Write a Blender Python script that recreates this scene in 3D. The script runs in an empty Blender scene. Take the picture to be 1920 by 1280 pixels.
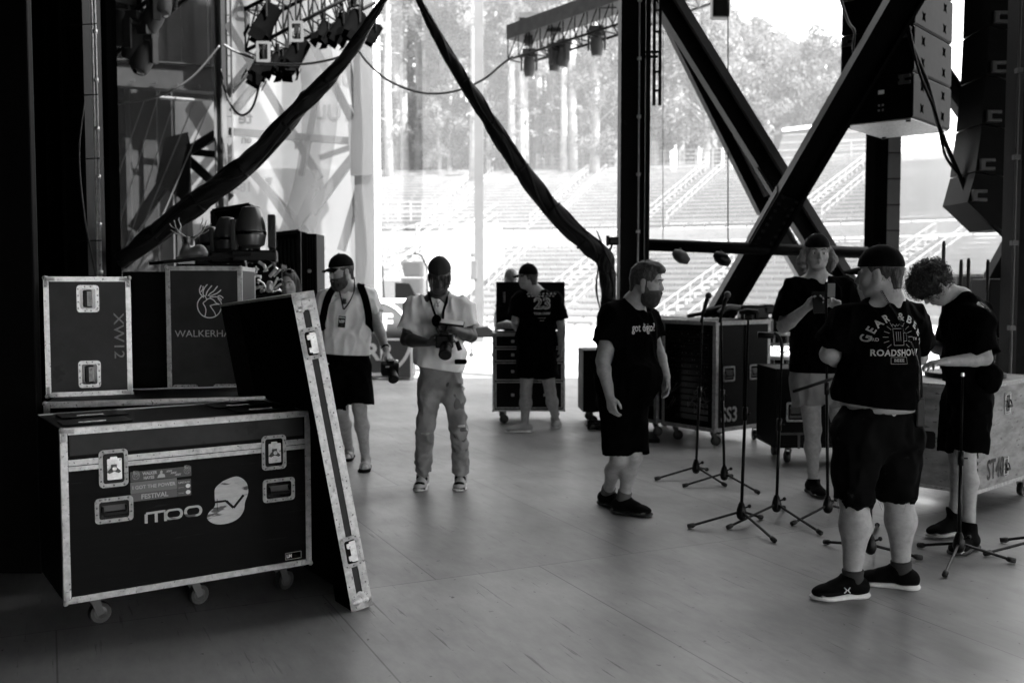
import bpy, bmesh, math, random
import numpy as np
from mathutils import Vector, Matrix, Euler
from mathutils.bvhtree import BVHTree
from mathutils import noise as mnoise
R = math.radians
PI = math.pi
random.seed(7)
scene = bpy.context.scene
col = scene.collection

# ------------------------------------------------------------------ camera
F = 1867.0
CAMH = 1.56
TH = math.atan(107 / F)
cam_d = bpy.data.cameras.new('camera')
cam = bpy.data.objects.new('camera', cam_d)
col.objects.link(cam)
cam.location = (0, 0, CAMH)
cam.rotation_euler = (PI / 2 - TH, 0, 0)
cam_d.sensor_width = 36.0
cam_d.lens = 36.0 * F / 1920
cam_d.clip_start = 0.05
cam_d.clip_end = 2000
cam_d.dof.use_dof = True
cam_d.dof.focus_distance = 4.9
cam_d.dof.aperture_fstop = 2.6
scene.camera = cam

# ------------------------------------------------------------------ light
SUN_EL, SUN_AZ = 48.0, 128.0      # azimuth clockwise from +Y: behind the camera on the right
world = bpy.data.worlds.new('World')
scene.world = world
world.use_nodes = True
nt = world.node_tree
nt.nodes.clear()
wo = nt.nodes.new('ShaderNodeOutputWorld')
wb = nt.nodes.new('ShaderNodeBackground')
sk = nt.nodes.new('ShaderNodeTexSky')
sk.sky_type = 'NISHITA'
sk.sun_disc = False
sk.sun_elevation = R(SUN_EL)
sk.sun_rotation = R(SUN_AZ)
bw = nt.nodes.new('ShaderNodeRGBToBW')
nt.links.new(sk.outputs[0], bw.inputs[0])
nt.links.new(bw.outputs[0], wb.inputs[0])
wb.inputs[1].default_value = 0.15
nt.links.new(wb.outputs[0], wo.inputs[0])
sun_d = bpy.data.lights.new('sun', 'SUN')
sun = bpy.data.objects.new('sun', sun_d)
col.objects.link(sun)
sun_d.energy = 4.2
sun_d.angle = R(0.5)
sun.rotation_euler = Euler((R(90 - SUN_EL), 0, R(180 - SUN_AZ)), 'XYZ')
# direction check: the lamp shines along its local -Z
sdir = Vector((math.sin(R(SUN_AZ)) * math.cos(R(SUN_EL)), math.cos(R(SUN_AZ)) * math.cos(R(SUN_EL)), math.sin(R(SUN_EL))))
sun.rotation_euler = sdir.to_track_quat('Z', 'Y').to_euler()
scene.view_settings.view_transform = 'Standard'
scene.view_settings.look = 'None'
scene.view_settings.exposure = 3.62
scene.view_settings.gamma = 1.0
scene.cycles.max_bounces = 8
scene.cycles.diffuse_bounces = 4
scene.cycles.transparent_max_bounces = 12

# ------------------------------------------------------------------ pixel helpers (photo 1920x1280 -> point)
def ray(px, py):
    a = (px - 960) / F; b = (640 - py) / F
    return a, math.cos(TH) + b * math.sin(TH), -math.sin(TH) + b * math.cos(TH)
def P(px, py, Y):
    a, b, c = ray(px, py); t = Y / b
    return Vector((a * t, Y, CAMH + c * t))
def G(px, py, z=0.0):
    a, b, c = ray(px, py); t = (z - CAMH) / c
    return Vector((a * t, b * t, z))

# ------------------------------------------------------------------ materials
MATS = {}
def mat(name, base=0.5, rough=0.6, metal=0.0, var=0.0, vscale=4.0, stretch=(1, 1, 1), bump=0.0, bscale=60.0, spec=0.5, detail=6.0, coat=0.0, rvar=0.0, speck=0.0, sscale=40.0, speckto=0.02):
    if name in MATS: return MATS[name]
    m = bpy.data.materials.new(name); m.use_nodes = True
    n = m.node_tree.nodes; l = m.node_tree.links
    b = n['Principled BSDF']
    b.inputs['Base Color'].default_value = (base, base, base, 1)
    b.inputs['Roughness'].default_value = rough
    b.inputs['Metallic'].default_value = metal
    b.inputs['Specular IOR Level'].default_value = spec
    if coat: b.inputs['Coat Weight'].default_value = coat
    tc = n.new('ShaderNodeTexCoord'); mp = n.new('ShaderNodeMapping')
    mp.inputs['Scale'].default_value = stretch
    l.new(tc.outputs['Object'], mp.inputs[0])
    csock = None
    if var:
        t = n.new('ShaderNodeTexNoise'); t.inputs['Scale'].default_value = vscale; t.inputs['Detail'].default_value = detail
        t.inputs['Roughness'].default_value = 0.62
        l.new(mp.outputs[0], t.inputs[0])
        r = n.new('ShaderNodeValToRGB')
        r.color_ramp.elements[0].position = 0.3; r.color_ramp.elements[1].position = 0.7
        lo = max(0.0, base * (1 - var)); hi = min(0.95, base * (1 + var))
        r.color_ramp.elements[0].color = (lo, lo, lo, 1); r.color_ramp.elements[1].color = (hi, hi, hi, 1)
        l.new(t.outputs[0], r.inputs[0]); csock = r.outputs[0]
        if rvar:
            mr = n.new('ShaderNodeMapRange'); l.new(t.outputs[0], mr.inputs[0])
            mr.inputs[3].default_value = max(0.02, rough - rvar); mr.inputs[4].default_value = min(1, rough + rvar)
            l.new(mr.outputs[0], b.inputs['Roughness'])
    if speck:
        t = n.new('ShaderNodeTexNoise'); t.inputs['Scale'].default_value = sscale; t.inputs['Detail'].default_value = 4
        l.new(mp.outputs[0], t.inputs[0])
        r = n.new('ShaderNodeValToRGB'); p = 0.72 - speck * 0.2
        r.color_ramp.elements[0].position = p; r.color_ramp.elements[1].position = p + 0.05
        r.color_ramp.elements[0].color = (0, 0, 0, 1); r.color_ramp.elements[1].color = (1, 1, 1, 1)
        l.new(t.outputs[0], r.inputs[0])
        mx = n.new('ShaderNodeMix'); mx.data_type = 'RGBA'
        l.new(r.outputs[0], mx.inputs[0])
        if csock: l.new(csock, mx.inputs[6])
        else: mx.inputs[6].default_value = (base, base, base, 1)
        mx.inputs[7].default_value = (speckto, speckto, speckto, 1)
        csock = mx.outputs[2]
    if csock: l.new(csock, b.inputs['Base Color'])
    if bump:
        t = n.new('ShaderNodeTexNoise'); t.inputs['Scale'].default_value = bscale; t.inputs['Detail'].default_value = 5
        l.new(mp.outputs[0], t.inputs[0])
        bp = n.new('ShaderNodeBump'); bp.inputs['Strength'].default_value = bump; bp.inputs['Distance'].default_value = 0.01
        l.new(t.outputs[0], bp.inputs['Height']); l.new(bp.outputs[0], b.inputs['Normal'])
    MATS[name] = m
    return m

def scrim_mat(name, base, opacity, trans=0.6, weave=0.0):
    m = bpy.data.materials.new(name); m.use_nodes = True
    n = m.node_tree.nodes; l = m.node_tree.links
    n.clear()
    o = n.new('ShaderNodeOutputMaterial'); tr = n.new('ShaderNodeBsdfTransparent')
    d = n.new('ShaderNodeBsdfDiffuse'); tl = n.new('ShaderNodeBsdfTranslucent')
    for q in (d, tl): q.inputs[0].default_value = (base, base, base, 1)
    m1 = n.new('ShaderNodeMixShader'); m1.inputs[0].default_value = trans
    l.new(d.outputs[0], m1.inputs[1]); l.new(tl.outputs[0], m1.inputs[2])
    m2 = n.new('ShaderNodeMixShader'); m2.inputs[0].default_value = opacity
    l.new(tr.outputs[0], m2.inputs[1]); l.new(m1.outputs[0], m2.inputs[2])
    if weave:
        tc = n.new('ShaderNodeTexCoord'); t = n.new('ShaderNodeTexNoise'); t.inputs['Scale'].default_value = 1.4
        t.inputs['Detail'].default_value = 5
        mp = n.new('ShaderNodeMapping'); mp.inputs['Scale'].default_value = (1, 1, .35); l.new(tc.outputs['Object'], mp.inputs[0])
        l.new(mp.outputs[0], t.inputs[0])
        mr = n.new('ShaderNodeMapRange'); mr.inputs[1].default_value = .3; mr.inputs[2].default_value = .7
        mr.inputs[3].default_value = opacity - weave; mr.inputs[4].default_value = opacity + weave
        l.new(t.outputs[0], mr.inputs[0]); l.new(mr.outputs[0], m2.inputs[0])
    l.new(m2.outputs[0], o.inputs[0])
    MATS[name] = m
    return m

# ------------------------------------------------------------------ mesh builder
class MB:
    def __init__(s): s.v = []; s.f = []
    def add(s, vs, fs, M=None):
        k = len(s.v)
        if M is not None: vs = [M @ Vector(q) for q in vs]
        s.v += [tuple(q) for q in vs]; s.f += [tuple(i + k for i in q) for q in fs]; return s
    def box(s, c, d, M=None, rz=0):
        x, y, z = [q / 2 for q in d]
        vs = [(a * x, b * y, e * z) for a in (-1, 1) for b in (-1, 1) for e in (-1, 1)]
        if rz: rm = Matrix.Rotation(rz, 3, 'Z'); vs = [tuple(rm @ Vector(q)) for q in vs]
        vs = [(q[0] + c[0], q[1] + c[1], q[2] + c[2]) for q in vs]
        return s.add(vs, [(0, 1, 3, 2), (4, 6, 7, 5), (0, 4, 5, 1), (2, 3, 7, 6), (0, 2, 6, 4), (1, 5, 7, 3)], M)
    def bbox(s, c, d, b=0.004, M=None):      # box with chamfered edges
        bm = bmesh.new(); bmesh.ops.create_cube(bm, size=1)
        for v in bm.verts: v.co = Vector((v.co.x * d[0] + c[0], v.co.y * d[1] + c[1], v.co.z * d[2] + c[2]))
        bmesh.ops.bevel(bm, geom=bm.edges[:], offset=min(b, min(d) * .45), segments=2, affect='EDGES', profile=.6)
        bm.verts.index_update()
        s.add([v.co.copy() for v in bm.verts], [[v.index for v in f.verts] for f in bm.faces], M); bm.free(); return s
    def beam(s, a, b, w, h, up=(0, 0, 1), M=None):   # rectangular bar from a to b
        a = Vector(a); b = Vector(b); d = (b - a); L = d.length; d.normalize()
        u = Vector(up)
        if abs(d.dot(u)) > .99: u = Vector((0, 1, 0))
        x = d.cross(u).normalized(); y = x.cross(d).normalized()
        vs = []
        for t in (a, b):
            for i, j in ((-1, -1), (1, -1), (1, 1), (-1, 1)): vs.append(t + x * i * w / 2 + y * j * h / 2)
        return s.add(vs, [(3, 2, 1, 0), (4, 5, 6, 7), (0, 1, 5, 4), (1, 2, 6, 5), (2, 3, 7, 6), (3, 0, 4, 7)], M)
    def tube(s, pts, r, n=8, M=None, caps=True, flat=None):
        pts = [Vector(p) for p in pts]
        rs = r if isinstance(r, (list, tuple)) else [r] * len(pts)
        k0 = []; prev = None; vs = []; fs = []
        for i, p in enumerate(pts):
            d = (pts[min(i + 1, len(pts) - 1)] - pts[max(i - 1, 0)])
            if d.length < 1e-9: d = Vector((0, 0, 1))
            d.normalize()
            if prev is None:
                u = Vector((0, 0, 1)) if abs(d.z) < .9 else Vector((1, 0, 0))
                x = d.cross(u).normalized()
            else:
                x = (prev - d * prev.dot(d))
                x = x.normalized() if x.length > 1e-6 else d.orthogonal().normalized()
            prev = x; y = d.cross(x)
            for j in range(n):
                a = 2 * PI * j / n
                vs.append(p + x * math.cos(a) * rs[i] + y * math.sin(a) * rs[i] * (flat or 1))
        m = len(pts)
        for i in range(m - 1):
            for j in range(n):
                fs.append((i * n + j, i * n + (j + 1) % n, (i + 1) * n + (j + 1) % n, (i + 1) * n + j))
        if caps: fs.append(tuple(range(n))[::-1]); fs.append(tuple(range((m - 1) * n, m * n)))
        return s.add(vs, fs, M)
    def cyl(s, a, b, r, n=16, M=None, r2=None): return s.tube([a, b], [r, r if r2 is None else r2], n, M)
    def lathe(s, prof, n=20, M=None, axis='Z'):
        vs = []; fs = []
        for r, z in prof:
            for j in range(n):
                a = 2 * PI * j / n
                q = (r * math.cos(a), r * math.sin(a), z)
                if axis == 'Y': q = (q[0], q[2], q[1])
                if axis == 'X': q = (q[2], q[0], q[1])
                vs.append(q)
        m = len(prof)
        for i in range(m - 1):
            for j in range(n): fs.append((i * n + j, i * n + (j + 1) % n, (i + 1) * n + (j + 1) % n, (i + 1) * n + j))
        fs.append(tuple(range(n))[::-1]); fs.append(tuple(range((m - 1) * n, m * n)))
        return s.add(vs, fs, M)
    def ball(s, c, r, n=12, M=None):
        rr = r if isinstance(r, (tuple, list)) else (r, r, r)
        vs = []; fs = []; m = max(6, n // 2)
        for i in range(m + 1):
            t = PI * (i + 0.001) / (m + .002)
            for j in range(n):
                a = 2 * PI * j / n
                vs.append((c[0] + rr[0] * math.sin(t) * math.cos(a), c[1] + rr[1] * math.sin(t) * math.sin(a), c[2] + rr[2] * math.cos(t)))
        for i in range(m):
            for j in range(n): fs.append((i * n + j, (i + 1) * n + j, (i + 1) * n + (j + 1) % n, i * n + (j + 1) % n))
        return s.add(vs, fs, M)
    def prism(s, outline, t, M=None):        # outline (x,z) in the local XZ plane, thickness t towards -Y
        n = len(outline)
        vs = [(x, 0, z) for x, z in outline] + [(x, -t, z) for x, z in outline]
        fs = [tuple(range(n)), tuple(range(n, 2 * n))[::-1]] + [(i, i + n, (i + 1) % n + n, (i + 1) % n) for i in range(n)]
        return s.add(vs, fs, M)
    def ringplate(s, w, h, iw, ih, t, rad, M=None, y0=0.0, irad=None):   # rounded frame plate in XZ, proud towards -Y
        o = rrect(w, h, rad); i_ = rrect(iw, ih, irad if irad is not None else rad * .6)
        n = len(o); vs = [(x, y0, z) for x, z in o] + [(x, y0 - t, z) for x, z in o] + [(x, y0 - t, z) for x, z in i_] + [(x, y0, z) for x, z in i_]
        fs = []
        for k in range(n):
            q = (k + 1) % n
            fs += [(k, q, n + q, n + k), (n + k, n + q, 2 * n + q, 2 * n + k), (2 * n + k, 2 * n + q, 3 * n + q, 3 * n + k)]
        return s.add(vs, fs, M)
    def build(s, name, m=None, parent=None, smooth=False, loc=None, rz=0, autosm=None):
        me = bpy.data.meshes.new(name); me.from_pydata(s.v, [], s.f); me.update()
        bm = bmesh.new(); bm.from_mesh(me); bmesh.ops.recalc_face_normals(bm, faces=bm.faces[:]); bm.to_mesh(me); bm.free()
        return link(name, me, m, parent, smooth, loc, rz)

def link(name, me, m=None, parent=None, smooth=False, loc=None, rz=0):
    if m is not None: me.materials.clear(); me.materials.append(MATS[m] if isinstance(m, str) else m)
    if smooth:
        for p in me.polygons: p.use_smooth = True
        if smooth != True:
            try: me.set_sharp_from_angle(angle=R(smooth))
            except Exception: pass
    o = bpy.data.objects.new(name, me); col.objects.link(o)
    if parent is not None: o.parent = parent
    if loc is not None: o.location = loc
    if rz: o.rotation_euler.z = rz
    return o

def rrect(w, h, r, n=4):
    pts = []
    for cx, cz, a0 in ((w / 2 - r, h / 2 - r, 0), (-w / 2 + r, h / 2 - r, 90), (-w / 2 + r, -h / 2 + r, 180), (w / 2 - r, -h / 2 + r, 270)):
        for k in range(n + 1):
            a = R(a0 + 90 * k / n); pts.append((cx + r * math.cos(a), cz + r * math.sin(a)))
    return pts

def tag(o, label=None, cat=None, group=None, kind=None):
    if label: o['label'] = label
    if cat: o['category'] = cat
    if group: o['group'] = group
    if kind: o['kind'] = kind
    return o
def thing(name, label, cat, loc=(0, 0, 0), rz=0, group=None, rot=None):
    o = bpy.data.objects.new(name, None); col.objects.link(o); o.empty_display_size = .1
    o.location = loc; o.rotation_euler = rot if rot else (0, 0, rz)
    return tag(o, label, cat, group)
def copy_tree(o, parent=None):
    c = o.copy(); col.objects.link(c)
    if parent is not None: c.parent = parent
    for ch in list(o.children): copy_tree(ch, c)
    return c
def catmull(pts, n=8):
    pts = [Vector(p) for p in pts]; out = []
    for i in range(len(pts) - 1):
        p0 = pts[max(i - 1, 0)]; p1 = pts[i]; p2 = pts[i + 1]; p3 = pts[min(i + 2, len(pts) - 1)]
        for k in range(n):
            t = k / n
            out.append(.5 * ((2 * p1) + (p2 - p0) * t + (2 * p0 - 5 * p1 + 4 * p2 - p3) * t * t + (3 * p1 - p0 - 3 * p2 + p3) * t ** 3))
    out.append(pts[-1]); return out

def text_mesh(s, size=0.1, bold=0.0, spacing=1.0, mirror=False, xs=1.0, align='CENTER', shear=0):
    c = bpy.data.curves.new('t', 'FONT'); c.body = s; c.size = size; c.offset = bold; c.space_character = spacing
    c.align_x = align; c.align_y = 'CENTER'; c.resolution_u = 3; c.shear = shear
    o = bpy.data.objects.new('t', c); col.objects.link(o)
    bpy.context.view_layer.update()
    dg = bpy.context.evaluated_depsgraph_get()
    me = bpy.data.meshes.new_from_object(o.evaluated_get(dg))
    vs = [(v.co.x * xs * (-1 if mirror else 1), 0.0, v.co.y) for v in me.vertices]; fs = [tuple(p.vertices) for p in me.polygons]
    bpy.data.objects.remove(o); bpy.data.curves.remove(c); bpy.data.meshes.remove(me)
    return vs, fs
def text_obj(name, s, m, parent, loc, size, rot=(0, 0, 0), **k):       # flat lettering standing in XZ facing -Y
    vs, fs = text_mesh(s, size, **k)
    b = MB(); b.add(vs, fs)
    me = bpy.data.meshes.new(name); me.from_pydata(b.v, [], b.f)
    o = link(name, me, m, parent); o.location = loc; o.rotation_euler = rot
    return o

# palette (the photograph is black and white, so every colour is a grey)
mat('black_paint', .0012, .6, var=.5, vscale=3, bump=.15, bscale=30, spec=.08)
mat('drape', .0015, .95, spec=.0, var=.4, vscale=2)
mat('steel_dark', .0016, .55, var=.5, vscale=3, bump=.1, bscale=20, speck=.25, sscale=9, speckto=.012, spec=.07)
mat('steel_grey', .045, .5, var=.3, vscale=2, speck=.2, sscale=6, speckto=.03)
mat('steel_light', .30, .5, var=.15, vscale=1.5)
mat('steel_pale', .045, .6, var=.15, vscale=1.5)
mat('terrace_low', .012, .8, var=.25, vscale=.4)
mat('alu', .42, .34, metal=.4, var=.30, vscale=30, stretch=(1, 1, 1), speck=.45, sscale=75, speckto=.14, bump=.06, bscale=160, rvar=.12)
mat('alu_dull', .33, .5, metal=.2, var=.35, vscale=30, speck=.5, sscale=70, speckto=.12, bump=.06, bscale=160)
mat('zinc', .62, .32, metal=.6, var=.3, vscale=30, speck=.4, sscale=60, speckto=.2, bump=.05, bscale=120)
mat('rivet', .1, .4, metal=.5)
mat('rubber', .012, .7, bump=.1)
mat('caster_tyre', .008, .6, var=.3, vscale=20)
mat('case_black', .0018, .5, var=.6, vscale=5, stretch=(.4, .4, 6), speck=.2, sscale=12, speckto=.012, bump=.05, bscale=160, spec=.07)
mat('case_grey', .014, .5, var=.45, vscale=5, speck=.4, sscale=9, speckto=.008, spec=.25, bump=.05, bscale=160)
mat('case_inside', .003, .95, spec=.05)
mat('plywood', .19, .6, var=.5, vscale=5, stretch=(1, 1, 3), speck=.45, sscale=14, speckto=.07, bump=.06, bscale=90)
mat('white_paint', .75, .6, var=.1)
mat('print_grey', .34, .6, var=.25, vscale=20)
mat('print_white', .62, .6, var=.12, vscale=30)
mat('print_dim', .24, .7, var=.35, vscale=30)
mat('plastic_black', .002, .42, bump=.05, spec=.18)
mat('plastic_grey', .03, .45)
mat('gloss_black', .006, .12)
mat('concrete', .075, .8, var=.15, vscale=.6, bump=.1)
mat('bench_wood', .066, .7, var=.3, vscale=1.2, stretch=(1, 1, 1))
mat('bench_old', .06, .7, var=.4, vscale=1.0)
mat('riser', .004, .8, var=.3, vscale=.5)
mat('rail_white', .12, .5)
mat('bark', .13, .9, var=.4, vscale=2)
mat('soil', .14, .9, var=.4, vscale=.2)
# =================================================================== SETTING
def floor_material():
    m = bpy.data.materials.new('painted_floor'); m.use_nodes = True
    n = m.node_tree.nodes; l = m.node_tree.links; b = n['Principled BSDF']
    tc = n.new('ShaderNodeTexCoord'); mp = n.new('ShaderNodeMapping'); mp.inputs['Rotation'].default_value = (0, 0, R(-25))
    l.new(tc.outputs['Object'], mp.inputs[0])
    def noise(scale, stretch, det=6, rough=.6):
        mm = n.new('ShaderNodeMapping'); mm.inputs['Scale'].default_value = stretch; l.new(mp.outputs[0], mm.inputs[0])
        t = n.new('ShaderNodeTexNoise'); t.inputs['Scale'].default_value = scale; t.inputs['Detail'].default_value = det; t.inputs['Roughness'].default_value = rough
        l.new(mm.outputs[0], t.inputs[0]); return t.outputs[0]
    def ramp(s, p0, p1, v0, v1):
        r = n.new('ShaderNodeMapRange'); r.inputs[1].default_value = p0; r.inputs[2].default_value = p1; r.inputs[3].default_value = v0; r.inputs[4].default_value = v1
        l.new(s, r.inputs[0]); return r.outputs[0]
    def mul(a, c):
        q = n.new('ShaderNodeMath'); q.operation = 'MULTIPLY'; l.new(a, q.inputs[0]); l.new(c, q.inputs[1]); return q.outputs[0]
    big = ramp(noise(.7, (1, 1, 1)), .3, .7, .20, .36)
    grain = ramp(noise(16, (1, .3, 1), 8, .7), .3, .7, .84, 1.10)
    scr = ramp(noise(42, (1, .05, 1), 5, .6), .62, .68, 1.0, .42)      # dark splits along the boards
    wear = ramp(noise(1.1, (1, .4, 1), 3), .34, .50, 0, 1)
    scm = n.new('ShaderNodeMix'); scm.data_type = 'FLOAT'; scm.inputs[2].default_value = 1.0
    l.new(wear, scm.inputs[0]); l.new(scr, scm.inputs[3])
    speck = ramp(noise(22, (1, 1, 1), 2), .71, .74, 1.0, .25)
    # sheet joints: 1.22 x 2.44 m boards
    br = n.new('ShaderNodeTexBrick'); br.offset = .5; br.inputs['Scale'].default_value = 1.0
    br.inputs['Mortar Size'].default_value = .005; br.inputs['Mortar Smooth'].default_value = .6; br.inputs['Brick Width'].default_value = 1.22; br.inputs['Row Height'].default_value = 2.44
    br.inputs['Color1'].default_value = (1, 1, 1, 1); br.inputs['Color2'].default_value = (.86, .86, .86, 1); br.inputs['Mortar'].default_value = (.42, .42, .42, 1)
    l.new(mp.outputs[0], br.inputs[0])
    bwn = n.new('ShaderNodeRGBToBW'); l.new(br.outputs[0], bwn.inputs[0])
    v = mul(mul(mul(mul(big, grain), scm.outputs[0]), speck), bwn.outputs[0])
    cb = n.new('ShaderNodeCombineColor')
    for i in range(3): l.new(v, cb.inputs[i])
    l.new(cb.outputs[0], b.inputs['Base Color'])
    l.new(ramp(noise(2.2, (1, .5, 1)), .3, .7, .28, .5), b.inputs['Roughness'])
    b.inputs['Specular IOR Level'].default_value = .5
    bp = n.new('ShaderNodeBump'); bp.inputs['Strength'].default_value = .25; bp.inputs['Distance'].default_value = .004
    l.new(mul(grain, scm.outputs[0]), bp.inputs['Height']); l.new(bp.outputs[0], b.inputs['Normal'])
    MATS['floor'] = m
floor_material()

def struct(name, mb, m, smooth=False):
    o = mb.build(name, m, smooth=smooth); o['kind'] = 'structure'; return o

struct('stage_floor', MB().box((6, 11.5, -.6), (46, 51, 1.2)), 'floor')
STAGE_END = 37.0
struct('ground', MB().box((0, 150, -1.4), (900, 700, .1)), 'soil')
struct('arena_floor', MB().box((0, 45, -1.28), (160, 40, .1)), 'concrete')

def thing_mesh(name, mb, m, label, cat, group=None, smooth=False):
    o = mb.build(name, m, smooth=smooth); return tag(o, label, cat, group)

# stage house: roof, walls and added light blockers (keep the sun off the deck, leave the light coming in from front and right rear)
thing_mesh('stage_roof', MB().box((6, -1.4, 13.2), (46, 21.2, .6)).box((-8, 11.6, 13.2), (18, 4.7, .6)), 'drape', 'dark underside of the stage roof high above the deck', 'roof')  # unseen roof; front edge and added left wing set where sunlight falls
thing_mesh('stage_wall', MB().box((-8.3, 8.5, 6.4), (.5, 41, 13)), 'drape', 'black side wall closing the left of the stage', 'wall')
rear = MB().box((-2.6, -11.9, 6.4), (11, .4, 13)).box((22, -11.9, 6.4), (14, .4, 13)).box((9, -11.9, 7.95), (12, .4, 9.9))  # opening kept wide and low so light favours upright faces
thing_mesh('side_light_block', MB().box((16.5, -4.4, 7.9), (.4, 14.6, 10)), 'drape', 'unseen black panel added high at the right to cut side light', 'masking')  # added out of view, keeps high side light off the near floor
thing_mesh('right_light_block', MB().box((16.5, 8, 6.4), (.4, 9, 13)), 'drape', 'unseen black panel added at the far right to cut side light', 'wall')  # added out of view to weaken light from the open right
thing_mesh('rear_wall', rear, 'drape', 'black rear wall behind the camera with a low opening sized for the light', 'wall')
# left foreground: tall black panel and curtain
p = MB().bbox((-3.24, 5.33, 4.5), (1.40, .06, 9.0), .01)
thing_mesh('wall_panel', p, 'black_paint', 'tall black wall panel at the left edge beside the trunks', 'wall panel')
c = MB(); pts = []
nx = 40
for i in range(nx + 1):
    x = -4.6 + 1.1 * i / nx; y = 8.9 + .05 * math.sin(i * 1.3)
    pts.append((x, y))
vs = [(x, y, .02) for x, y in pts] + [(x, y, 12.8) for x, y in pts]
c.add(vs, [(i, i + 1, i + nx + 2, i + nx + 1) for i in range(nx)])
c.box((-5.4, 8.95, 6.4), (1.7, .06, 12.8))
thing_mesh('black_curtain', c, 'drape', 'black stage curtain hanging between the wall panel and the steel column', 'curtain')

# H column left with conduit
def hcolumn(name, x0, x1, Y, label, z1=12.9, m='steel_dark', depth=.35, web='y'):
    t = thing(name, label, 'column', ((x0 + x1) / 2, Y, 0))
    w = x1 - x0
    b = MB()
    if web == 'y':
        b.box((-w / 2 + .012, 0, z1 / 2), (.024, depth, z1)).box((w / 2 - .012, 0, z1 / 2), (.024, depth, z1)).box((0, 0, z1 / 2), (w - .05, .022, z1))
    else:
        b.box((0, -depth / 2, z1 / 2), (w, .024, z1)).box((0, depth / 2, z1 / 2), (w, .024, z1)).box((0, 0, z1 / 2), (.022, depth - .026, z1))
    b.build('column_shaft', m, t)
    MB().bbox((0, 0, .015), (w + .16, depth + .16, .03), .006).build('base_plate', m, t)
    return t
t = hcolumn('steel_column', P(133, 300, 8.2).x, P(178, 300, 8.2).x, 8.2, 'dark steel column with a shiny conduit left of the dark banner')
b = MB()
xx = P(184, 300, 8.0).x - t.location.x
b.tube([(xx, -.2, 0.02), (xx, -.2, 12.8)], .011, 8)
b.tube([(xx - .035, -.17, 0.02), (xx - .04, -.16, 12.8)], .008, 8)
for z in np.arange(.5, 12, .38): b.tube([(xx, -.2, z), (xx, -.2, z + .03)], .018, 8); 
b.build('conduit', 'zinc', t, smooth=True)
b = MB()
for z in (1.9, 2.55, 3.05, 3.6, 4.1, 4.9): b.tube([(xx - .26, -.19, z), (xx + .02, -.215, z + .01)], .005, 5)
lo = catmull([(xx - .1, -.2, 3.0), (xx - .13, -.25, 2.6), (xx - .1, -.25, 2.1), (xx - .03, -.22, 1.6), (xx - .02, -.2, 1.2)], 6)
b.tube(lo, .008, 6)
b.build('cable_tie', 'plastic_black', t)

# ---- left background seen through hanging banners
YB = 20.0
def pb(px, py, Y=YB): return P(px, py, Y)
# ribbed dark wall of the neighbouring house
b = MB()
x0 = pb(140, 0, 21).x; x1 = pb(404, 0, 21).x
k = 0; x = x0
while x < x1:
    b.box((x + .14, 21 + (.0 if k % 2 else .12), 9.6 if x > x0 + 1.9 else 6.6), (.28, .1, 7.2 if x > x0 + 1.9 else 13.2)); x += .275; k += 1
thing_mesh('ribbed_wall', b, 'steel_grey', 'dark ribbed metal wall behind the banner at upper left', 'wall')
t = thing('steel_girder', 'grey steel girder with bolt heads crossing below the ribbed wall', 'girder', (0, 0, 0))
b = MB()
a0, a1 = pb(180, 128, 20.6), pb(404, 150, 20.6)
b.beam(a0 + Vector((-3, 0, .1)), a1, .2, .46)
b.build('girder_web', 'steel_grey', t)
b = MB(); b.beam(a0 + Vector((-3, 0, .37)), a1 + Vector((0, 0, .26)), .34, .03); b.beam(a0 + Vector((-3, 0, -.13)), a1 + Vector((0, 0, -.26)), .34, .03)
for i in range(5):
    q = a0.lerp(a1, .15 + i * .18) + Vector((0, -.19, -.2)); b.box(q, (.1, .05, .05))
b.build('girder_flange', 'steel_grey', t)
q0, q1 = pb(300, 183, 20.3), pb(396, 191, 20.3)
thing_mesh('pipe_rail', MB().tube([q0, q1], .035, 8), 'alu_dull', 'thin pale pipe under the steel girder at upper left', 'pipe')
# column at x 405-440 with ladder
xl, xr = P(405, 200, 17).x, P(421, 200, 17).x
hcolumn('steel_column', xl, xr, 17.0, 'dark steel column with a ladder between the dark banner and the white banner', m='steel_grey', depth=.25)
t = thing('wall_ladder', 'narrow steel ladder fixed beside the dark column at upper left', 'ladder', (P(429, 200, 17.2).x, 17.2, 0))
for sx in (-.055, .055): MB().box((sx, 0, 7.2), (.02, .04, 8)).build('ladder_rail', 'steel_grey', t)
for i in range(22): MB().cyl((-.055, 0, 3.4 + i * .34), (.055, 0, 3.4 + i * .34), .009, 6).build('rung', 'steel_grey', t)

mat('brace_grey', .010, .7)
# steel lattice outside (silhouettes through the white banner)
def member(name, pts, Y, w, label, m='steel_light', h=.12):
    b = MB()
    b.beam(P(*pts[0], Y), P(*pts[1], Y), h, w)
    return thing_mesh(name, b, m, label, 'steel brace', 'steel braces behind the hanging banners')
h1 = (343, 290); h2 = (682, 268)
braces = [
 (h1, (405, 252), .16), ((352, 284), (405, 290), .12), (h1, (432, 372), .16), ((346, 300), (352, 460), .3), (h1, (250, 430), .2),
 ((427, 45), (600, 335), .14), ((424, 178), (505, 80), .14), ((436, 212), (560, 60), .14), ((452, 300), (604, 470), .14), ((430, 247), (672, 266), .13),
 (h2, (560, 30), .15), (h2, (632, 20), .13), (h2, (585, 400), .15), (h2, (520, 470), .13), (h2, (600, 296), .09), ((690, 300), (640, 470), .15),
 ((505, 360), (600, 500), .13), ((590, 350), (505, 540), .13), ((600, 150), (565, 330), .10)]
for i, (a, c_, w) in enumerate(braces):
    side = 'left' if a[0] < 400 else 'white'
    nm = 'steel brace slanting outside behind the %s banner' % ('dark' if side == 'left' else 'white')
    member('steel_brace', (a, c_), 18.6 + .13 * (i % 3), w, nm, 'steel_dark' if side == 'left' else 'brace_grey')
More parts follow.
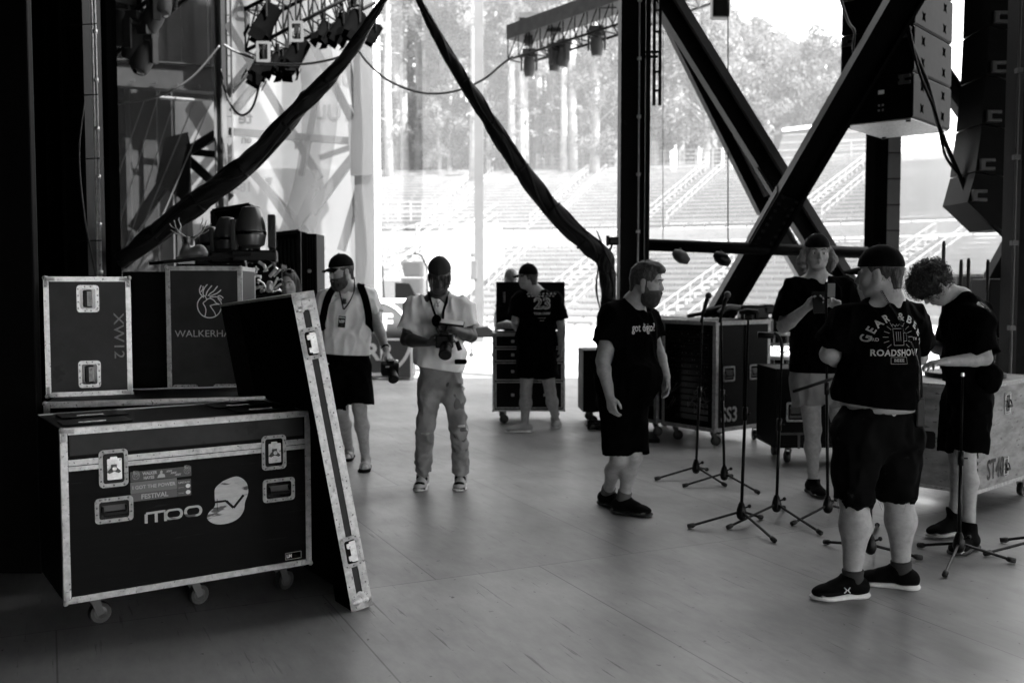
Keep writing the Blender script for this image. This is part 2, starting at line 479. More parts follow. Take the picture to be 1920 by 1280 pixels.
b = MB().box((P(684, 200, 18.5).x, 18.5, 6), (.36, .3, 12.5)); 
t = thing('steel_column', 'pale steel column with a gusset plate at the right edge of the white banner', 'column', (0, 0, 0))
b.build('column_shaft', 'brace_grey', t)
g = P(684, 265, 18.3); MB().prism([(-.26, -.62), (.16, -.62), (.24, -.2), (.24, .45), (-.1, .55), (-.3, .3)], .04, Matrix.Translation(g)).build('gusset', 'brace_grey', t)
g = h1; gp = P(*h1, 18.3)
thing_mesh('gusset_plate', MB().prism([(-.5, -.5), (.1, -.9), (.16, .1), (.1, .4), (-.3, .3)], .04, Matrix.Translation(gp)), 'steel_dark', 'dark gusset plate where steel braces meet behind the dark banner', 'gusset plate')

# banners
scrim_mat('scrim_white', .40, .30, .7, .025)
scrim_mat('scrim_dark', .05, .66, .5, .1)
scrim_mat('scrim_net', .30, .10, .5)
scrim_mat('haze_veil', .5, .12, .4)  # pale veil that stands in for haze over the trees
scrim_mat('haze_veil_thin', .5, .10, .4)
scrim_mat('scrim_side', .6, .45, .75, .03)
def sheet(name, pxl, pxr, Y, z0, z1, m, label, cat, wav=.08, seed=1, nx=60, nz=30, group=None, fold=0, Y2=None):
    rnd = random.Random(seed); b = MB(); vs = []
    xa = P(pxl, 533, Y).x; xb = P(pxr, 533, Y2 or Y).x
    for j in range(nz + 1):
        for i in range(nx + 1):
            u = i / nx; v = j / nz
            x = xa + (xb - xa) * u; z = z0 + (z1 - z0) * v
            yy = Y + ((Y2 or Y) - Y) * u
            dy = wav * (mnoise.noise(Vector((x * 1.3 + seed, z * .25, 0))) + .5 * mnoise.noise(Vector((x * 3.3 + z * .8, z * .5, seed))))
            if fold: dy += fold * math.sin(x * 9 + 1.2 * math.sin(z * .6))
            vs.append((x, yy + dy, z))
    fs = [(j * (nx + 1) + i, j * (nx + 1) + i + 1, (j + 1) * (nx + 1) + i + 1, (j + 1) * (nx + 1) + i) for j in range(nz) for i in range(nx)]
    b.add(vs, fs)
    return thing_mesh(name, b, m, label, cat, group, smooth=True)
sheet('hanging_banner', 441, 712, 17.6, .02, 12, 'scrim_white', 'pale translucent banner hanging left of the opening, steel braces showing through', 'banner', .12, 3, fold=.012)
db = sheet('hanging_banner', 192, 403, 17.8, .02, 12, 'scrim_dark', 'dark gauze banner hanging at the left behind the trunks', 'banner', .2, 5)
edge = [P(q[0], q[1], 17.8) for q in ((420, 150), (403, 190), (352, 262), (338, 330), (318, 400), (300, 470), (290, 560))]
for v_ in db.data.vertices:            # its right edge is gathered towards the left below the girder
    z_ = v_.co.z
    if z_ >= edge[0].z: continue
    xe = edge[-1].x
    for a_, c_ in zip(edge, edge[1:]):
        if c_.z <= z_ <= a_.z: xe = a_.x + (c_.x - a_.x) * (a_.z - z_) / (a_.z - c_.z)
    xl_ = P(192, 533, 17.8).x; xr_ = P(403, 533, 17.8).x
    v_.co.x = xl_ + (v_.co.x - xl_) * (xe - xl_) / (xr_ - xl_)
# bunched fold down the middle of the white banner
b = MB(); fp = catmull([P(585, 60, 17.3), P(600, 200, 17.3), P(585, 330, 17.3), P(545, 470, 17.3), P(520, 560, 17.3)], 8)
vs = []; 
for i, q in enumerate(fp):
    for s_ in (-1, -.5, 0, .5, 1): vs.append((q.x + s_ * .3, q.y - .09 * (1 - s_ * s_) + .03 * math.sin(5 * s_ + i * .4), q.z))
b.add(vs, [(i * 5 + j, i * 5 + j + 1, i * 5 + 6 + j, i * 5 + 5 + j) for i in range(len(fp) - 1) for j in range(4)])
scrim_mat('scrim_fold', .08, .5, .6)
thing_mesh('fabric_drop', b, 'scrim_fold', 'twisted strip of gauze hanging down in front of the white banner', 'fabric strip', smooth=True)
# diagonal light strings on dark banner
for i, (a, c_) in enumerate([((300, 170), (205, 480)), ((330, 180), (235, 470)), ((365, 190), (255, 455)), ((270, 190), (196, 400)), ((392, 200), (290, 440))]):
    b = MB().tube([P(*a, 17.4), P(*c_, 17.4)], .010, 5)
    thing_mesh('guy_wire', b, 'steel_pale', 'thin slanting wire in front of the dark banner', 'wire', 'slanting wires over the dark banner')
# banner lettering seen from behind, outside
mat('banner_ink', .035, .8)
t = thing('outdoor_banner', 'big white banner with faint reversed lettering outside behind the steel braces, widened left as a bright backdrop', 'banner', (0, 0, 0))
b = MB().box((P(571, 300, 19.6).x, 19.6, 6.5), (P(712, 300, 19.6).x - P(430, 300, 19.6).x, .02, 13)).box((P(379.9, 300, 19.6).x, 19.6, P(0, 190, 19.6).z / 2), (P(429.8, 300, 19.6).x - P(330, 300, 19.6).x, .02, P(0, 190, 19.6).z)); b.build('banner_sheet', scrim_mat('banner_cloth', .22, .8, .6), t)  # lower left panel added as a bright backdrop behind the gap
for s_, px, py, sz, k in (('A', 448, 16, .55, {}), ('TP', 477, 40, .75, {}), ('AUH', 655, 148, .42, {}), ('IUTUL', 648, 212, .40, {}), ('te', 460, 222, .34, {}), ('en', 462, 262, .22, {}), ('ST', 560, 272, .25, {}), ('ne', 475, 300, .26, {}), ('18-ft', 450, 352, .25, {})):
    w = P(px, py, 19.57)
    text_obj('lettering', s_, 'banner_ink', t, w, sz, bold=.008, mirror=True)
b = MB()
for i in range(4):
    q = P(205 + i * 14, 396, 21.2); b.prism([(-.05, -.1), (.1, -.1), (.05, .12), (-.02, .14)], .03, Matrix.Translation(q + Vector((0, -.6, 0))))
# ---- front opening: poles, columns, braces
t = thing('tall_pole', 'tall pale steel pole standing at the stage front in the middle of the opening', 'pole', (P(898, 300, 27).x, 27, 0))
MB().box((0, 0, 6.4), (.24, .24, 12.8)).build('pole_shaft', 'steel_pale', t)
b = MB().bbox((-.13, -.1, 1.95), (.16, .12, .5), .02).bbox((-.17, -.1, 2.35), (.1, .1, .12), .02).bbox((-.17, -.1, 1.75), (.1, .1, .12), .02); b.build('junction_box', 'steel_grey', t)
thing_mesh('corner_post', MB().box((P(707.5, 300, 17.3).x, 17.3, 6.4), (.09, .09, 12.8)), 'white_paint', 'thin white post at the right edge of the white banner', 'post')

YC = 10.0
t = thing('steel_column', 'thick black steel column with a conduit standing left of the crossed beams', 'column', (P(1187, 400, YC).x, YC, 0))
w = P(1214, 400, YC).x - P(1160, 400, YC).x
b = MB().box((-w / 2 + .013, 0, 6.45), (.026, .3, 12.9)).box((w / 2 - .013, 0, 6.45), (.026, .3, 12.9)).box((0, .02, 6.45), (w - .06, .022, 12.9))
b.build('column_shaft', 'steel_dark', t)
MB().bbox((0, 0, .02), (.5, .5, .04), .005).build('base_plate', 'steel_dark', t)
b = MB().tube([(.035, -.13, .05), (.035, -.13, 12.8)], .009, 8)
for z in np.arange(.4, 12, .28 * 2): b.box((.035, -.13, z), (.04, .03, .03)).box((.035, -.155, z + .01), (.012, .03, .012))
b.build('conduit', 'alu_dull', t)
# wall-mounted ladder piece right of the column
t = thing('lighting_ladder', 'short black hanging ladder bracket beside the thick black column', 'bracket', (0, 0, 0))
b = MB()
for px in (1227, 1238):
    b.beam(P(px, -30, 10.1), P(px - 1, 198, 10.1), .03, .03)
for py in (20, 60, 98, 135, 170): b.beam(P(1226, py, 10.1), P(1239, py, 10.1), .02, .02)
b.beam(P(1208, 98, 10.0), P(1232, 98, 10.1), .03, .025); b.beam(P(1208, 107, 10.0), P(1232, 107, 10.1), .03, .025)
b.build('ladder_frame', 'steel_dark', t)

def boxbeam(name, pts, Y, w, h, label, m='steel_dark', lip=.0, plates=()):
    t = thing(name, label, 'steel beam', (0, 0, 0))
    a = P(*pts[0], Y if not isinstance(Y, tuple) else Y[0]); c_ = P(*pts[1], Y if not isinstance(Y, tuple) else Y[1])
    d = (c_ - a).normalized(); side = d.cross(Vector((0, 1, 0))).normalized()
    b = MB()
    # I section: two flanges seen edge-on plus web
    b.beam(a + side * w / 2, c_ + side * w / 2, h, .03, up=side)
    b.beam(a - side * w / 2, c_ - side * w / 2, h, .03, up=side)
    b.build('beam_flange', m, t)
    MB().beam(a, c_, .03, w - .034, up=side).build('beam_web', m, t)
    if plates:
        b = MB()
        for u in plates:
            q = a.lerp(c_, u); b.beam(q - d * .35, q + d * .35, h * .7, w + .06, up=side)
            for s1 in (-1, 1):
                for k in range(-3, 4): 
                    r_ = q + d * k * .09 + side * s1 * w * .3; b.beam(r_ + Vector((0, -h * .36, 0)), r_ + Vector((0, -h * .36 - .03, 0)), .03, .03)
        b.build('splice_plate', m, t)
    return t
# sunlit face beam: from (1240,-10) to (1625,560)
boxbeam('steel_beam', ((1222, -40), (1733, 784)), 11.6, .215, .22, 'front black slanting steel beam running down to the right behind the crew', plates=(.47,))
# grey strips: lit right faces of the beams, drawn as lighter bars
def strip(a, c_, Y, w, label, m='steel_grey'):
    return thing_mesh('lit_face_strip', MB().beam(P(*a, Y), P(*c_, Y), .1, w), m, label, 'lit face strip')
strip((1266, -10), (1660, 625), 11.4, .085, 'grey strip painting the lit right face of the front slanting beam')
boxbeam('steel_beam', ((1231, -20), (1438, 396)), 12.6, .19, .19, 'upper rear slanting steel beam running down right behind the front one', plates=())
strip((1382, 250), (1440, 366), 12.4, .09, 'grey strip painting the lit face at the lower end of the rear slanting beam', 'steel_grey')
boxbeam('steel_beam', ((1440, 395), (1660, 772)), 12.6, .17, .18, 'lower rear slanting steel beam below the crossing of the beams', m='steel_grey')
boxbeam('steel_beam', ((1742, -80), (1242, 774)), (8.9, 12.4), .245, .24, 'black steel beam slanting down to the left and crossing the front beam', plates=(.49,))
boxbeam('steel_beam', ((1765, 140), (1845, 255)), 14.0, .20, .2, 'short black slanting beam between the two loudspeaker arrays', m='steel_dark')
boxbeam('steel_beam', ((1930, 410), (1848, 560)), 12.0, .22, .2, 'black slanting beam at the right edge under the outer loudspeaker array', m='steel_dark')
strip((1925, 455), (1868, 560), 11.8, .1, 'grey strip painting the lit face of the beam at the right edge')
q0, q1 = P(1212, 459, 10.6), P(1625, 474, 10.9)
thing_mesh('horizontal_pipe', MB().tube([q0, q1], .065, 14), 'steel_dark', 'dark horizontal pipe running right from the thick column at head height', 'pipe', smooth=True)
t = thing('steel_column', 'square steel column under the loudspeaker array, its lit right side coloured grey', 'column', (P(1655, 400, 13).x, 13, 0))
w = P(1681, 400, 13).x - P(1630, 400, 13).x
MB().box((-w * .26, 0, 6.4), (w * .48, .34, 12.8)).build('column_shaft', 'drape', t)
MB().box((w * .24, .02, 6.4), (w * .5, .3, 12.8)).build('lit_side_face', 'steel_grey', t)  # light on the right side painted as a lighter grey half
b = MB()
for z in np.arange(.6, 6, .33): b.box((w * .24, -.135, z), (w * .5, .012, .012))
b.build('weld_seam', 'steel_dark', t)
t = thing('steel_column', 'black steel column with clamps at the far right edge of the stage', 'column', (P(1915, 400, 8.4).x, 8.4, 0))
MB().box((0.02, 0, 6.4), (P(1935, 400, 8.4).x - P(1888, 400, 8.4).x, .3, 12.8)).build('column_shaft', 'black_paint', t)
b = MB().tube([(-.135, -.16, .05), (-.135, -.16, 12)], .012, 8)
for z in np.arange(.5, 8, .7): b.box((-.135, -.16, z), (.05, .05, .04))
b.build('conduit', 'steel_grey', t)

# rolled up black nets (swags)
def rope(name, pts, rs, label, cat, m='drape', n=12, rough=.0, seed=0, group=None):
    cp = catmull([Vector((*p, r)) if 0 else p for p in pts], 10)
    m_ = len(cp); rr = []
    for i in range(m_):
        u = i / (m_ - 1) * (len(rs) - 1); k = min(int(u), len(rs) - 2); rr.append(rs[k] + (rs[k + 1] - rs[k]) * (u - k))
    b = MB(); b.tube(cp, rr, n)
    if rough:
        b.v = [tuple(Vector(q) + Vector((mnoise.noise(Vector(q) * 9 + Vector((seed, 0, 0))), mnoise.noise(Vector(q) * 9 + Vector((9, seed, 0))), mnoise.noise(Vector(q) * 9 + Vector((3, 0, seed))))) * rough) for q in b.v]
    o = thing_mesh(name, b, m, label, cat, group, smooth=True)
    if name == 'rolled_net':
        for s_ in range(5):
            pts_ = []; ph = s_ * 1.26
            for i, p in enumerate(cp):
                d = (cp[min(i + 1, m_ - 1)] - cp[max(i - 1, 0)]).normalized(); x_ = d.cross(Vector((0, 1, 0))).normalized(); y_ = d.cross(x_)
                a = ph + i * .09 + .5 * math.sin(i * .35 + s_); pts_.append(p + (x_ * math.cos(a) + y_ * math.sin(a)) * rr[i] * .93)
            MB().tube(pts_, [q_ * .20 + .004 for q_ in rr], 6).build('net_strand', m, o, True)
        for i in range(6, m_ - 2, 9):
            d = (cp[i + 1] - cp[i - 1]).normalized(); MB().tube([cp[i] - d * .012, cp[i] + d * .012], rr[i] * 1.13, 14).build('cord_tie', 'plastic_black', o, True)
    return o
mat('net_black', .004, .6, var=.5, vscale=6, stretch=(1, 1, 1), bump=.6, bscale=25, spec=.25)
Y = 8.6
rope('rolled_net', [P(726, -8, Y), P(700, 30, Y), P(640, 118, Y), P(560, 205, Y), P(470, 300, Y), P(380, 372, Y), P(290, 440, Y), P(225, 492, Y)], [.018, .03, .045, .062, .075, .085, .09, .08, .06], 'thick roll of black netting sagging down to the left behind the antlers', 'rolled net', 'net_black', 18, .022, 1)
Y = 9.6
rope('rolled_net', [P(782, -10, Y), P(805, 40, Y), P(850, 120, Y), P(905, 205, Y), P(965, 300, Y), P(1030, 385, Y), P(1095, 452, Y), P(1132, 482, Y), P(1139, 520, Y), P(1141, 580, Y), P(1141, 650, Y)], [.02, .035, .05, .062, .072, .08, .085, .088, .08, .068, .065, .06], 'thick roll of black netting sagging down to the right and tied at the thick column', 'rolled net', 'net_black', 18, .018, 2)
# wisps of net beside the tie
for i, (a, b1, c_) in enumerate((((1118, 430), (1134, 470), (1158, 520)), ((1125, 480), (1118, 540), (1128, 590)))):
    rope('net_end', [P(*a, 9.5), P(*b1, 9.5), P(*c_, 9.5)], [.004, .012, .004], 'loose string of netting at the tie by the thick column', 'string', 'net_black', 6, group='loose strings at the net tie')
t = thing('clamp_lamp', 'small black lamp clamped to the left of the thick column', 'lamp', P(1150, 452, 9.7))
MB().bbox((0, 0, 0), (.1, .09, .08), .02).bbox((-.055, 0, .005), (.03, .06, .1), .01).build('lamp_body', 'plastic_black', t)
MB().tube([(-.01, 0, -.03), (-.035, 0, -.1), (-.06, .02, -.16)], .011, 8).build('bracket', 'plastic_black', t)

# cable swags
def cable(pts, r, label, m='plastic_grey', name='cable', group=None): return rope(name, pts, [r, r], label, 'cable', m, 7, group=group)
cable([P(420, 84, 15), P(440, 96, 15), P(476, 110, 15)], .02, 'short cable from the ladder column to the upper left lighting truss', 'steel_grey')
cable([P(192, 194, 15), P(240, 192, 15), P(300, 180, 15), P(360, 145, 15), P(412, 86, 15)], .014, 'grey cable sagging across the dark banner')
cable([P(414, 130, 15.2), P(422, 170, 15.2), P(438, 205, 15.2), P(456, 216, 15.2), P(474, 200, 15.2), P(486, 160, 15.2), P(492, 120, 15.2)], .019, 'looped black cable hanging under the upper left lighting truss', 'plastic_black')
cable([P(476, 118, 14), P(560, 121, 14), P(620, 112, 14), P(672, 94, 14)], .018, 'black cable between the lighting truss and the rolled net')
cable([P(672, 94, 14), P(690, 118, 14), P(730, 152, 14), P(790, 174, 14), P(850, 172, 14), P(905, 150, 14), P(940, 122, 14), P(962, 106, 14)], .017, 'cable sagging across the opening to the middle lighting truss', 'steel_grey')
cable([P(703, 30, 13.9), P(690, 62, 13.9), P(674, 94, 13.9)], .012, 'thin sling holding up the sagging cable')
cable([P(690, 32, 13.9), P(676, 64, 13.9), P(671, 92, 13.9)], .012, 'second thin sling beside the first, holding up the sagging cable')

mat('plastic_grey2', .03, .6, var=.3, vscale=6, spec=.2)
# ---- lighting trusses
def truss(name, a, b_, s, label, m='steel_grey', n=10, covered=False):
    t = thing(name, label, 'lighting truss', (0, 0, 0))
    a = Vector(a); b_ = Vector(b_); d = (b_ - a); d.normalize()
    x = d.cross(Vector((0, 0, 1))).normalized() * s / 2; z = Vector((0, 0, s / 2))
    for i, (i1, j1) in enumerate(((-1, -1), (1, -1), (1, 1), (-1, 1))):
        MB().tube([a + x * i1 + z * j1, b_ + x * i1 + z * j1], .03, 8).build('chord', m, t, True)
    L = MB()
    for k in range(n):
        u0 = a.lerp(b_, k / n); u1 = a.lerp(b_, (k + 1) / n)
        for (p0, p1) in (((-1, -1), (1, -1)), ((1, -1), (1, 1)), ((1, 1), (-1, 1)), ((-1, 1), (-1, -1))):
            q0 = u0 + x * p0[0] + z * p0[1]; q1 = u1 + x * p1[0] + z * p1[1]
            L.tube([q0, q1], .014, 6)
            L.tube([q0, u0 + x * p1[0] + z * p1[1]], .014, 6)
    L.build('lacing', m, t)
    if covered:
        c = MB().beam(a + z * 1.1, b_ + z * 1.1, s * 1.15, s * .55); c.build('cover', 'plastic_grey2', t)
    return t
def moving_head(loc, s, label, group=None, rot=0, tilt=0, hang=True, m='plastic_grey2'):
    t = thing('moving_head_light', label, 'stage light', loc, rot, group)
    sg = -1 if hang else 1
    MB().bbox((0, 0, 0), (.34 * s, .28 * s, .13 * s), .015 * s).build('base', m, t)
    y = MB()
    for sx in (-1, 1): y.bbox((sx * .19 * s, 0, sg * .26 * s), (.05 * s, .12 * s, .42 * s), .015 * s)
    y.bbox((0, 0, sg * .10 * s), (.42 * s, .14 * s, .07 * s), .015 * s); y.build('yoke', m, t)
    M_ = Matrix.Translation((0, 0, sg * .36 * s)) @ Matrix.Rotation(tilt, 4, 'X')
    h = MB().lathe([(.05 * s, -.26 * s * sg), (.11 * s, -.24 * s * sg), (.145 * s, -.08 * s * sg), (.15 * s, .08 * s * sg), (.12 * s, .22 * s * sg), (.10 * s, .25 * s * sg)], 18, M_)
    h.build('head', m, t, 30)
    MB().lathe([(.09 * s, .255 * s * sg), (.03 * s, .27 * s * sg)], 16, M_).build('lens', 'gloss_black', t)
    return t
def par_can(loc, s, label, group=None, rot=0, tilt=.4):
    t = thing('spot_light', label, 'stage light', loc, rot, group)
    M_ = Matrix.Translation((0, 0, -.22 * s)) @ Matrix.Rotation(tilt, 4, 'Y')
    MB().lathe([(.06 * s, .17 * s), (.10 * s, .15 * s), (.105 * s, -.14 * s), (.12 * s, -.17 * s)], 14, M_).build('can', 'drape', t, 30)
    y = MB().tube([(0, .12 * s, -.22 * s), (0, .12 * s, -.02 * s), (0, -.12 * s, -.02 * s), (0, -.12 * s, -.22 * s)], .012 * s, 6).box((0, 0, .03 * s), (.05 * s, .05 * s, .1 * s)); y.build('yoke', 'steel_dark', t)
    d = MB()
    for k in range(4):
        a = k * PI / 2; M2 = M_ @ Matrix.Rotation(a, 4, 'Z'); d.box((.13 * s, 0, -.21 * s), (.01, .16 * s, .12 * s), M2)
    d.build('barn_door', 'drape', t)
    return t
truss('lighting_truss', P(478, 66, 15.6), P(690, -45, 15.2), .62, 'open steel lighting truss at upper left in front of the white banner', 'steel_dark', 9)
truss('lighting_truss', P(190, 60, 13.5), P(330, -50, 13.2), .5, 'dark lighting truss in the top left corner above the dark banner', 'steel_dark', 6)
truss('lighting_truss', P(970, 92, 24), P(1216, 10, 21), .6, 'cloth covered lighting truss in the middle of the opening', 'steel_dark', 11, True)
truss('lighting_truss', P(1216, 10, 21), P(1350, -40, 19.6), .6, 'lighting truss end beyond the thick black column', 'steel_grey', 5, True)
LG = 'stage lights hanging from the upper left truss'
for i, (px, py, s, rz) in enumerate(((492, 86, 1.0, .3), (520, 92, .75, 1), (538, 88, .8, 2), (556, 62, 1.05, .3), (606, 34, .7, 1), (640, 18, .9, .4), (663, 10, 1, .8), (703, 40, .6, .3), (500, -2, 1.1, .2))):
    lab = ['lowest light at the left end of the upper left truss, in a pale yoke', 'small spotlight hanging second from the left end of the upper left truss', 'small spotlight hanging third from the left end of the upper left truss', 'light in a pale square yoke in the middle of the upper left truss', 'single small light hanging under the middle of the upper left truss', 'left light of the dark pair at the right end of the upper left truss', 'right light of the dark pair at the right end of the upper left truss', 'small black lamp hanging right of the rolled net at the top', 'tall dark lamp hanging at the top above the left truss end'][i]
    o = par_can(P(px, py, 15), s * 1.25, lab, LG, rz, .5)
for px, py in ((494, 98), (556, 60)):
    b = MB(); q = P(px, py, 14.6)
    b.ringplate(.2, .3, .13, .22, .03, .02, Matrix.Translation(q)); thing_mesh('gel_frame', b, 'steel_pale', 'pale square lamp frame on the %s light of the upper left truss' % ('lowest' if px < 500 else 'middle'), 'lamp frame')
TG = 'moving lights in the top left corner'
for i, (px, py) in enumerate(((215, -20), (228, 22), (252, 52), (288, 0), (268, 78), (302, -30))):
    moving_head(P(px, py - 18, 13.1), .9, ['top left corner light nearest the left column', 'second moving light down from the top left corner', 'moving light with a pale front low in the top left cluster', 'moving light with a bright lens at the right of the top left cluster', 'lowest moving light of the top left cluster', 'highest right moving light of the top left cluster'][i], TG, i * .7, .4, True, 'plastic_grey2')
for i, (px, py, Yh, s) in enumerate(((992, 106, 23.6, .92), (1040, 96, 23, .9), (1057, 88, 22.8, .9), (1119, 64, 22.2, .95))):
    moving_head(P(px, py - 8, Yh), s, ['moving light at the left end of the middle truss', 'moving light second from the left under the middle truss', 'moving light third from the left, close to the second, under the middle truss', 'moving light alone towards the right under the middle truss'][i], 'moving lights under the middle truss', i, .1, True, 'plastic_grey2')
t = thing('stage_lamp', 'T shaped lamp standing on top of the left end of the middle truss', 'stage light', P(991, 85, 23.6))
MB().box((0, 0, .35), (.2, .2, .7)).box((0, 0, .66), (.45, .25, .12)).build('lamp_body', 'plastic_grey2', t)
t = thing('stage_lamp', 'square flood lamp standing above the middle truss', 'stage light', P(1038, 60, 23.2))
MB().prism([(-.16, -.05), (.16, -.05), (.2, .3), (-.12, .3)], .2).box((0, 0, -.1), (.05, .05, .2)).build('lamp_body', 'plastic_grey2', t)
t = thing('stage_lamp', 'dark flood lamp at the top close to the left of the thick column', 'stage light', P(1140, 12, 21.8))
MB().prism([(-.2, -.1), (.16, -.1), (.2, .25), (-.2, .3)], .2).build('lamp_body', 'plastic_black', t)
t = thing('stage_lamp', 'black lamp hanging from the top right of the thick column', 'stage light', P(1350, 10, 12.8))
MB().bbox((0, 0, 0), (.22, .2, .34), .03).build('lamp_body', 'plastic_black', t)
for i, (px, py, m_) in enumerate(((1275, 482, 'steel_grey'), (1352, 486, 'plastic_black'))):
    t = thing('pipe_lamp', ['pale grey lamp hanging under the horizontal pipe', 'black lamp hanging under the horizontal pipe'][i], 'stage light', P(px, py, 10.5))
    MB().tube([(-.07, 0, .06), (-.03, 0, .03), (.03, 0, -.01), (.09, 0, -.05)], [.03, .065, .07, .035], 10).build('lamp_body', m_, t, True)
    MB().tube([(0, 0, .03), (.0, 0, .1)], .012, 6).build('bracket', m_, t)
cable([P(1365, -10, 12.6), P(1365, 470, 12.6)], .008, 'thin cable hanging to the horizontal pipe', 'plastic_black')
cable([P(1243, -10, 12.6), P(1243, 470, 12.6)], .005, 'hair thin wire hanging near the thick column', 'plastic_grey')

mat('array_side', .022, .7, spec=.12, var=.15, vscale=8)
# ---- line arrays
def star(cx, cz, r):
    pts = []
    for k in range(8):
        a = k * PI / 4 + PI / 4; rr = r if k % 2 == 0 else r * .45
        pts.append((cx + rr * math.cos(a), cz + rr * math.sin(a)))
    return pts
def speaker_box(w, d, h, loc, yaw, pitch, label, group, seedname='line_array_speaker', flip=False):
    t = thing(seedname, label, 'loudspeaker', loc, 0, group, rot=(pitch, 0, yaw))
    bm = MB().bbox((0, 0, 0), (w, d, h), .012); bm.build('cabinet', 'case_black', t)
    # side panel facing +X local with star cut-outs
    MB().box((w / 2 + .006, 0, 0), (.006, d - .02, h - .03)).build('side_panel', 'array_side' if not flip else 'case_black', t)
    ports = MB()
    Mx = Matrix.Translation((w / 2 + .0095, 0, 0)) @ Matrix.Rotation(PI / 2, 4, 'Z')
    for cx in (-.28 * d, .27 * d):
        for cz in (-.24 * h, .24 * h): ports.prism(star(cx, cz, .066), .002, Mx)
    ports.build('star_port', 'drape', t)
    l = MB()
    for sx in (-.40, .40):
        l = MB(); l.bbox((sx * w, -d / 2 - .02, h * .42), (.12, .03, .03), .005).bbox((sx * w, -d / 2 - .02, h * .28), (.12, .03, .03), .005).bbox((sx * w - .02, -d / 2 - .03, h * .35), (.04, .04, .09), .005)
        l.build('rigging_latch', 'steel_grey', t)
    return t
# inner array, turned so its star-holed side shows
names = ['lowest', 'second lowest', 'third lowest', 'fourth lowest', 'fifth lowest', 'sixth lowest']
hh = .457
for i in range(5):
    o = speaker_box(.74, 1.15, hh - .01, (4.07, 10.68, 3.21 + hh / 2 + i * hh), R(-41), 0, '%s loudspeaker cabinet of the inner hanging array, grey side with star holes' % names[i], 'loudspeakers of the inner hanging array')
    if i == 0:
        MB().box((0, 0, -hh / 2 - .004), (.72, 1.13, .012)).build('base_board', 'alu_dull', o)
        b = MB()
        for sx in (-.31, .31):
            for sy in (-.5, .5): b.cyl((sx, sy, -hh / 2 - .025), (sx, sy, -hh / 2 - .01), .025, 10)
        b.build('rubber_foot', 'plastic_black', o)
        MB().box((.06, -.578, .06), (.06, .004, .04)).build('name_plate', 'white_paint', o)
        b = MB()
        for k in range(4): b.box((.04 + (k % 2) * .04, -.577, -.07 - (k // 2) * .05), (.02, .006, .02))
        b.build('connector', 'alu_dull', o)
for nm, pts in (('array_cable', [P(1692, 20, 10.0), P(1712, 90, 10.0), P(1740, 160, 10.0), P(1762, 240, 10.0), P(1795, 320, 9.8), P(1822, 380, 9.6), P(1880, 440, 9.5), P(1925, 480, 9.5)]), ('array_cable', [P(1700, 30, 9.95), P(1722, 130, 9.95), P(1755, 215, 9.9), P(1772, 290, 9.8), P(1800, 330, 9.7)])):
    cable(pts, .022 if len(pts) > 6 else .014, 'bundle of black cable hanging from the inner array towards the right edge' if len(pts) > 6 else 'thinner black cable looping beside the cable bundle of the inner array', 'plastic_black', nm)
cable([P(1575, -5, 9.8), P(1590, 40, 9.7), P(1602, 60, 9.6), P(1600, 95, 9.7), P(1612, 140, 9.8)], .014, 'pale cable looping down the back of the inner array', 'steel_grey')
# outer array, curving
edges = [(1858, -45), (1855, 47), (1850, 140), (1841, 232), (1829, 322), (1814, 380)]
for i in range(5):
    (xa, ya), (xb, yb) = edges[i], edges[i + 1]
    A = P(xa, ya + 2, 9.5); B = P(xb, yb - 1, 9.5); C = P(1872 + 30, yb + 12 - 1, 9.5); D = P(1902, ya + 14, 9.5)
    ctr = (A + C) / 2
    t = thing('line_array_speaker', '%s loudspeaker cabinet from the top of the curved array at the right edge' % ['first', 'second', 'third', 'fourth', 'fifth'][i], 'loudspeaker', ctr, 0, 'loudspeakers of the curved array at the right edge')
    ol = [A, B, C, D] if i < 4 else [A, B, P(1868, 430, 9.5), P(1902, 431, 9.5), D]
    MB().prism([(q.x - ctr.x, q.z - ctr.z) for q in ol][::-1], -.55).build('cabinet', 'case_black', t)
    L = MB(); q = B - ctr
    L.bbox((q.x + .10, -.02, q.z + .10), (.14, .04, .03), .005).bbox((q.x + .10, -.02, q.z + .02), (.14, .04, .03), .005).bbox((q.x + .05, -.03, q.z + .06), (.04, .05, .10), .005)
    L.build('rigging_latch', 'steel_grey', t)

# gauze screens in the opening; the two far veils stand in for haze
sheet('gauze_screen', 708, 1200, 28.5, .3, 14, 'haze_veil', 'veil added as haze across the middle of the opening, the pines showing through', 'gauze screen', .03, 11, nx=10, nz=6)
sheet('gauze_screen', 1200, 1632, 28.5, .3, 14, 'haze_veil_thin', 'thin veil added as haze far behind the crossed beams', 'gauze screen', .03, 12, nx=10, nz=6)
o = sheet('gauze_screen', 1214, 1632, 13.4, .3, 12.5, 'scrim_net', 'fine gauze screen filling the opening behind the crossed beams', 'gauze screen', .03, 8, nx=20, nz=10)
o = sheet('gauze_screen', 1680, 1960, 14.4, .3, 12.5, 'scrim_side', 'white gauze screen at the right behind the loudspeaker arrays', 'gauze screen', .15, 9, nx=30, nz=20)
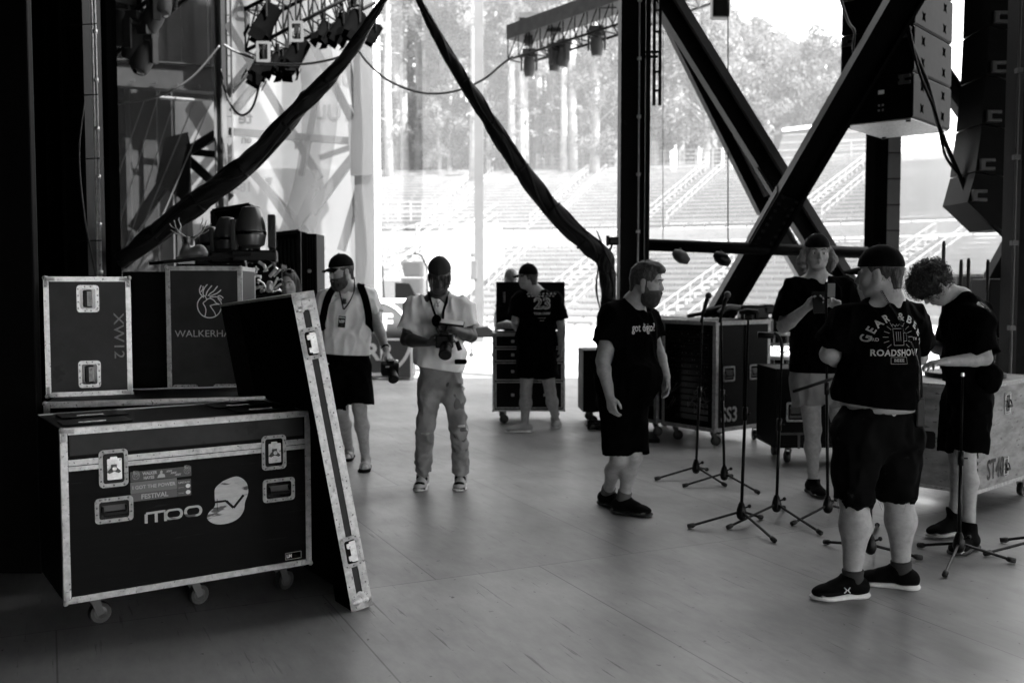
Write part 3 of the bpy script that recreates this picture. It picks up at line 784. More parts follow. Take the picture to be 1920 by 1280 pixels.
# =================================================================== OUTSIDE: seating bowl, hill, trees
CX, CY = -14.0, 8.0
def prof(r):   # ground height of the bowl at radius r from (CX,CY)
    pts = [(36, -1.2), (40, -1.1), (62, 4.2), (64, 4.4), (66, 5.4), (94, 12.6), (110, 14), (150, 19), (260, 30), (500, 45)]
    if r <= pts[0][0]: return pts[0][1]
    for (a, za), (b, zb) in zip(pts, pts[1:]):
        if r <= b: return za + (zb - za) * (r - a) / (b - a)
    return pts[-1][1]
def arcpt(r, a, z=None): return Vector((CX + r * math.sin(a), CY + r * math.cos(a), prof(r) if z is None else z))
A0, A1 = R(-18), R(66)
b = MB(); vs = []; NA = 60
rs = [36, 38, 40] + list(np.linspace(41, 62, 10)) + [64, 66] + list(np.linspace(68, 94, 12)) + [110, 130, 150, 200, 260, 380, 500]
for r in rs:
    for k in range(NA + 1):
        a = R(-100) + R(200) * k / NA
        zz = prof(r) - .12 + (mnoise.noise(Vector((r * .03, a * 4, 0))) * 2.0 if r > 100 else 0)
        vs.append(arcpt(r, a, zz))
fs = [(j * (NA + 1) + k, j * (NA + 1) + k + 1, (j + 1) * (NA + 1) + k + 1, (j + 1) * (NA + 1) + k) for j in range(len(rs) - 1) for k in range(NA)]
b.add(vs, fs); mat('hill', .16, .9, var=.4, vscale=.15, speck=.5, sscale=.8, speckto=.08)
struct('hill', b, 'hill', smooth=True)
# terraces
def arc_block(b, r0, r1, a0, a1, z0, z1, n=None):
    n = n or max(2, int((a1 - a0) * r1 / 4)); vs = []
    for k in range(n + 1):
        a = a0 + (a1 - a0) * k / n
        for (r, z) in ((r0, z0), (r1, z0), (r1, z1), (r0, z1)):
            vs.append((CX + r * math.sin(a), CY + r * math.cos(a), z))
    fs = []
    for k in range(n):
        for j in range(4): fs.append((k * 4 + j, k * 4 + (j + 1) % 4, k * 4 + 4 + (j + 1) % 4, k * 4 + 4 + j))
    fs += [(0, 1, 2, 3), (n * 4 + 3, n * 4 + 2, n * 4 + 1, n * 4)]
    b.add(vs, fs)
low = MB(); up = MB()
rl = np.arange(41, 61.5, 1.25); ru = np.arange(65.4, 93.2, 1.5)
for r in rl: arc_block(low, r, r + 1.26, A0, A1, prof(r) - 1.0, prof(r + .4), 34)
for r in ru: arc_block(up, r, r + 1.51, A0, A1, prof(r) - 1.0, prof(r + .4), 34)
struct('lower_terrace', low, 'terrace_low'); struct('upper_terrace', up, 'riser')
# sections between aisles: bench rows
aisle = [R(-18), R(-17.5), R(-2), R(7), R(14), R(21), R(30), R(39), R(50), R(66)]
rows = 0
for nm, rr, m_ in (('lower', rl, 'bench_wood'), ('upper', ru, 'bench_old')):
    for j, r in enumerate(rr):
        if nm == 'upper' and j % 1: continue
        for s_ in range(1, len(aisle) - 1):
            if s_ in (0,): continue
            a0 = aisle[s_] + .9 / r; a1 = aisle[s_ + 1] - .9 / r
            zt = prof(r + .4) + .42
            q = MB(); arc_block(q, r + .45, r + .80, a0, a1, zt - .05, zt, 6)
            arc_block(q, r + .84, r + .88, a0, a1, zt + .14, zt + .30, 6)
            for k in range(7):
                a = a0 + (a1 - a0) * k / 6; c_ = arcpt(r + .66, a, zt - .22); q.box(c_, (.07, .3, .36), rz=-a)
            o = q.build('bench_row', m_); rows += 1
            tag(o, 'long plank bench row in the %s seating bowl' % nm, 'bench row', 'bench rows of the %s bowl' % nm)
# aisle stairs with rails
for i, a in enumerate(aisle[2:-1]):
    st = MB()
    for r in rl:
        arc_block(st, r, r + .5, a - .8 / r, a + .8 / r, prof(r), prof(r + .4) + .16, 2)
    for r in ru: arc_block(st, r, r + .5, a - .8 / r, a + .8 / r, prof(r), prof(r + .4) + .16, 2)
    struct('aisle_stair', st, 'bench_wood')
    for half, (ra, rb) in enumerate(((42, 61), (67, 92))):
        for sd in (-1, 1):
            q = MB()
            for hz in (.5, .95):
                q.tube([arcpt(ra, a + sd * .9 / ra) + Vector((0, 0, hz)), arcpt(rb, a + sd * .9 / rb) + Vector((0, 0, hz + .1))], .024, 6)
            for k in range(12):
                r = ra + (rb - ra) * k / 11; p0 = arcpt(r, a + sd * .9 / r); q.tube([p0, p0 + Vector((0, 0, 1.0))], .028, 6)
            thing_mesh('stair_railing', q, 'rail_white', 'white pipe railing climbing beside an aisle of the %s bowl' % ('lower' if half == 0 else 'upper'), 'railing', 'railings along the aisles of the %s bowl' % ('lower' if half == 0 else 'upper'))
# cross aisle wall and top fence
q = MB(); arc_block(q, 64.5, 64.8, A0, A1, 4.2, 5.3, 40); thing_mesh('cross_wall', q, 'concrete', 'low concrete wall between the lower and the upper seats', 'wall')
def arcfence(r, a0, a1, z, n, label, h=1.2, rails=4):
    t = thing('pipe_fence', label, 'fence', (0, 0, 0))
    q = MB()
    for k in range(rails):
        pts = [arcpt(r, a0 + (a1 - a0) * i / 24, z + h * (k + 1) / rails) for i in range(25)]; q.tube(pts, .045, 6)
    q.build('rail', 'rail_white', t)
    for i in range(n):
        a = a0 + (a1 - a0) * i / (n - 1); p0 = arcpt(r, a, z); MB().tube([p0, p0 + Vector((0, 0, h + .05))], .05, 6).build('fence_post', 'rail_white', t)
    return t
arcfence(95, R(10), R(34), 12.6, 26, 'white pipe fence along the top of the upper seats', 2.0, 5)
arcfence(66, R(-2), R(8), 6.2, 14, 'white pipe fence above the cross wall at the left of the bowl', 1.4, 4)
arcfence(40.5, R(-14), R(60), -1.2, 40, 'barrier fence standing between the stage front and the first seats', 1.15, 2)
# hilltop building
hb = P(1510, 240, 96)
t = thing('hilltop_building', 'small grey terraced block above the seats at the right', 'building', (hb.x, hb.y, 10.5))
MB().prism([(-4.4, 0), (6, 0), (5.4, 6.2), (-2.8, 5.2)], 3).build('wall', 'riser', t)
b = MB()
for k in range(7): b.beam((-4.2 + k * .2, -3.02, .6 + k * .7), (5.8 - k * .05, -3.02, .7 + k * .75), .06, .1)
b.build('bench_line', 'bench_old', t)
MB().beam((-3, -3.1, 5.25), (5.5, -3.1, 6.3), .3, .25).build('roof', 'white_paint', t)
t = thing('side_stair', 'white stair ramp with railings at the left of the seating bowl', 'stair', (0, 0, 0))
q = MB()
s0, s1 = P(725, 520, 46), P(880, 415, 58)
for sd in (0, 1.6):
    for hz in (0, .5, 1.0): q.tube([s0 + Vector((sd, 0, hz)), s1 + Vector((sd, 0, hz))], .06, 6)
q.build('railing', 'rail_white', t)
MB().beam(s0 + Vector((.8, 0, -1.2)), s1 + Vector((.8, 0, -1.2)), 2.4, 2.2).build('ramp', 'concrete', t)
for px, py, Yq in ((765, 440, 47), (808, 428, 49)):
    q = MB(); c0 = P(px, py, Yq)
    q.tube([c0 + Vector((-.7, 0, -1.2)), c0 + Vector((-.7, 0, .2)), c0 + Vector((.6, 0, .5)), c0 + Vector((.2, 0, -.9)), c0 + Vector((-.7, 0, -1.1))], .07, 6)
    thing_mesh('gate_rail', q, 'rail_white', 'bent white gate rail at the lower left of the seats', 'gate', 'white gate rails by the left stair')

# ---- trees
def leaf_mat(name, base):
    m = bpy.data.materials.new(name); m.use_nodes = True
    n = m.node_tree.nodes; l = m.node_tree.links; n.clear()
    o = n.new('ShaderNodeOutputMaterial'); d = n.new('ShaderNodeBsdfDiffuse'); tl = n.new('ShaderNodeBsdfTranslucent')
    ob = n.new('ShaderNodeObjectInfo'); mr = n.new('ShaderNodeMapRange'); mr.inputs[3].default_value = base * .7; mr.inputs[4].default_value = base * 1.3
    l.new(ob.outputs['Random'], mr.inputs[0]); cb = n.new('ShaderNodeCombineColor')
    for i in range(3): l.new(mr.outputs[0], cb.inputs[i])
    for q in (d, tl): l.new(cb.outputs[0], q.inputs[0])
    ms = n.new('ShaderNodeMixShader'); ms.inputs[0].default_value = .45
    l.new(d.outputs[0], ms.inputs[1]); l.new(tl.outputs[0], ms.inputs[2]); l.new(ms.outputs[0], o.inputs[0])
    MATS[name] = m
leaf_mat('leaf', .10); leaf_mat('leaf_pine', .12)
def tree_meshes(kind, seed):
    rnd = random.Random(seed)
    tb = MB(); leaves = []; 
    if kind == 'pine':
        H = 30; tb.tube([(0, 0, -1), (.15, 0, H * .3), (-.1, .1, H * .65), (0, 0, H)], [.42, .34, .22, .05], 7)
        lo = H * rnd.uniform(.38, .5); cl = []
        for i in range(46):
            z = lo + (H - lo) * (i / 45) ** .9; rr = (1 - (z - lo) / (H - lo)) * 3.2 + .7; a = rnd.uniform(0, 2 * PI); L = rr * rnd.uniform(.5, 1.1)
            e = Vector((math.cos(a) * L, math.sin(a) * L, z + rnd.uniform(-.6, .5)))
            tb.tube([(0, 0, z), e], [.07, .02], 4, caps=False); cl.append((e, rnd.uniform(.5, 1.1))); cl.append((e * .6 + Vector((0, 0, z * .4)), rnd.uniform(.4, .9)))
        for i in range(9):   # low dead or thin twigs
            z = rnd.uniform(3, lo); a = rnd.uniform(0, 2 * PI); e = Vector((math.cos(a) * 1.6, math.sin(a) * 1.6, z + .3)); tb.tube([(0, 0, z), e], [.05, .015], 4, caps=False)
            if i % 2: cl.append((e, .5))
        per = 52; ls = .24
    else:
        H = rnd.uniform(15, 19); tb.tube([(0, 0, -1), (.2, 0, H * .25), (0, .2, H * .5), (.2, 0, H * .85)], [.5, .4, .28, .06], 8)
        cl = []
        for i in range(44):
            a = rnd.uniform(0, 2 * PI); z = H * rnd.uniform(.2, 1.0); t_ = (z / H - .2) / .8
            L = 5.0 * math.sin(PI * min(1, max(.08, t_ * .86 + .14))) ** .6 * rnd.uniform(.35, 1)
            e = Vector((math.cos(a) * L, math.sin(a) * L, z))
            if i % 2 == 0: tb.tube([(0, 0, z * .7), e * .6 + Vector((0, 0, z * .36)), e], [.12, .07, .02], 5, caps=False)
            cl.append((e, rnd.uniform(.8, 1.7)))
        per = 115; ls = .28
    lb = MB(); vs = []; fs = []
    for c_, r in cl:
        for k in range(int(per * (r if kind == 'pine' else r))):
            d = Vector((rnd.gauss(0, 1), rnd.gauss(0, 1), rnd.gauss(0, 1)))
            if d.length < .01: continue
            d.normalize(); q = c_ + d * r * rnd.uniform(.3, 1.05) * Vector((1, 1, .7)).length / 1.57
            n_ = Vector((rnd.gauss(0, 1), rnd.gauss(0, 1), rnd.gauss(0, 1.3))).normalized(); u = n_.orthogonal().normalized(); w = n_.cross(u)
            s_ = ls * rnd.uniform(.5, 1.2); k0 = len(vs)
            vs += [q + u * s_, q + w * s_ * .55, q - u * s_ * .8, q - w * s_ * .5]; fs.append((k0, k0 + 1, k0 + 2, k0 + 3))
    lb.add(vs, fs)
    return tb, lb
protos = {}
for kind in ('pine', 'broad'):
    protos[kind] = []
    for sd in range(3):
        tb, lb = tree_meshes(kind, sd * 7 + (0 if kind == 'pine' else 3))
        tr = tb.build('trunk', 'bark', None, True); cr = lb.build('crown', 'leaf_pine' if kind == 'pine' else 'leaf')
        protos[kind].append((tr.data, cr.data)); bpy.data.objects.remove(tr); bpy.data.objects.remove(cr)
def plant(kind, i, loc, s, label, group, rz):
    t = thing('pine_tree' if kind == 'pine' else 'broadleaf_tree', label, 'tree', loc, rz, group)
    t.scale = (s * (1.0), s * 1.0, s)
    tr, cr = protos[kind][i % 3]
    a = bpy.data.objects.new('trunk', tr); col.objects.link(a); a.parent = t
    c_ = bpy.data.objects.new('crown', cr); col.objects.link(c_); c_.parent = t
rnd = random.Random(4)
for i in range(70):
    px = 640 + (1175 - 640) * ((i * 0.618034) % 1.0); Yt = rnd.uniform(96, 140)
    x = (px - 960) / F * Yt; r = math.hypot(x - CX, Yt - CY)
    plant('pine', i, (x, Yt, prof(r) - .4), rnd.uniform(.85, 1.25), 'tall thin pine in the sunlit wood behind the middle of the seats', 'tall pines behind the seats', rnd.uniform(0, 6))
for i in range(34):
    px = 640 + (1180 - 640) * ((i * 0.7548) % 1.0); Yt = rnd.uniform(98, 125)
    x = (px - 960) / F * Yt; r = math.hypot(x - CX, Yt - CY)
    plant('broad', i, (x, Yt, prof(r) - .4), rnd.uniform(.45, .75), 'low leafy tree in the undergrowth of the wood behind the seats', 'low trees between the pines', rnd.uniform(0, 6))
for i in range(30):
    u = (i * 0.618034) % 1.0; px = 1190 + (1660 - 1190) * u; Yt = rnd.uniform(98, 116)
    x = (px - 960) / F * Yt; r = math.hypot(x - CX, Yt - CY)
    s = (1.32 - .72 * u) * rnd.uniform(.85, 1.05)
    plant('broad', i, (x, Yt, prof(r) - .4), max(.55, s), 'leafy tree in the row above the seats right of the thick column', 'leafy trees above the right seats', rnd.uniform(0, 6))
# =================================================================== ROAD CASES
def wobble_noise(): pass
def corner_piece(M, s=.055, big=False):     # chrome corner with two riveted ears, local corner at origin, edges along +x, +z, face -y
    b = MB()
    b.ball((.003, .002, .003), (.013, .013, .013), 10, M)
    b.bbox((s * .5, -.003, s * .5 * .35), (s, .006, s * .35), .002, M)
    b.bbox((s * .35 * .5, -.003, s * .5), (s * .35, .006, s), .002, M)
    return b
def latch(parent, cx, cz, y, w=.105, h=.155, name='latch', M0=None):
    M = (M0 or Matrix.Identity(4)) @ Matrix.Translation((cx, y, cz))
    b = MB().ringplate(w, h, w - .034, h - .034, .004, .02, M)
    o = b.build(name, 'alu_dull', parent)
    rv = MB()
    for sx in (-1, 0, 1):
        for sz in (-1, 1): rv.ball((sx * (w / 2 - .018), -.004, sz * (h / 2 - .008)), (.0045, .003, .0045), 8, M)
    for sz in (-1, 0, 1):
        for sx in (-1, 1): rv.ball((sx * (w / 2 - .008), -.004, sz * (h / 2 - .03)), (.0045, .003, .0045), 8, M)
    rv.build('rivet', 'rivet', o)
    MB().prism(rrect(w - .034, h - .034, .012), .0012, M).build('latch_dish', 'gloss_black', o)
    bt = MB()
    bt.prism(rrect(w * .50, h * .56, .004), .003, M @ Matrix.Translation((0.004, -.001, -.004)))
    bt.prism(rrect(w * .24, h * .14, .004), .006, M @ Matrix.Translation((0, -.003, h * .24)))
    bt.build('latch_plate', 'zinc', o)
    k = MB()
    k.prism([(-.024, -.008), (-.030, -.016), (-.020, -.022), (0, -.014), (.020, -.022), (.030, -.016), (.024, -.008), (.012, .004), (.012, .018), (-.012, .018), (-.012, .004)], .006, M @ Matrix.Translation((0, -.006, 0)))
    k.build('butterfly', 'steel_grey', o)
    MB().lathe([(.010, -.02), (.009, -.024), (.003, -.025)], 10, M @ Matrix.Rotation(0, 4, 'X'), axis='Y').build('pivot', 'zinc', o)
    return o
def handle(parent, cx, cz, y, w=.15, h=.105, M0=None, vertical=False, name='handle', ring='alu_dull'):
    M = (M0 or Matrix.Identity(4)) @ Matrix.Translation((cx, y, cz))
    if vertical: M = M @ Matrix.Rotation(PI / 2, 4, 'Y')
    o = MB().ringplate(w, h, w - .036, h - .036, .004, .018, M).build(name, ring, parent)
    rv = MB()
    for k in range(4):
        for sz in (-1, 1): rv.ball((-w / 2 + .022 + k * (w - .044) / 3, -.004, sz * (h / 2 - .008)), (.0045, .003, .0045), 8, M)
    for sx in (-1, 1):
        for sz in (-1, 1): rv.ball((sx * (w / 2 - .008), -.004, sz * .015), (.0045, .003, .0045), 8, M)
    rv.build('rivet', 'rivet', o)
    MB().prism(rrect(w - .036, h - .036, .010), .0012, M).build('handle_dish', 'gloss_black', o)
    MB().prism(rrect(w - .060, h - .066, .004), .002, M @ Matrix.Translation((0, -.001, -.002))).build('dish_plate', 'alu_dull' if vertical else 'steel_grey', o)
    g = MB().tube([(-w * .30, -.006, h * .16), (-w * .30, -.015, h * .02), (-w * .30, -.018, -h * .10)], .0045, 6, M)
    g.tube([(w * .30, -.006, h * .16), (w * .30, -.015, h * .02), (w * .30, -.018, -h * .10)], .0045, 6, M)
    g.bbox((0, -.019, -h * .12), (w * .62, .016, .020), .006, M); g.build('grip', 'plastic_black', o)
    return o
def caster(parent, x, y, ang=0.0, h=.14, s=1.0):
    M = Matrix.Translation((x, y, 0)) @ Matrix.Rotation(ang, 4, 'Z')
    r = .05 * s
    off = .028
    f = MB().bbox((0, 0, h - .006), (.095, .08, .012), .003, M).cyl((0, 0, h - .03), (0, 0, h - .012), .028, 14, M)
    for sy in (-1, 1):
        f.add([(-.022, sy * .021, h - .028), (.022, sy * .021, h - .028), (off + .014, sy * .021, r), (off - .014, sy * .021, r - .012), (-.022, sy * .024, h - .028), (.022, sy * .024, h - .028), (off + .014, sy * .024, r), (off - .014, sy * .024, r - .012)],
              [(0, 1, 2, 3), (7, 6, 5, 4), (0, 4, 5, 1), (1, 5, 6, 2), (2, 6, 7, 3), (3, 7, 4, 0)], M)
    f.bbox((0, 0, h - .03), (.05, .05, .008), .002, M)
    o = f.build('caster', 'steel_grey', parent)
    w = MB().lathe([(r - .012, -.017), (r - .004, -.019), (r, -.012), (r, .012), (r - .004, .019), (r - .012, .017)], 24, M @ Matrix.Translation((off, 0, r)), axis='Y')
    w.build('tyre', 'caster_tyre', o, 40)
    MB().lathe([(.006, -.022), (.014, -.0195), (r - .014, -.016), (r - .014, .016), (.014, .0195), (.006, .022)], 20, M @ Matrix.Translation((off, 0, r)), axis='Y').build('rim', 'plastic_grey', o, 40)
    return o
def case(name, label, w, d, z0, z1, loc, rz=0, lid=None, shell='case_black', trim='alu', tw=.030, corners=True, casters=(), group=None, cat='road case', rot=None, castang=(0,), darkside=''):
    """flight case: origin on the floor under its centre, front faces local -Y"""
    t = thing(name, label, cat, loc, rz, group, rot)
    h = z1 - z0; zc = (z0 + z1) / 2
    MB().bbox((0, 0, zc), (w, d, h), .006).build('shell', shell, t)
    e = MB(); p = .003
    L = tw
    # L-section extrusions: two strips for each edge, proud of the faces
    for sx in (-1, 1):
        for sy in (-1, 1):
            if 'L' in darkside and sx < 0 and sy > 0: continue
            e.box((sx * (w / 2 - L / 2 + p), sy * (d / 2 + p / 2 + .0005), zc), (L, p + .001, h - .002)); e.box((sx * (w / 2 + p / 2 + .0005), sy * (d / 2 - L / 2), zc), (p + .001, L - .002, h - .004))
    for sz, zz in ((-1, z0), (1, z1)):
        for sy in (-1, 1):
            e.box((0, sy * (d / 2 + p / 2 + .001), zz - sz * L / 2 + sz * p), (w - 2 * L + .0, p + .002, L)); e.box((0, sy * (d / 2 - L / 2), zz + sz * (p / 2 + .0005)), (w - .004, L, p + .001))
        for sx in (-1, 1):
            if 'L' in darkside and sx < 0: continue
            e.box((sx * (w / 2 + p / 2 + .001), 0, zz - sz * L / 2 + sz * p), (p + .002, d - 2 * L, L)); e.box((sx * (w / 2 - L / 2), 0, zz + sz * (p / 2 + .0002)), (L, d - 2 * L, p + .0004))
    e.build('edge_trim', trim, t)
    if lid:
        e = MB()
        for zz, hh_ in ((lid, .026), (lid - .027, .020)):
            for sy in (-1, 1): e.box((0, sy * (d / 2 + .002), zz), (w - 2 * L + .002, .0045, hh_))
            for sx in (-1, 1) if 'L' not in darkside else (1,): e.box((sx * (w / 2 + .002), 0, zz), (.0045, d - 2 * L, hh_))
        e.build('lid_band', trim, t)
    if corners:
        for sx in (-1, 1):
            for sy in (-1, 1):
                if 'L' in darkside and sx < 0 and sy > 0: continue
                for zz, sz in ((z0, 1), (z1, -1)):
                    M = Matrix.Translation((sx * w / 2, sy * d / 2, zz)) @ Matrix.Diagonal((-sx, -sy, sz, 1)) @ Matrix.Translation((0, -.004, 0))
                    corner_piece(M).build('corner', 'alu_dull', t, 50)
    for i, (cx, cy) in enumerate(casters): caster(t, cx, cy, castang[i % len(castang)], z0)
    return t
def sideM(w, d, side):
    if side == 'R': return Matrix.Translation((w / 2, 0, 0)) @ Matrix.Rotation(PI / 2, 4, 'Z')
    if side == 'L': return Matrix.Translation((-w / 2, 0, 0)) @ Matrix.Rotation(-PI / 2, 4, 'Z')
    if side == 'T': return Matrix.Identity(4)
    return Matrix.Translation((0, -d / 2, 0))

# ---- big trunk in front (front face BL at G(122,1132,.15), BR at G(583,1055,.15))
A_ = G(122, 1132, .15); B_ = G(583, 1055, .15)
w = (B_ - A_).length; ang = math.atan2(B_.y - A_.y, B_.x - A_.x); d = .60
cx_ = (A_ + B_) / 2; nrm = Vector((-math.sin(ang), math.cos(ang), 0)); cen = cx_ + nrm * d / 2
BIG = case('road_case', 'large black wheeled trunk with oval tv logo and festival stickers, nearest at the left', w, d, .15, .925, (cen.x, cen.y, 0), ang, lid=.775, tw=.029,
           casters=((-w / 2 + .14, -d / 2 + .12), (0.02, -d / 2 + .13), (w / 2 - .12, -d / 2 + .12), (-w / 2 + .14, d / 2 - .12), (w / 2 - .12, d / 2 - .12)), castang=(.1, .2, .3, 1, 2), shell='case_black', darkside='L')
fy = -d / 2 - .001
latch(BIG, -w / 2 + .215, .735, fy - .006, .125, .17); latch(BIG, w / 2 - .19, .735, fy - .006, .125, .17)
handle(BIG, -w / 2 + .215, .545, fy, .165, .115); handle(BIG, w / 2 - .165, .545, fy, .165, .115)
MB().box((0, -.0015, .856), (w - .07, d, .10)).build('lid_panel', 'case_grey', BIG)
def on_front(b, name, m, parent, x, z, y=fy - .002): return b.build(name, m, parent, loc=(x, y, z))
# oval logo blob and lettering
lx, lz = .155, .505
out = catmull([(x, z, 0) for x, z in ((-.02, .115), (.045, .13), (.09, .10), (.102, .05), (.085, 0), (.078, -.04), (.05, -.075), (0, -.092), (-.06, -.088), (-.098, -.06), (-.092, -.03), (-.062, 0), (-.062, .04), (-.058, .085), (-.02, .115))], 5)
mat('logo_worn', .42, .6, var=.2, vscale=9, stretch=(1, 1, 5), speck=.7, sscale=7, speckto=.06)
lg = MB().prism([(q.x, q.y) for q in out[:-1]], .001); lgo = on_front(lg, 'logo_blob', 'logo_worn', BIG, lx, lz)
b = MB()
for a1, a2, tk in (((-.052, .034), (-.052, -.022), .012), ((-.068, .018), (-.008, .018), .010), ((-.008, .018), (.028, -.020), .012), ((.028, -.020), (.078, .036), .012)):
    b.beam((a1[0], 0, a1[1]), (a2[0], 0, a2[1]), .0008, tk, up=(0, 0, 1))
b.build('tv_lettering', 'gloss_black', BIG, loc=(lx, fy - .0045, lz))
b = MB()
def ring(bm_, cx, cz, w_, h_, r_, tk): bm_.ringplate(w_, h_, w_ - 2 * tk, h_ - 2 * tk * .75, .001, r_, Matrix.Translation((cx, 0, cz)))
ring(b, -.235 + .115, 0, .085, .05, .024, .013); ring(b, -.235 + .205, 0.002, .085, .052, .025, .013)
for x in (-.245, -.20, -.158): b.box((x, -.0005, -.006), (.013, .001, .042))
b.beam((-.245, -.0005, .018), (-.158, -.0005, .02), .001, .010)
b.build('moo_lettering', 'logo_worn', BIG, loc=(lx - .135, fy - .002, lz - .014))
# stickers
def sticker(name, x, z, w_, h_, m, parent=BIG, y=fy - .002, rot=0):
    o = MB().prism(rrect(w_, h_, .002, 1), .001).build(name, m, parent); o.location = (x, y, z); o.rotation_euler.y = rot; return o
mat('sticker_dark', .05, .5); mat('sticker_mid', .12, .5); mat('sticker_low', .075, .5)
sx0 = -w / 2 + .425; s1 = sticker('sticker', sx0, .685, .275, .046, 'sticker_dark'); s2 = sticker('sticker', sx0 - .034, .634, .208, .052, 'sticker_mid'); s3 = sticker('sticker', sx0 - .034, .589, .208, .036, 'sticker_low'); s4 = sticker('sticker', sx0 + .103, .6225, .064, .052, 'sticker_dark'); s5 = sticker('sticker', sx0 + .103, .583, .064, .024, 'sticker_dark')
text_obj('sticker_text', 'WALKER', 'print_grey', s1, (-.052, -.0015, .010), .019, bold=.0008, xs=.85)
text_obj('sticker_text', 'HAYES', 'print_grey', s1, (-.056, -.0015, -.010), .019, bold=.0008, xs=.85)
text_obj('sticker_text', 'I GOT THE POWER', 'print_grey', s2, (0, -.0015, 0), .0225, bold=.0006)
text_obj('sticker_text', 'FESTIVAL', 'print_grey', s3, (.002, -.0015, 0), .030, bold=.0008)
text_obj('sticker_text', 'UPSTAGE', 'print_grey', s4, (0, -.0015, .012), .0125, bold=.0004)
for p_ in (s4, s5):
    o = MB().ball((.018, -.001, -.006 if p_ is s4 else .004), (.011, .001, .010), 12).build('sticker_mark', 'print_white', p_)
    text_obj('sticker_text', 'UPSTAGE', 'print_grey', p_, (-.014, -.0015, -.011 if p_ is s4 else .002), .006)
for i in range(3): text_obj('sticker_text', 'XXX', 'print_grey', s1, (.034 + i * .020, -.0015, .010 - i * .010), .012, bold=.0006, shear=.4)
# deer emblem drawn with thin tubes
def emblem(parent, x, z, s, m, y, full=True, tk=.0045, depth=.0015):
    b = MB(); T = Matrix.Translation((x, y, z)) @ Matrix.Scale(s, 4)
    def ln(pts, t_=1): 
        c_ = catmull([(p[0], 0, p[1]) for p in pts], 5)
        b.tube(c_, tk * t_ / s, 5, T @ Matrix.Diagonal((1, .3, 1, 1)))
    ln([(.30 + .0, .28), (.42, .10), (.40, -.15), (.25, -.36), (0, -.44), (-.25, -.36), (-.40, -.15), (-.42, .10), (-.30, .30), (-.16, .37)])   # ring
    ln([(-.16, .37), (-.10, .22), (-.22, .10), (-.15, -.05), (-.13, -.2), (-.17, -.40)], .9)
    ln([(-.10, .22), (.02, .27), (.16, .20), (.24, .10), (.36, .05)], .9)
    ln([(.02, .0), (.10, -.12), (.18, -.25), (.22, -.37)], .9); ln([(.02, .0), (.2, .05), (.36, .05)], .9)
    for q in ([(-.2, .3), (-.32, .45), (-.34, .60), (-.28, .75)], [(-.2, .34), (-.22, .5), (-.16, .66), (-.06, .78)], [(-.12, .36), (-.08, .5), (.0, .62), (.1, .74)], [(-.05, .36), (.05, .46), (.16, .54), (.3, .72)], [(0, .34), (.14, .40), (.28, .46), (.42, .58)], [(.02, .30), (.2, .33), (.34, .30), (.44, .2)], [(-.3, .5), (-.22, .62), (-.22, .72)], [(.3, .36), (.4, .36), (.5, .28)]): ln(q)
    return b.build('emblem', m, parent)
emblem(s1, -.113, .002, .034, 'print_dim', -.0015, tk=.0009); emblem(s1, .118, .004, .034, 'print_dim', -.0015, tk=.0009)
b = MB().prism([(-.017, -.016), (-.012, -.004), (-.003, .003), (-.004, .012), (.003, .018), (.008, .012), (.006, .003), (.017, -.003), (.019, -.016)], .0008, Matrix.Translation((-.002, -.001, 0))); b.build('sticker_figure', 'print_grey', s1)
s6 = sticker('maker_plate', w / 2 - .095, .195 + .01, .085, .036, 'gloss_black')
MB().ringplate(.085, .036, .081, .032, .0006, .002).build('plate_border', 'alu_dull', s6, loc=(0, -.001, 0))
text_obj('plate_text', 'LM', 'print_white', s6, (-.022, -.0018, 0), .022, bold=.001)
# recessed cups and grips on the lid top
for i, (x, y_) in enumerate(((-.40, -.12), (-.36, .13), (.36, .12), (.40, -.1))):
    b = MB().bbox((x, y_, .931), (.30, .17, .006), .002); b.build('stacking_plate', 'plastic_black', BIG)
    b = MB().bbox((x - .02, y_ - .05, .936), (.12, .006, .006), .002); b.build('plate_edge', 'alu', BIG)

# ---- second trunk behind the big one, carrying the small case
# its lid shows as a pale line at y 748
t2c = G(255, 1040, 0)
A2 = P(88, 750, 5.25); B2 = P(330, 738, 5.55)
MIDZ = P(200, 745, 5.45).z
ang2 = math.atan2(.28, 1.0)
MID = case('road_case', 'low black trunk behind the nearest one, with the XW12 case standing on it', 1.24, .62, .15, MIDZ, (-1.95 + .02, 5.63 + .02, 0), ang2 - .02, lid=MIDZ - .15, casters=((-.5, -.2), (.5, -.2), (-.5, .2), (.5, .2)), darkside='L')
# ---- small XW12 case on top
L1, R1 = P(90, 748, 5.45), P(246, 738, 5.62)
wS = (R1 - L1).length + .01; angS = math.atan2(R1.y - L1.y, R1.x - L1.x); hS = P(90, 524, 5.45).z - L1.z
dS = .40; nS = Vector((-math.sin(angS), math.cos(angS), 0)); cS = (L1 + R1) / 2 + nS * dS / 2
XW = case('road_case', 'grey upright case stencilled XW12 standing on the low trunk', wS, dS, 0.0, hS, (cS.x, cS.y, MIDZ + .0035), angS, shell='case_grey', tw=.026)
handle(XW, 0.0, hS * .82, -dS / 2 - .001, .150, .115, vertical=True, ring='alu'); handle(XW, 0.0, hS * .18, -dS / 2 - .001, .150, .115, vertical=True, ring='alu')
text_obj('stencil', 'XW12', 'print_dim', XW, (wS / 2 - .065, -dS / 2 - .0035, hS * .5), .075, rot=(0, R(90), 0), bold=.0005, xs=1.25)

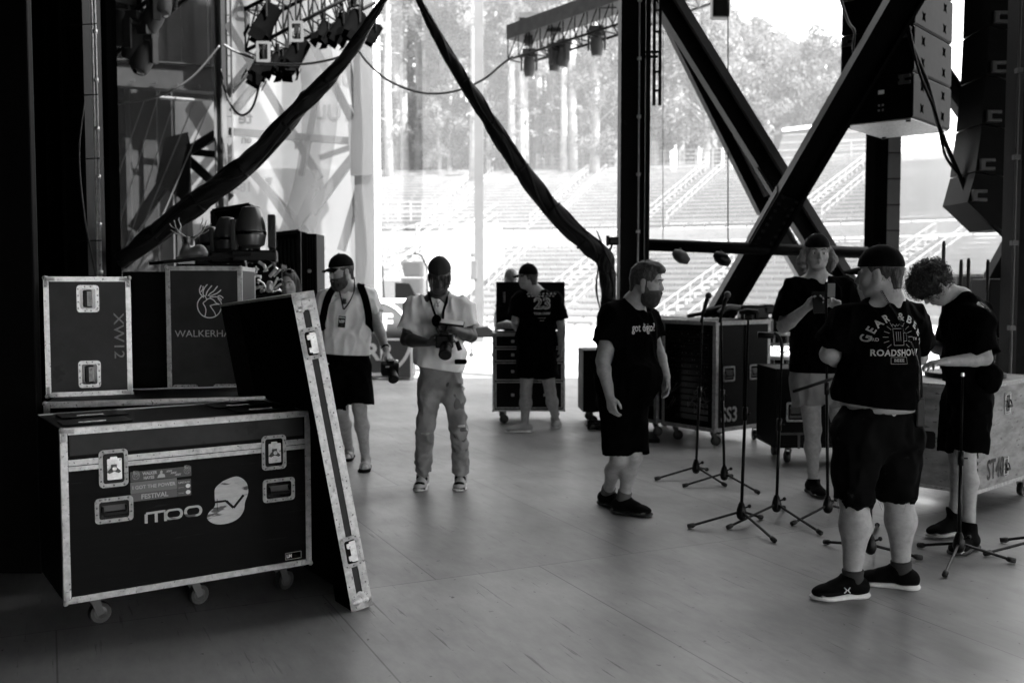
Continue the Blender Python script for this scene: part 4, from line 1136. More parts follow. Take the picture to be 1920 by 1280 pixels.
# ---- tall case with the deer emblem
L2, R2 = P(316, 752, 6.0), P(457, 748, 6.12)
wW = .455; dW = .60; angW = math.atan2(.14, 1)
L2 = P(316, 752, 6.0); hz = P(316, 500, 6.0).z
nW = Vector((-math.sin(angW), math.cos(angW), 0)); xW = Vector((math.cos(angW), math.sin(angW), 0))
wW = (P(457, 505, 6.06) - P(316, 505, 6.0)).length
cW = Vector((L2.x, L2.y, 0)) + xW * wW / 2 + nW * .35
WK = case('road_case', 'tall dark case with a white deer emblem and lettering, behind the leaning lid', wW, .70, .15, hz, (cW.x, cW.y, 0), angW, shell='case_grey', tw=.026, casters=((-.16, -.25), (.16, -.25), (-.16, .25), (.16, .25)))
fyW = -.351
emblem(WK, .03, hz - .235, .165, 'print_white', fyW, tk=.0032)
text_obj('lettering', 'WALKERHAYES', 'print_grey', WK, (-wW / 2 + .045, fyW - .001, hz - .405), .058, bold=.0002, align='LEFT', xs=1.05)
handle(WK, -.12, z0h := P(375, 728, 6).z - .03, fyW, .15, .105); handle(WK, .12, z0h, fyW, .15, .105)
# dark long case left of it (side of a bigger trunk)
DK = case('road_case', 'tall black case between the XW12 case and the deer emblem case', .36, .70, .15, hz - .03, (cW.x - xW.x * (wW / 2 + .20) + .02, cW.y + .25, 0), angW, trim='case_black', corners=False, casters=((-.1, -.25), (.1, .25)))
thing_mesh('black_board', MB().beam(P(292, 493, 6.1) + Vector((0, .0, 0)), P(452, 478, 6.35), .5, .02, up=(0, 0, 1)), 'black_paint', 'thin black board lying under the antlered deer figure', 'board')

# ---- leaning lid
# bottom front corner on floor G(660,1145), right back corner G(697,1135); leans left onto the trunk
LB = G(660, 1146); 
Ttop = P(547, 553, 4.62)
lean = math.atan2(LB.x - Ttop.x, Ttop.z)
wl = (P(583, 560, 4.62) - LB).length
# build in a frame: u = up along the lid edge, v = depth (into picture, left), n = outward normal (to the right)
u = (Ttop - LB).normalized()
far_top = P(408, 546, 5.55)
v = (far_top - Ttop); v = (v - u * v.dot(u)); LV = v.length; v.normalize()
nn = u.cross(v); 
if nn.x < 0: nn = -nn
th_ = .105
T = Matrix(((v.x, nn.x, u.x, LB.x), (v.y, nn.y, u.y, LB.y), (v.z, nn.z, u.z, LB.z), (0, 0, 0, 1)))
LID = thing('case_lid', 'tall open trunk lid leaning against the nearest trunk, hollow side to the left', 'case lid')
LID.matrix_world = T
H_ = (Ttop - LB).length
b = MB()   # tray: back panel at y=+th_, walls all round, open towards -y
wt = .012
b.box((LV / 2, th_ - wt / 2, H_ / 2), (LV - .002, wt, H_ - .002))
b.box((wt / 2, (th_ - wt) / 2, H_ / 2), (wt, th_ - wt, H_)); b.box((LV - wt / 2, (th_ - wt) / 2, H_ / 2), (wt, th_ - wt, H_))
b.box((LV / 2, (th_ - wt) / 2, wt / 2), (LV - 2 * wt, th_ - wt, wt)); b.box((LV / 2, (th_ - wt) / 2, H_ - wt / 2), (LV - 2 * wt, th_ - wt, wt))
b.build('lid_shell', 'case_inside', LID)
MB().box((-.001, th_ / 2, H_ / 2), (.002, .05, H_ - .05)).build('side_panel', 'case_grey', LID)
e = MB()
for y0_, y1_ in ((-.002, .036), (th_ - .036, th_ + .003)):
    e.box((-.003, (y0_ + y1_) / 2, H_ / 2), (.005, y1_ - y0_, H_ + .004))
for k in (0, H_): e.box((-.0035, th_ / 2, k + (.02 if k == 0 else -.02)), (.004, th_ + .008, .045))
e.box((LV / 2, .018, H_ + .002), (LV, .038, .005)); e.box((LV / 2, th_ - .018, H_ + .002), (LV, .042, .005)); e.box((LV / 2, th_ / 2, H_ + .001), (LV, .05, .003))
e.box((.02, th_ + .002, H_ / 2), (.05, .004, H_)); e.box((LV / 2, -.001, H_ - .003), (LV, .004, .012)); e.box((LV - .02, th_ + .002, H_ / 2), (.045, .004, H_))
e.build('edge_trim', 'alu', LID)
rv = MB()
for k in range(9):
    for yy in (.008, th_ - .012): rv.ball((-.0065, yy, .12 + k * (H_ - .2) / 8), (.0025, .004, .004), 8)
rv.build('rivet', 'rivet', LID)
Ml = Matrix.Translation((-.005, th_ / 2, 0)) @ Matrix.Rotation(PI / 2 * 3, 4, 'Z')
for zz in (H_ * .845, H_ * .185):
    M = Matrix.Translation((-.006, th_ * .46, zz)) @ Matrix.Rotation(-PI / 2, 4, 'Z')
    o = MB().ringplate(.088, .15, .056, .112, .005, .018, M).build('latch', 'alu_dull', LID)
    MB().prism(rrect(.056, .112, .01), .002, M).build('latch_dish', 'gloss_black', o)
    MB().prism(rrect(.03, .10, .004), .006, M @ Matrix.Translation((-.012, -.001, 0))).prism(rrect(.036, .024, .004), .008, M @ Matrix.Translation((0, -.001, .03))).prism(rrect(.036, .024, .004), .008, M @ Matrix.Translation((0, -.001, -.03))).build('latch_plate', 'zinc', o)
    q = MB()
    for a_ in (-.034, 0, .034):
        for c2 in (-.066, .066): q.ball((a_, -.005, c2), (.004, .003, .004), 8, M)
    q.build('rivet', 'rivet', o)
for zz in (.055, H_ - .055):
    q = MB()
    for a_, c2 in ((-.024, -.02), (.024, -.02), (0, .015)): q.lathe([(.016, 0), (.016, .005), (.006, .008)], 12, Matrix.Translation((-.006, th_ / 2 + a_, zz + c2)) @ Matrix.Rotation(PI, 4, 'Z'), axis='X')
    q.bbox((-.0065, th_ / 2, zz), (.003, th_ * .8, .05), .001); q.build('corner_brace', 'alu', LID)
# =================================================================== GEAR ON THE DECK
def pxw(dpx, Y): return dpx / F * Y
# drawer case
DY = 11.05
xl, xr = P(923, 700, DY).x, P(1058, 700, DY).x
wD = xr - xl; zt = P(990, 625, DY).z
DR = case('drawer_case', 'wheeled black drawer case with its lid standing open, behind the man in the numbered shirt', wD, .62, .15, zt, ((xl + xr) / 2, DY + .31, 0), .02, trim='alu_dull', tw=.022, casters=((-wD / 2 + .1, -.22), (wD / 2 - .1, -.22), (-wD / 2 + .1, .22), (wD / 2 - .1, .22)), castang=(.4, 2, .9, 0))
ys = [627, 652, 678, 714, 766]
for a_, b_ in zip(ys, ys[1:]):
    z1_, z0_ = P(990, a_, DY).z - .012, P(990, b_, DY).z + .012
    o = MB().bbox((0, -.316, (z0_ + z1_) / 2), (wD - .06, .012, z1_ - z0_), .003).build('drawer', 'case_black', DR)
    MB().ringplate(wD - .05, z1_ - z0_ + .01, wD - .08, z1_ - z0_ - .014, .004, .004, Matrix.Translation((0, -.32, (z0_ + z1_) / 2))).build('drawer_frame', 'alu_dull', o)
    for sx in (-.18, .18): MB().bbox((sx, -.326, (z0_ + z1_) / 2), (.035, .01, .03), .003).build('drawer_latch', 'alu', o)
zl = P(1000, 530, DY + .6).z
lidm = MB().bbox((.04, .30, (zt + zl) / 2 + .01), (wD + .0, .05, zl - zt), .005)
lo = lidm.build('open_lid', 'case_black', DR)
MB().ringplate(wD, zl - zt, wD - .04, zl - zt - .04, .004, .003, Matrix.Translation((.04, .273, (zt + zl) / 2 + .01))).build('lid_trim', 'steel_dark', lo)
text_obj('lid_print', 'TTTTTT', 'print_grey', lo, (-.27, .2705, zl - .17), .035, rot=(0, R(90), 0), bold=.001)
thing_mesh('tool_bag', MB().tube([P(930, 612, 11.1), P(950, 608, 11.1), P(975, 612, 11.1)], [.03, .05, .03], 10), 'alu_dull', 'pale tool lying on the drawer case beside the open lid', 'tool', smooth=True)

# console cart left of the drawer case
t = thing('console_cart', 'small black console on a wheeled pipe cart left of the drawer case', 'cart', (G(905, 668).x, G(905, 668).y, 0))
Yc = t.location.y
hz_ = P(905, 628, Yc).z
MB().prism([(-.2, 0), (.26, 0), (.22, .10), (.1, .19), (-.14, .17)], .35, Matrix.Translation((0, .17, hz_))).build('console', 'plastic_black', t)
MB().box((0, 0, hz_ - .03), (.56, .36, .025)).build('table_top', 'steel_dark', t)
b = MB()
for sx in (-.24, .24):
    for sy in (-.15, .15): b.tube([(sx, sy, .04), (sx, sy, hz_ - .04)], .018, 6)
    b.tube([(sx, -.15, .25), (sx, .15, .25)], .015, 6)
b.tube([(-.24, -.15, .3), (.24, -.15, .3)], .015, 6); b.build('cart_frame', 'steel_grey', t)
for sx in (-.24, .24):
    MB().lathe([(.03, -.02), (.05, -.015), (.05, .015), (.03, .02)], 14, Matrix.Translation((sx, -.15, .05)), axis='Y').build('wheel', 'rubber', t)

# banner case with ring and letters
YS = 16.2
sx0_, sx1_ = P(630, 640, YS).x, P(774, 640, YS).x
t = thing('drum_riser_case', 'dark case front with a white ring and block letters, behind the two photographers', 'road case', ((sx0_ + sx1_) / 2, YS, 0))
wz = P(700, 560, YS).z
MB().bbox((0, .25, wz / 2 + .02), (sx1_ - sx0_, .5, wz - .04), .01).build('shell', 'sticker_dark', t)
MB().box((0, -.003, wz - .03), (sx1_ - sx0_, .006, .07)).box(((sx1_ - sx0_) / 2 - .02, -.003, wz / 2), (.045, .006, wz)).box((.35, -.003, P(700, 636, YS).z), (.38, .006, .035)).build('edge_trim', 'white_paint', t)
cxr = P(699, 0, YS).x - t.location.x; cz_ = P(699, 633, YS).z
pts = [(cxr + .58 * math.cos(a) , -.006, cz_ + .60 * math.sin(a)) for a in [2 * PI * k / 48 for k in range(49)]]
b = MB(); 
for p0, p1 in zip(pts, pts[1:]): b.beam(p0, p1, .006, .055, up=(0, 0, 1)) if abs((Vector(p1) - Vector(p0)).normalized().z) < .9 else b.beam(p0, p1, .006, .055, up=(1, 0, 0))
b.build('ring_mark', 'print_white', t)
text_obj('lettering', 'F', 'print_white', t, (P(722, 0, YS).x - t.location.x, -.008, P(0, 606, YS).z), .38, bold=.012)
text_obj('lettering', 'RR', 'print_white', t, (P(706, 0, YS).x - t.location.x, -.008, P(0, 661, YS).z), .38, bold=.012)
for i, (a_, b_) in enumerate(((490, 519), (521, 550))):
    z1_, z0_ = P(0, a_, 21).z, P(0, b_, 21).z
    x0_, x1_ = P(748, 0, 21).x, P(790, 0, 21).x
    t = thing('stage_speaker', ['upper grey loudspeaker of the pair beyond the ring marked case', 'lower grey loudspeaker of the pair beyond the ring marked case'][i], 'loudspeaker', ((x0_ + x1_) / 2, 21, z0_), 0, 'loudspeakers beyond the ring marked case')
    h_ = z1_ - z0_
    MB().prism([(-.16, 0), (.24, 0), (.24, h_), (-.24, h_), (-.16, .03)], -.5).build('cabinet', 'steel_grey', t)
    MB().box((.01, -.003, h_ / 2), (.34, .006, h_ * .8)).build('grille', 'plastic_grey', t)
thing_mesh('speaker_stand', MB().prism([(0, 0), (.45, 0), (.4, .12), (.3, .32), (0, .34)], -.5, Matrix.Translation((P(738, 0, 21).x, 20.9, P(0, 560, 21).z))).box((P(760, 0, 21).x, 21.1, .5), (.6, .5, 1.0)), 'plastic_black', 'black block under the two grey loudspeakers', 'stand')

# rack cases at right
def rack(name, label, cxy, rz, w, d, zt, front=True, group=None, rear=True):
    t = case(name, label, w, d, .15, zt, (cxy[0], cxy[1], 0), rz, trim='alu_dull', tw=.038, casters=((-w / 2 + .1, -d / 2 + .09), (w / 2 - .1, -d / 2 + .09), (w / 2 - .1, d / 2 - .09), (-w / 2 + .1, d / 2 - .09)), castang=(.5, 1.2, 2.5, 0), group=group, corners=True)
    return t
cor = Vector((1.936, 9.44, 0)); ld = Vector((math.cos(R(127)), math.sin(R(127)), 0)); rd = Vector((math.cos(R(37)), math.sin(R(37)), 0))
wl_, wr_ = .70, .80
c0 = cor + ld * wl_ / 2 + rd * wr_ / 2
# local -Y = face normal of left-front face (normal = -rd); local X = -ld
SS = rack('rack_case', 'tall black wheeled rack case stencilled SS3 with pale trim, left of the mic stands', (c0.x, c0.y), R(127 - 180), wl_, wr_, 1.205)
rk = MB()
for k in range(14): rk.bbox((0, -wr_ / 2 - .002, .27 + k * .062), (wl_ - .16, .006, .052), .002)
ro = rk.build('rack_unit', 'gloss_black', SS)
kk = MB(); rn = random.Random(2)
for k in range(60): kk.ball((rn.uniform(-.28, .28), -wr_ / 2 - .007, .27 + rn.randrange(14) * .062), (.005, .003, .005), 6)
kk.build('knob', 'steel_grey', ro)
wi = MB()
for k in range(10):
    x_ = rn.uniform(-.2, .25); z_ = rn.uniform(.3, .5); wi.tube(catmull([(x_, -wr_ / 2 - .01, z_ + .1), (x_ + rn.uniform(-.08, .08), -wr_ / 2 - .03, z_), (x_ + rn.uniform(-.1, .1), -wr_ / 2 - .01, z_ + .08)], 4), .003, 4)
wi.build('patch_cable', 'steel_grey', ro)
MR = sideM(wl_, wr_, 'R')
for cx_ in (-.21, .18): handle(SS, cx_, .70, -.001, .17, .15, MR, ring='alu_dull')
vs, fs = text_mesh('SS3', .20, bold=.004, xs=.85); b = MB(); b.add(vs, fs, MR @ Matrix.Translation((-.20, -.004, .30))); b.build('stencil', 'print_grey', SS)
MB().box((0.02, -.002, .68), (.012, .006, 1.0), MR).build('door_seam', 'gloss_black', SS)
c1 = c0 + ld * (wl_ + .08)
SSb = rack('rack_case', 'second tall black rack case behind the bearded man, left of the SS3 case', (c1.x, c1.y), R(127 - 180), wl_, wr_, 1.205)
c = G(1140, 830); lowc = case('road_case', 'low black case just left of the bearded man, partly behind him', .62, .5, .15, .83, (P(1150, 0, 10.9).x, 11.25, 0), 0.05, trim='case_black', corners=False, casters=((-.22, -.18), (.22, -.18), (-.22, .18), (.22, .18)))
b = MB(); rn = random.Random(5); cc = G(1118, 806)
for k in range(9):
    pts = [(cc.x + rn.uniform(-.1, .14), cc.y + rn.uniform(-.1, .1), rn.uniform(.015, .1)) for _ in range(5)]; b.tube(catmull(pts, 5), .009, 5)
thing_mesh('cable_heap', b, 'plastic_black', 'small heap of black cable on the floor by the low case', 'cable heap', smooth=True)
# things on the SS3 case
tp = 1.21
t = thing('gear_bundle', 'black gear and cable lying on top of the SS3 case', 'equipment', (2.15, 10.05, tp))
b = MB(); b.tube(catmull([(-.38, 0, .03), (-.2, .02, .06), (0, 0, .10), (.12, 0, .08)], 5), [.02] * 5 + [.05] * 5 + [.055] * 6, 9).bbox((.28, 0, .07), (.28, .2, .14), .02).bbox((.42, .0, .10), (.12, .2, .1), .02); b.build('gear_body', 'plastic_black', t)
MB().tube(catmull([(-.08, -.06, .06), (.02, -.1, .12), (.14, -.06, .11)], 5), .03, 8).build('cloth_roll', 'steel_grey', t, True)

# case under the drums
cs = case('road_case', 'low black case with a rounded handle plate behind the man with backward cap', .95, .55, .15, .83, (2.26 + .48, 8.85, 0), .05, trim='case_black', corners=False, casters=((-.33, -.18), (.3, -.18), (-.33, .18), (.3, .18)), castang=(1.57,))
handle(cs, -.30, .46, -.277, .17, .17)
MB().box((-.27, -.279, .27), (.32, .006, .02)).box((-.27, -.279, .20), (.02, .006, .12)).build('divider', 'steel_grey', cs)
# drum kit beyond
def drum(name, label, loc, r, h, z, shell='gloss_black', group='drums beyond the SS3 case', rot=None):
    t = thing(name, label, 'drum', (loc[0], loc[1], z), 0, group, rot)
    MB().lathe([(r, .02), (r, h - .02)], 26).build('shell', shell, t, 40)
    for zz in (.0, h - .03): MB().lathe([(r + .012, zz), (r + .016, zz + .01), (r + .012, zz + .035)], 26).build('hoop', 'alu', t, 40)
    MB().lathe([(r - .005, h - .01), (.01, h - .004)], 26).build('drum_head', 'white_paint', t)
    b = MB()
    for k in range(8):
        a = k * PI / 4; b.bbox((r * math.cos(a) + .012 * math.cos(a), r * math.sin(a) + .012 * math.sin(a), h / 2), (.02, .02, h * .5), .006)
        b.tube([((r + .022) * math.cos(a), (r + .022) * math.sin(a), .03), ((r + .022) * math.cos(a), (r + .022) * math.sin(a), h - .03)], .004, 5)
    b.build('tension_rod', 'alu_dull', t); return t
q = P(1470, 640, 12.2)
drum('floor_tom', 'black floor tom standing in the gap right of the SS3 case', (q.x, 12.2), .2, .38, .30)
b = MB()
for a in (.5, 2.6, 4.7): b.tube([(q.x + .23 * math.cos(a), 12.2 + .23 * math.sin(a), 0), (q.x + .23 * math.cos(a), 12.2 + .23 * math.sin(a), .6)], .010, 6)
drum('snare_drum', 'snare drum with pale head above the floor tom, right of the SS3 case', (P(1478, 0, 11.8).x, 11.8), .19, .15, .84)
b2 = MB(); xq = P(1478, 0, 11.8).x
b2.tube([(xq, 11.8, 0.28), (xq, 11.8, .84)], .013, 8)
for a in (.3, 2.4, 4.5): b2.tube([(xq, 11.8, .3), (xq + .28 * math.cos(a), 11.8 + .28 * math.sin(a), .02)], .01, 6); b2.tube([(xq, 11.8, .74), (xq + .19 * math.cos(a), 11.8 + .19 * math.sin(a), .85)], .008, 6)
thing_mesh('snare_stand', b2, 'alu', 'chrome tripod stand under the snare drum', 'drum stand')
thing_mesh('tom_stand', b, 'alu', 'three chrome legs of the floor tom stand', 'drum stand')
t = thing('drum_module', 'dark electronic box with small knobs above the snare drum', 'equipment', P(1478, 608, 11.9)); MB().bbox((0, 0, 0), (.42, .25, .17), .01).build('box_body', 'steel_dark', t)
b = MB()
for k in range(8): b.ball((-.17 + k * .045, -.13, .03 - (k % 2) * .05), (.008, .008, .008), 6)
b.build('knob', 'alu_dull', t)

# ST40 plywood case
cor = Vector((3.06, 6.53, 0)); ld = Vector((math.cos(R(132)), math.sin(R(132)), 0)); rd = Vector((math.cos(R(42)), math.sin(R(42)), 0))
wl_, wr_ = .62, 1.15
c0 = cor + ld * wl_ / 2 + rd * wr_ / 2
ST = case('plywood_case', 'worn pale plywood case stencilled ST40 at the right edge', wr_, wl_, .17, .885, (c0.x, c0.y, 0), R(42), shell='plywood', trim='alu_dull', tw=.024, corners=False, casters=((-wr_ / 2 + .12, -wl_ / 2 + .1), (wr_ / 2 - .12, -wl_ / 2 + .1), (-wr_ / 2 + .12, wl_ / 2 - .1), (wr_ / 2 - .12, wl_ / 2 - .1)))
fy_ = -wl_ / 2 - .001
text_obj('stencil', 'ST40', 'gloss_black', ST, (-wr_ / 2 + .33, fy_ - .002, .30), .19, bold=.004, xs=.72)
b = MB().prism([(-.06, 0), (-.02, .035), (-.025, .014), (.07, .012), (.07, -.012), (-.025, -.014), (-.02, -.035)], .001); b.build('arrow_mark', 'gloss_black', ST, loc=(-wr_ / 2 + .15, fy_ - .002, .52))
b = MB()
for k in range(14): b.box((-wr_ / 2 + .035, fy_ - .0045, .24 + k * .045), (.014, .003, .022))
b.build('hinge', 'gloss_black', ST)
handle(ST, -wr_ / 2 + .50, .74, fy_ - .002, .10, .15, ring='alu'); handle(ST, -wr_ / 2 + .50, .30, fy_ - .002, .08, .14, ring='alu')
ML = sideM(wr_, wl_, 'L')
o = MB().prism(rrect(.13, .12, .02), .004, ML @ Matrix.Translation((-.02, -.002, .5))).build('side_patch', 'gloss_black', ST)
thing_mesh('round_board', MB().lathe([(.27, 0), (.275, .004), (.275, .03), (.26, .034), (.02, .034)], 36, Matrix.Translation((P(1822, 0, 7.3).x, 7.25, .89))), 'plastic_black', 'flat round black turntable board lying on the ST40 case', 'round board', smooth=40)
# gear behind at the right
t = thing('amplifier_cabinet', 'pale grey loudspeaker cabinet behind the curly haired man', 'cabinet', (P(1838, 0, 11).x, 11.2, 0))
MB().bbox((0, 0, .8), (.28, .3, P(0, 517, 11.1).z * 2 - 1.6), .02).build('cabinet', 'steel_grey', t); MB().bbox((0, -.155, .9), (.22, .01, 1.2), .004).build('grille', 'plastic_grey', t)
MB().box((0, 0, 1.66), (.285, .305, .03)).build('top_edge', 'alu_dull', t)
t = thing('amplifier_stack', 'black amplifier stack beside the right edge column', 'amplifier', (P(1900, 0, 10.2).x, 10.3, 0))
for k, (za, zb) in enumerate(((.15, .62), (.63, 1.1), (1.11, P(0, 522, 10.2).z))): MB().bbox((0, 0, (za + zb) / 2), (.42, .4, zb - za - .01), .012).build('amplifier_head', 'case_black', t)
t = thing('road_case', 'black case with soft bag on top behind the curly haired man', 'road case', (P(1872, 0, 9.4).x, 9.6, 0))
MB().bbox((0, 0, .55), (.5, .4, 1.0), .012).build('shell', 'case_black', t)
MB().ball((0, 0, 1.12), (.25, .16, .12), 14).build('soft_bag', 'drape', t, True)
t = thing('control_desk', 'dark desk with a screen behind the man in the cap', 'desk', (P(1600, 0, 12).x, 12.6, 0))
MB().bbox((0, 0, .5), (.9, .4, 1.0), .01).build('desk_body', 'case_black', t)
o = MB().bbox((0.02, -.05, P(0, 487, 12.5).z), (.20, .05, .24), .01).build('screen', 'plastic_grey', t); 
b = MB().tube([(0.02, 0, 1.0), (0.02, 0, 1.75)], .02, 6)
for k in range(6): b.bbox((-.1 + .09 * (k % 3), -.06, 1.2 + .14 * (k // 3)), (.07, .1, .07), .01)
b.build('screen_stand', 'steel_dark', t)

# ---- microphone stands
def mic_stand(base, feet, ztop, label, clip='clip', lean=(0, 0), boom=None, group='microphone stands on the floor at the right'):
    t = thing('microphone_stand', label, 'microphone stand', base, 0, group)
    bx, by = base[0], base[1]
    hub = .10
    MB().lathe([(.014, -.055), (.026, -.045), (.034, -.02), (.030, .01), (.020, .045), (.013, .06)], 14, Matrix.Translation((0, 0, hub))).build('hub', 'plastic_black', t, 40)
    for fx, fy2 in feet:
        dx, dy = fx - bx, fy2 - by; L = math.hypot(dx, dy); ux, uy = dx / L, dy / L
        lg_ = MB().tube([(ux * .015, uy * .015, hub - .005), (dx - ux * .03, dy - uy * .03, .022)], .0085, 8); o = lg_.build('leg', 'plastic_black', t)
        MB().tube([(dx - ux * .045, dy - uy * .045, .026), (dx - ux * .03, dy - uy * .03, .021), (dx, dy, .016)], [.012, .016, .015], 10).build('rubber_foot', 'rubber', o, True)
    k = MB().tube([(.012, -.01, hub + .02), (.04, -.02, hub + .035)], .006, 6).ball((.046, -.022, hub + .038), .013, 8); k.build('knob', 'plastic_black', t)
    tx, ty = lean
    mid = .55 * ztop
    MB().tube([(0, 0, hub), (tx * .55, ty * .55, mid)], .0105, 10).build('lower_tube', 'plastic_black', t, True)
    c_ = MB().tube([(tx * .53, ty * .53, mid - .04), (tx * .57, ty * .57, mid + .04)], .017, 12); c_.tube([(tx * .55, ty * .55, mid), (tx * .55 + .035, ty * .55 - .01, mid)], .005, 6); c_.build('clutch', 'plastic_black', t, True)
    MB().tube([(tx * .55, ty * .55, mid), (tx, ty, ztop)], .0075, 8).build('upper_tube', 'steel_dark', t, True)
    b = MB()
    if clip == 'mic':
        b.tube([(tx - .01, ty, ztop - .02), (tx + .005, ty, ztop + .06), (tx + .03, ty, ztop + .15), (tx + .04, ty, ztop + .17)], [.011, .012, .017, .02], 12).build('microphone', 'plastic_black', t, True)
        MB().ball((tx + .047, ty, ztop + .195), (.027, .027, .028), 14).build('mic_grille', 'steel_grey', t, True)
    elif clip == 'clip':
        b.bbox((tx, ty, ztop + .02), (.05, .04, .04), .008).tube([(tx - .06, ty, ztop + .05), (tx, ty, ztop + .055), (tx + .06, ty, ztop + .05)], [.012, .02, .018], 10).bbox((tx + .05, ty - .01, ztop + .03), (.03, .03, .05), .008)
        b.build('mic_clip', 'plastic_black', t)
    elif clip == 'goose':
        b.tube(catmull([(tx, ty, ztop - .02), (tx - .01, ty, ztop + .05), (tx - .05, ty, ztop + .09), (tx - .10, ty, ztop + .085)], 5), .010, 8).tube([(tx - .06, ty - .01, ztop + .075), (tx - .16, ty, ztop + .08)], .022, 10); b.build('gooseneck', 'plastic_black', t, True)
    elif clip == 'tip':
        b.cyl((tx, ty, ztop - .015), (tx, ty, ztop + .004), .009, 10).build('thread_tip', 'zinc', t)
    elif clip == 'wand':
        b.tube([(tx, ty, ztop - .05), (tx, ty, ztop + .02), (tx, ty, ztop + .20), (tx, ty, ztop + .23)], [.008, .016, .016, .01], 10).build('clutch_grip', 'rubber', t, True)
    if boom:
        b = MB().tube(boom, .011, 8); b.build('boom_arm', 'plastic_black', t, True)
    return t
def st(basepx, feetpx, toppx, label, **k):
    hb_ = G(basepx[0], basepx[1], .085)       # px of the hub, about 8 cm above the deck
    base = (hb_.x, hb_.y, 0)
    tp_ = P(toppx[0], toppx[1], hb_.y)
    return mic_stand(base, [tuple(G(*f)[:2]) for f in feetpx], tp_.z, label, lean=(tp_.x - hb_.x, 0), **k)
st((1305, 878), ((1228, 901), (1361, 913), (1326, 883)), (1317, 600), 'mic stand farthest left and back, a microphone on top, near the bearded man', clip='mic')
st((1358, 890), ((1280, 914), (1423, 927), (1372, 895)), (1352, 600), 'mic stand with a microphone, second from the left, in front of the SS3 stencil', clip='mic')
st((1390, 962), ((1290, 991), (1453, 1018), (1428, 973)), (1403, 600), 'mic stand with a bare wide clip, front one of the left group', clip='clip')
st((1456, 948), ((1364, 993), (1540, 1004), (1470, 955)), (1466, 650), 'mic stand with a bent gooseneck, left of the man with backward cap', clip='goose')
S5 = G(1552, 950, .085)
bm_a, bm_b = P(1484, 733, S5.y), P(1552, 712, S5.y)
st((1552, 950), ((1484, 986), (1600, 960), (1560, 944)), (1549, 524), 'mic stand held at its top by the man with backward cap', clip='tip', boom=[(bm_a.x - S5.x, -.03, bm_a.z), (bm_b.x - S5.x, -.01, bm_b.z), (bm_b.x - S5.x + .03, 0, bm_b.z + .01)])
st((1632, 1025), ((1546, 1020), (1728, 1050), (1645, 988)), (1632, 760), 'mic stand mostly hidden behind the legs of the man in the lettered shirt', clip='tip')
st((1798, 1022), ((1771, 1083), (1904, 1056), (1722, 1026)), (1805, 700), 'mic stand nearest the right edge, in front of the curly haired man', clip='tip')
st((1990, 1003), ((1875, 1017), (1846, 1043), (2060, 1040)), (1990, 700), 'mic stand outside the right edge with two legs reaching in', clip='clip')
for px, tops, lab in ((1781, 500, 'mic stand top just right of the curly hair'), (1815, 535, 'left one of two mic stand tops standing close together behind the curly haired man'), (1829, 532, 'right one of two mic stand tops standing close together behind the curly haired man'), (1866, 535, 'tall mic stand right of the curly haired man, close to the right edge column')):
    Yq = 8.9; xq = P(px, 0, Yq).x; zt_ = P(px, tops, Yq).z
    mic_stand((xq, Yq, 0), [(xq + .3 * math.cos(a), Yq + .3 * math.sin(a)) for a in (.4, 2.5, 4.6)], zt_, lab, clip='wand', group='tall mic stands behind the curly haired man')
for (a, b1, c_, d_, lab) in (((700, 472), (706, 492), (717, 500), (720, 560), 'boom mic stand beyond the man with the backpack, right of the white banner'), ((775, 475), (790, 478), (800, 500), (802, 560), 'thin boom stand just left of the dark cap of the jeans man')):
    Yq = 19.0; t = thing('boom_stand', lab, 'microphone stand', (P(d_[0], 0, Yq).x, Yq, 0)); o_ = t.location
    MB().tube([Vector((0, 0, .1)), P(*d_, Yq) - o_, P(*c_, Yq) - o_], .014, 6).build('pole', 'steel_dark', t)
    MB().tube([P(*a, Yq) - o_, P(*b1, Yq) - o_, P(*c_, Yq) - o_], .018, 6).build('boom_arm', 'steel_dark', t)
    for aa in (.3, 2.4, 4.5): MB().tube([(0, 0, .15), (.35 * math.cos(aa), .35 * math.sin(aa), .02)], .014, 6).build('leg', 'steel_dark', t)

# ---- left rear: racks, moving lights, clutter
t = thing('rack_case', 'tall black ribbed rack at the far end left of the man with the backpack', 'rack', (P(575, 0, 9.6).x, 9.8, 0))
hR = P(0, 438, 9.6).z; wR = pxw(27, 9.6)
MB().bbox((0, 0, hR / 2), (wR, .4, hR), .006).build('rack_body', 'case_black', t)
b = MB()
for k in range(5): b.box((-wR / 2 + .02 + k * (wR - .04) / 4, -.205, hR / 2), (.012, .012, hR - .06))
b.build('rib', 'plastic_black', t); MB().lathe([(.02, -.22), (.02, -.212), (.005, -.224)], 12, Matrix.Translation((0, 0, P(0, 508, 9.6).z)), axis='Y').build('dial', 'alu', t)
for (xa, xb_, ytl, ytr, Yq, lab) in ((398, 468, 395, 383, 9.2, 'black slatted rack behind the three big moving lights'), (508, 561, 439, 433, 9.3, 'black slatted rack behind the woman')):
    t = thing('slatted_rack', lab, 'rack', (0, 0, 0))
    A4, B4 = P(xa, ytl, Yq), P(xb_, ytr, Yq)
    wq = B4.x - A4.x; t.location = (A4.x, Yq, 0)
    b = MB().prism([(0, 0), (wq, 0), (wq, B4.z), (0, A4.z)], -.35, Matrix.Translation((0, .02, 0))); b.build('rack_body', 'drape', t)
    b = MB().beam((0, 0, A4.z), (wq, 0, B4.z), .03, .03).beam((0, 0, A4.z), (0, 0, .1), .03, .03).beam((wq, 0, B4.z), (wq, 0, .1), .03, .03)
    for k in range(7): b.box((wq * (k + .5) / 7, 0, A4.z / 2), (.02, .02, A4.z - .1))
    b.build('rack_frame', 'plastic_black', t)
LGF = 'big moving lights standing on cases at the left'
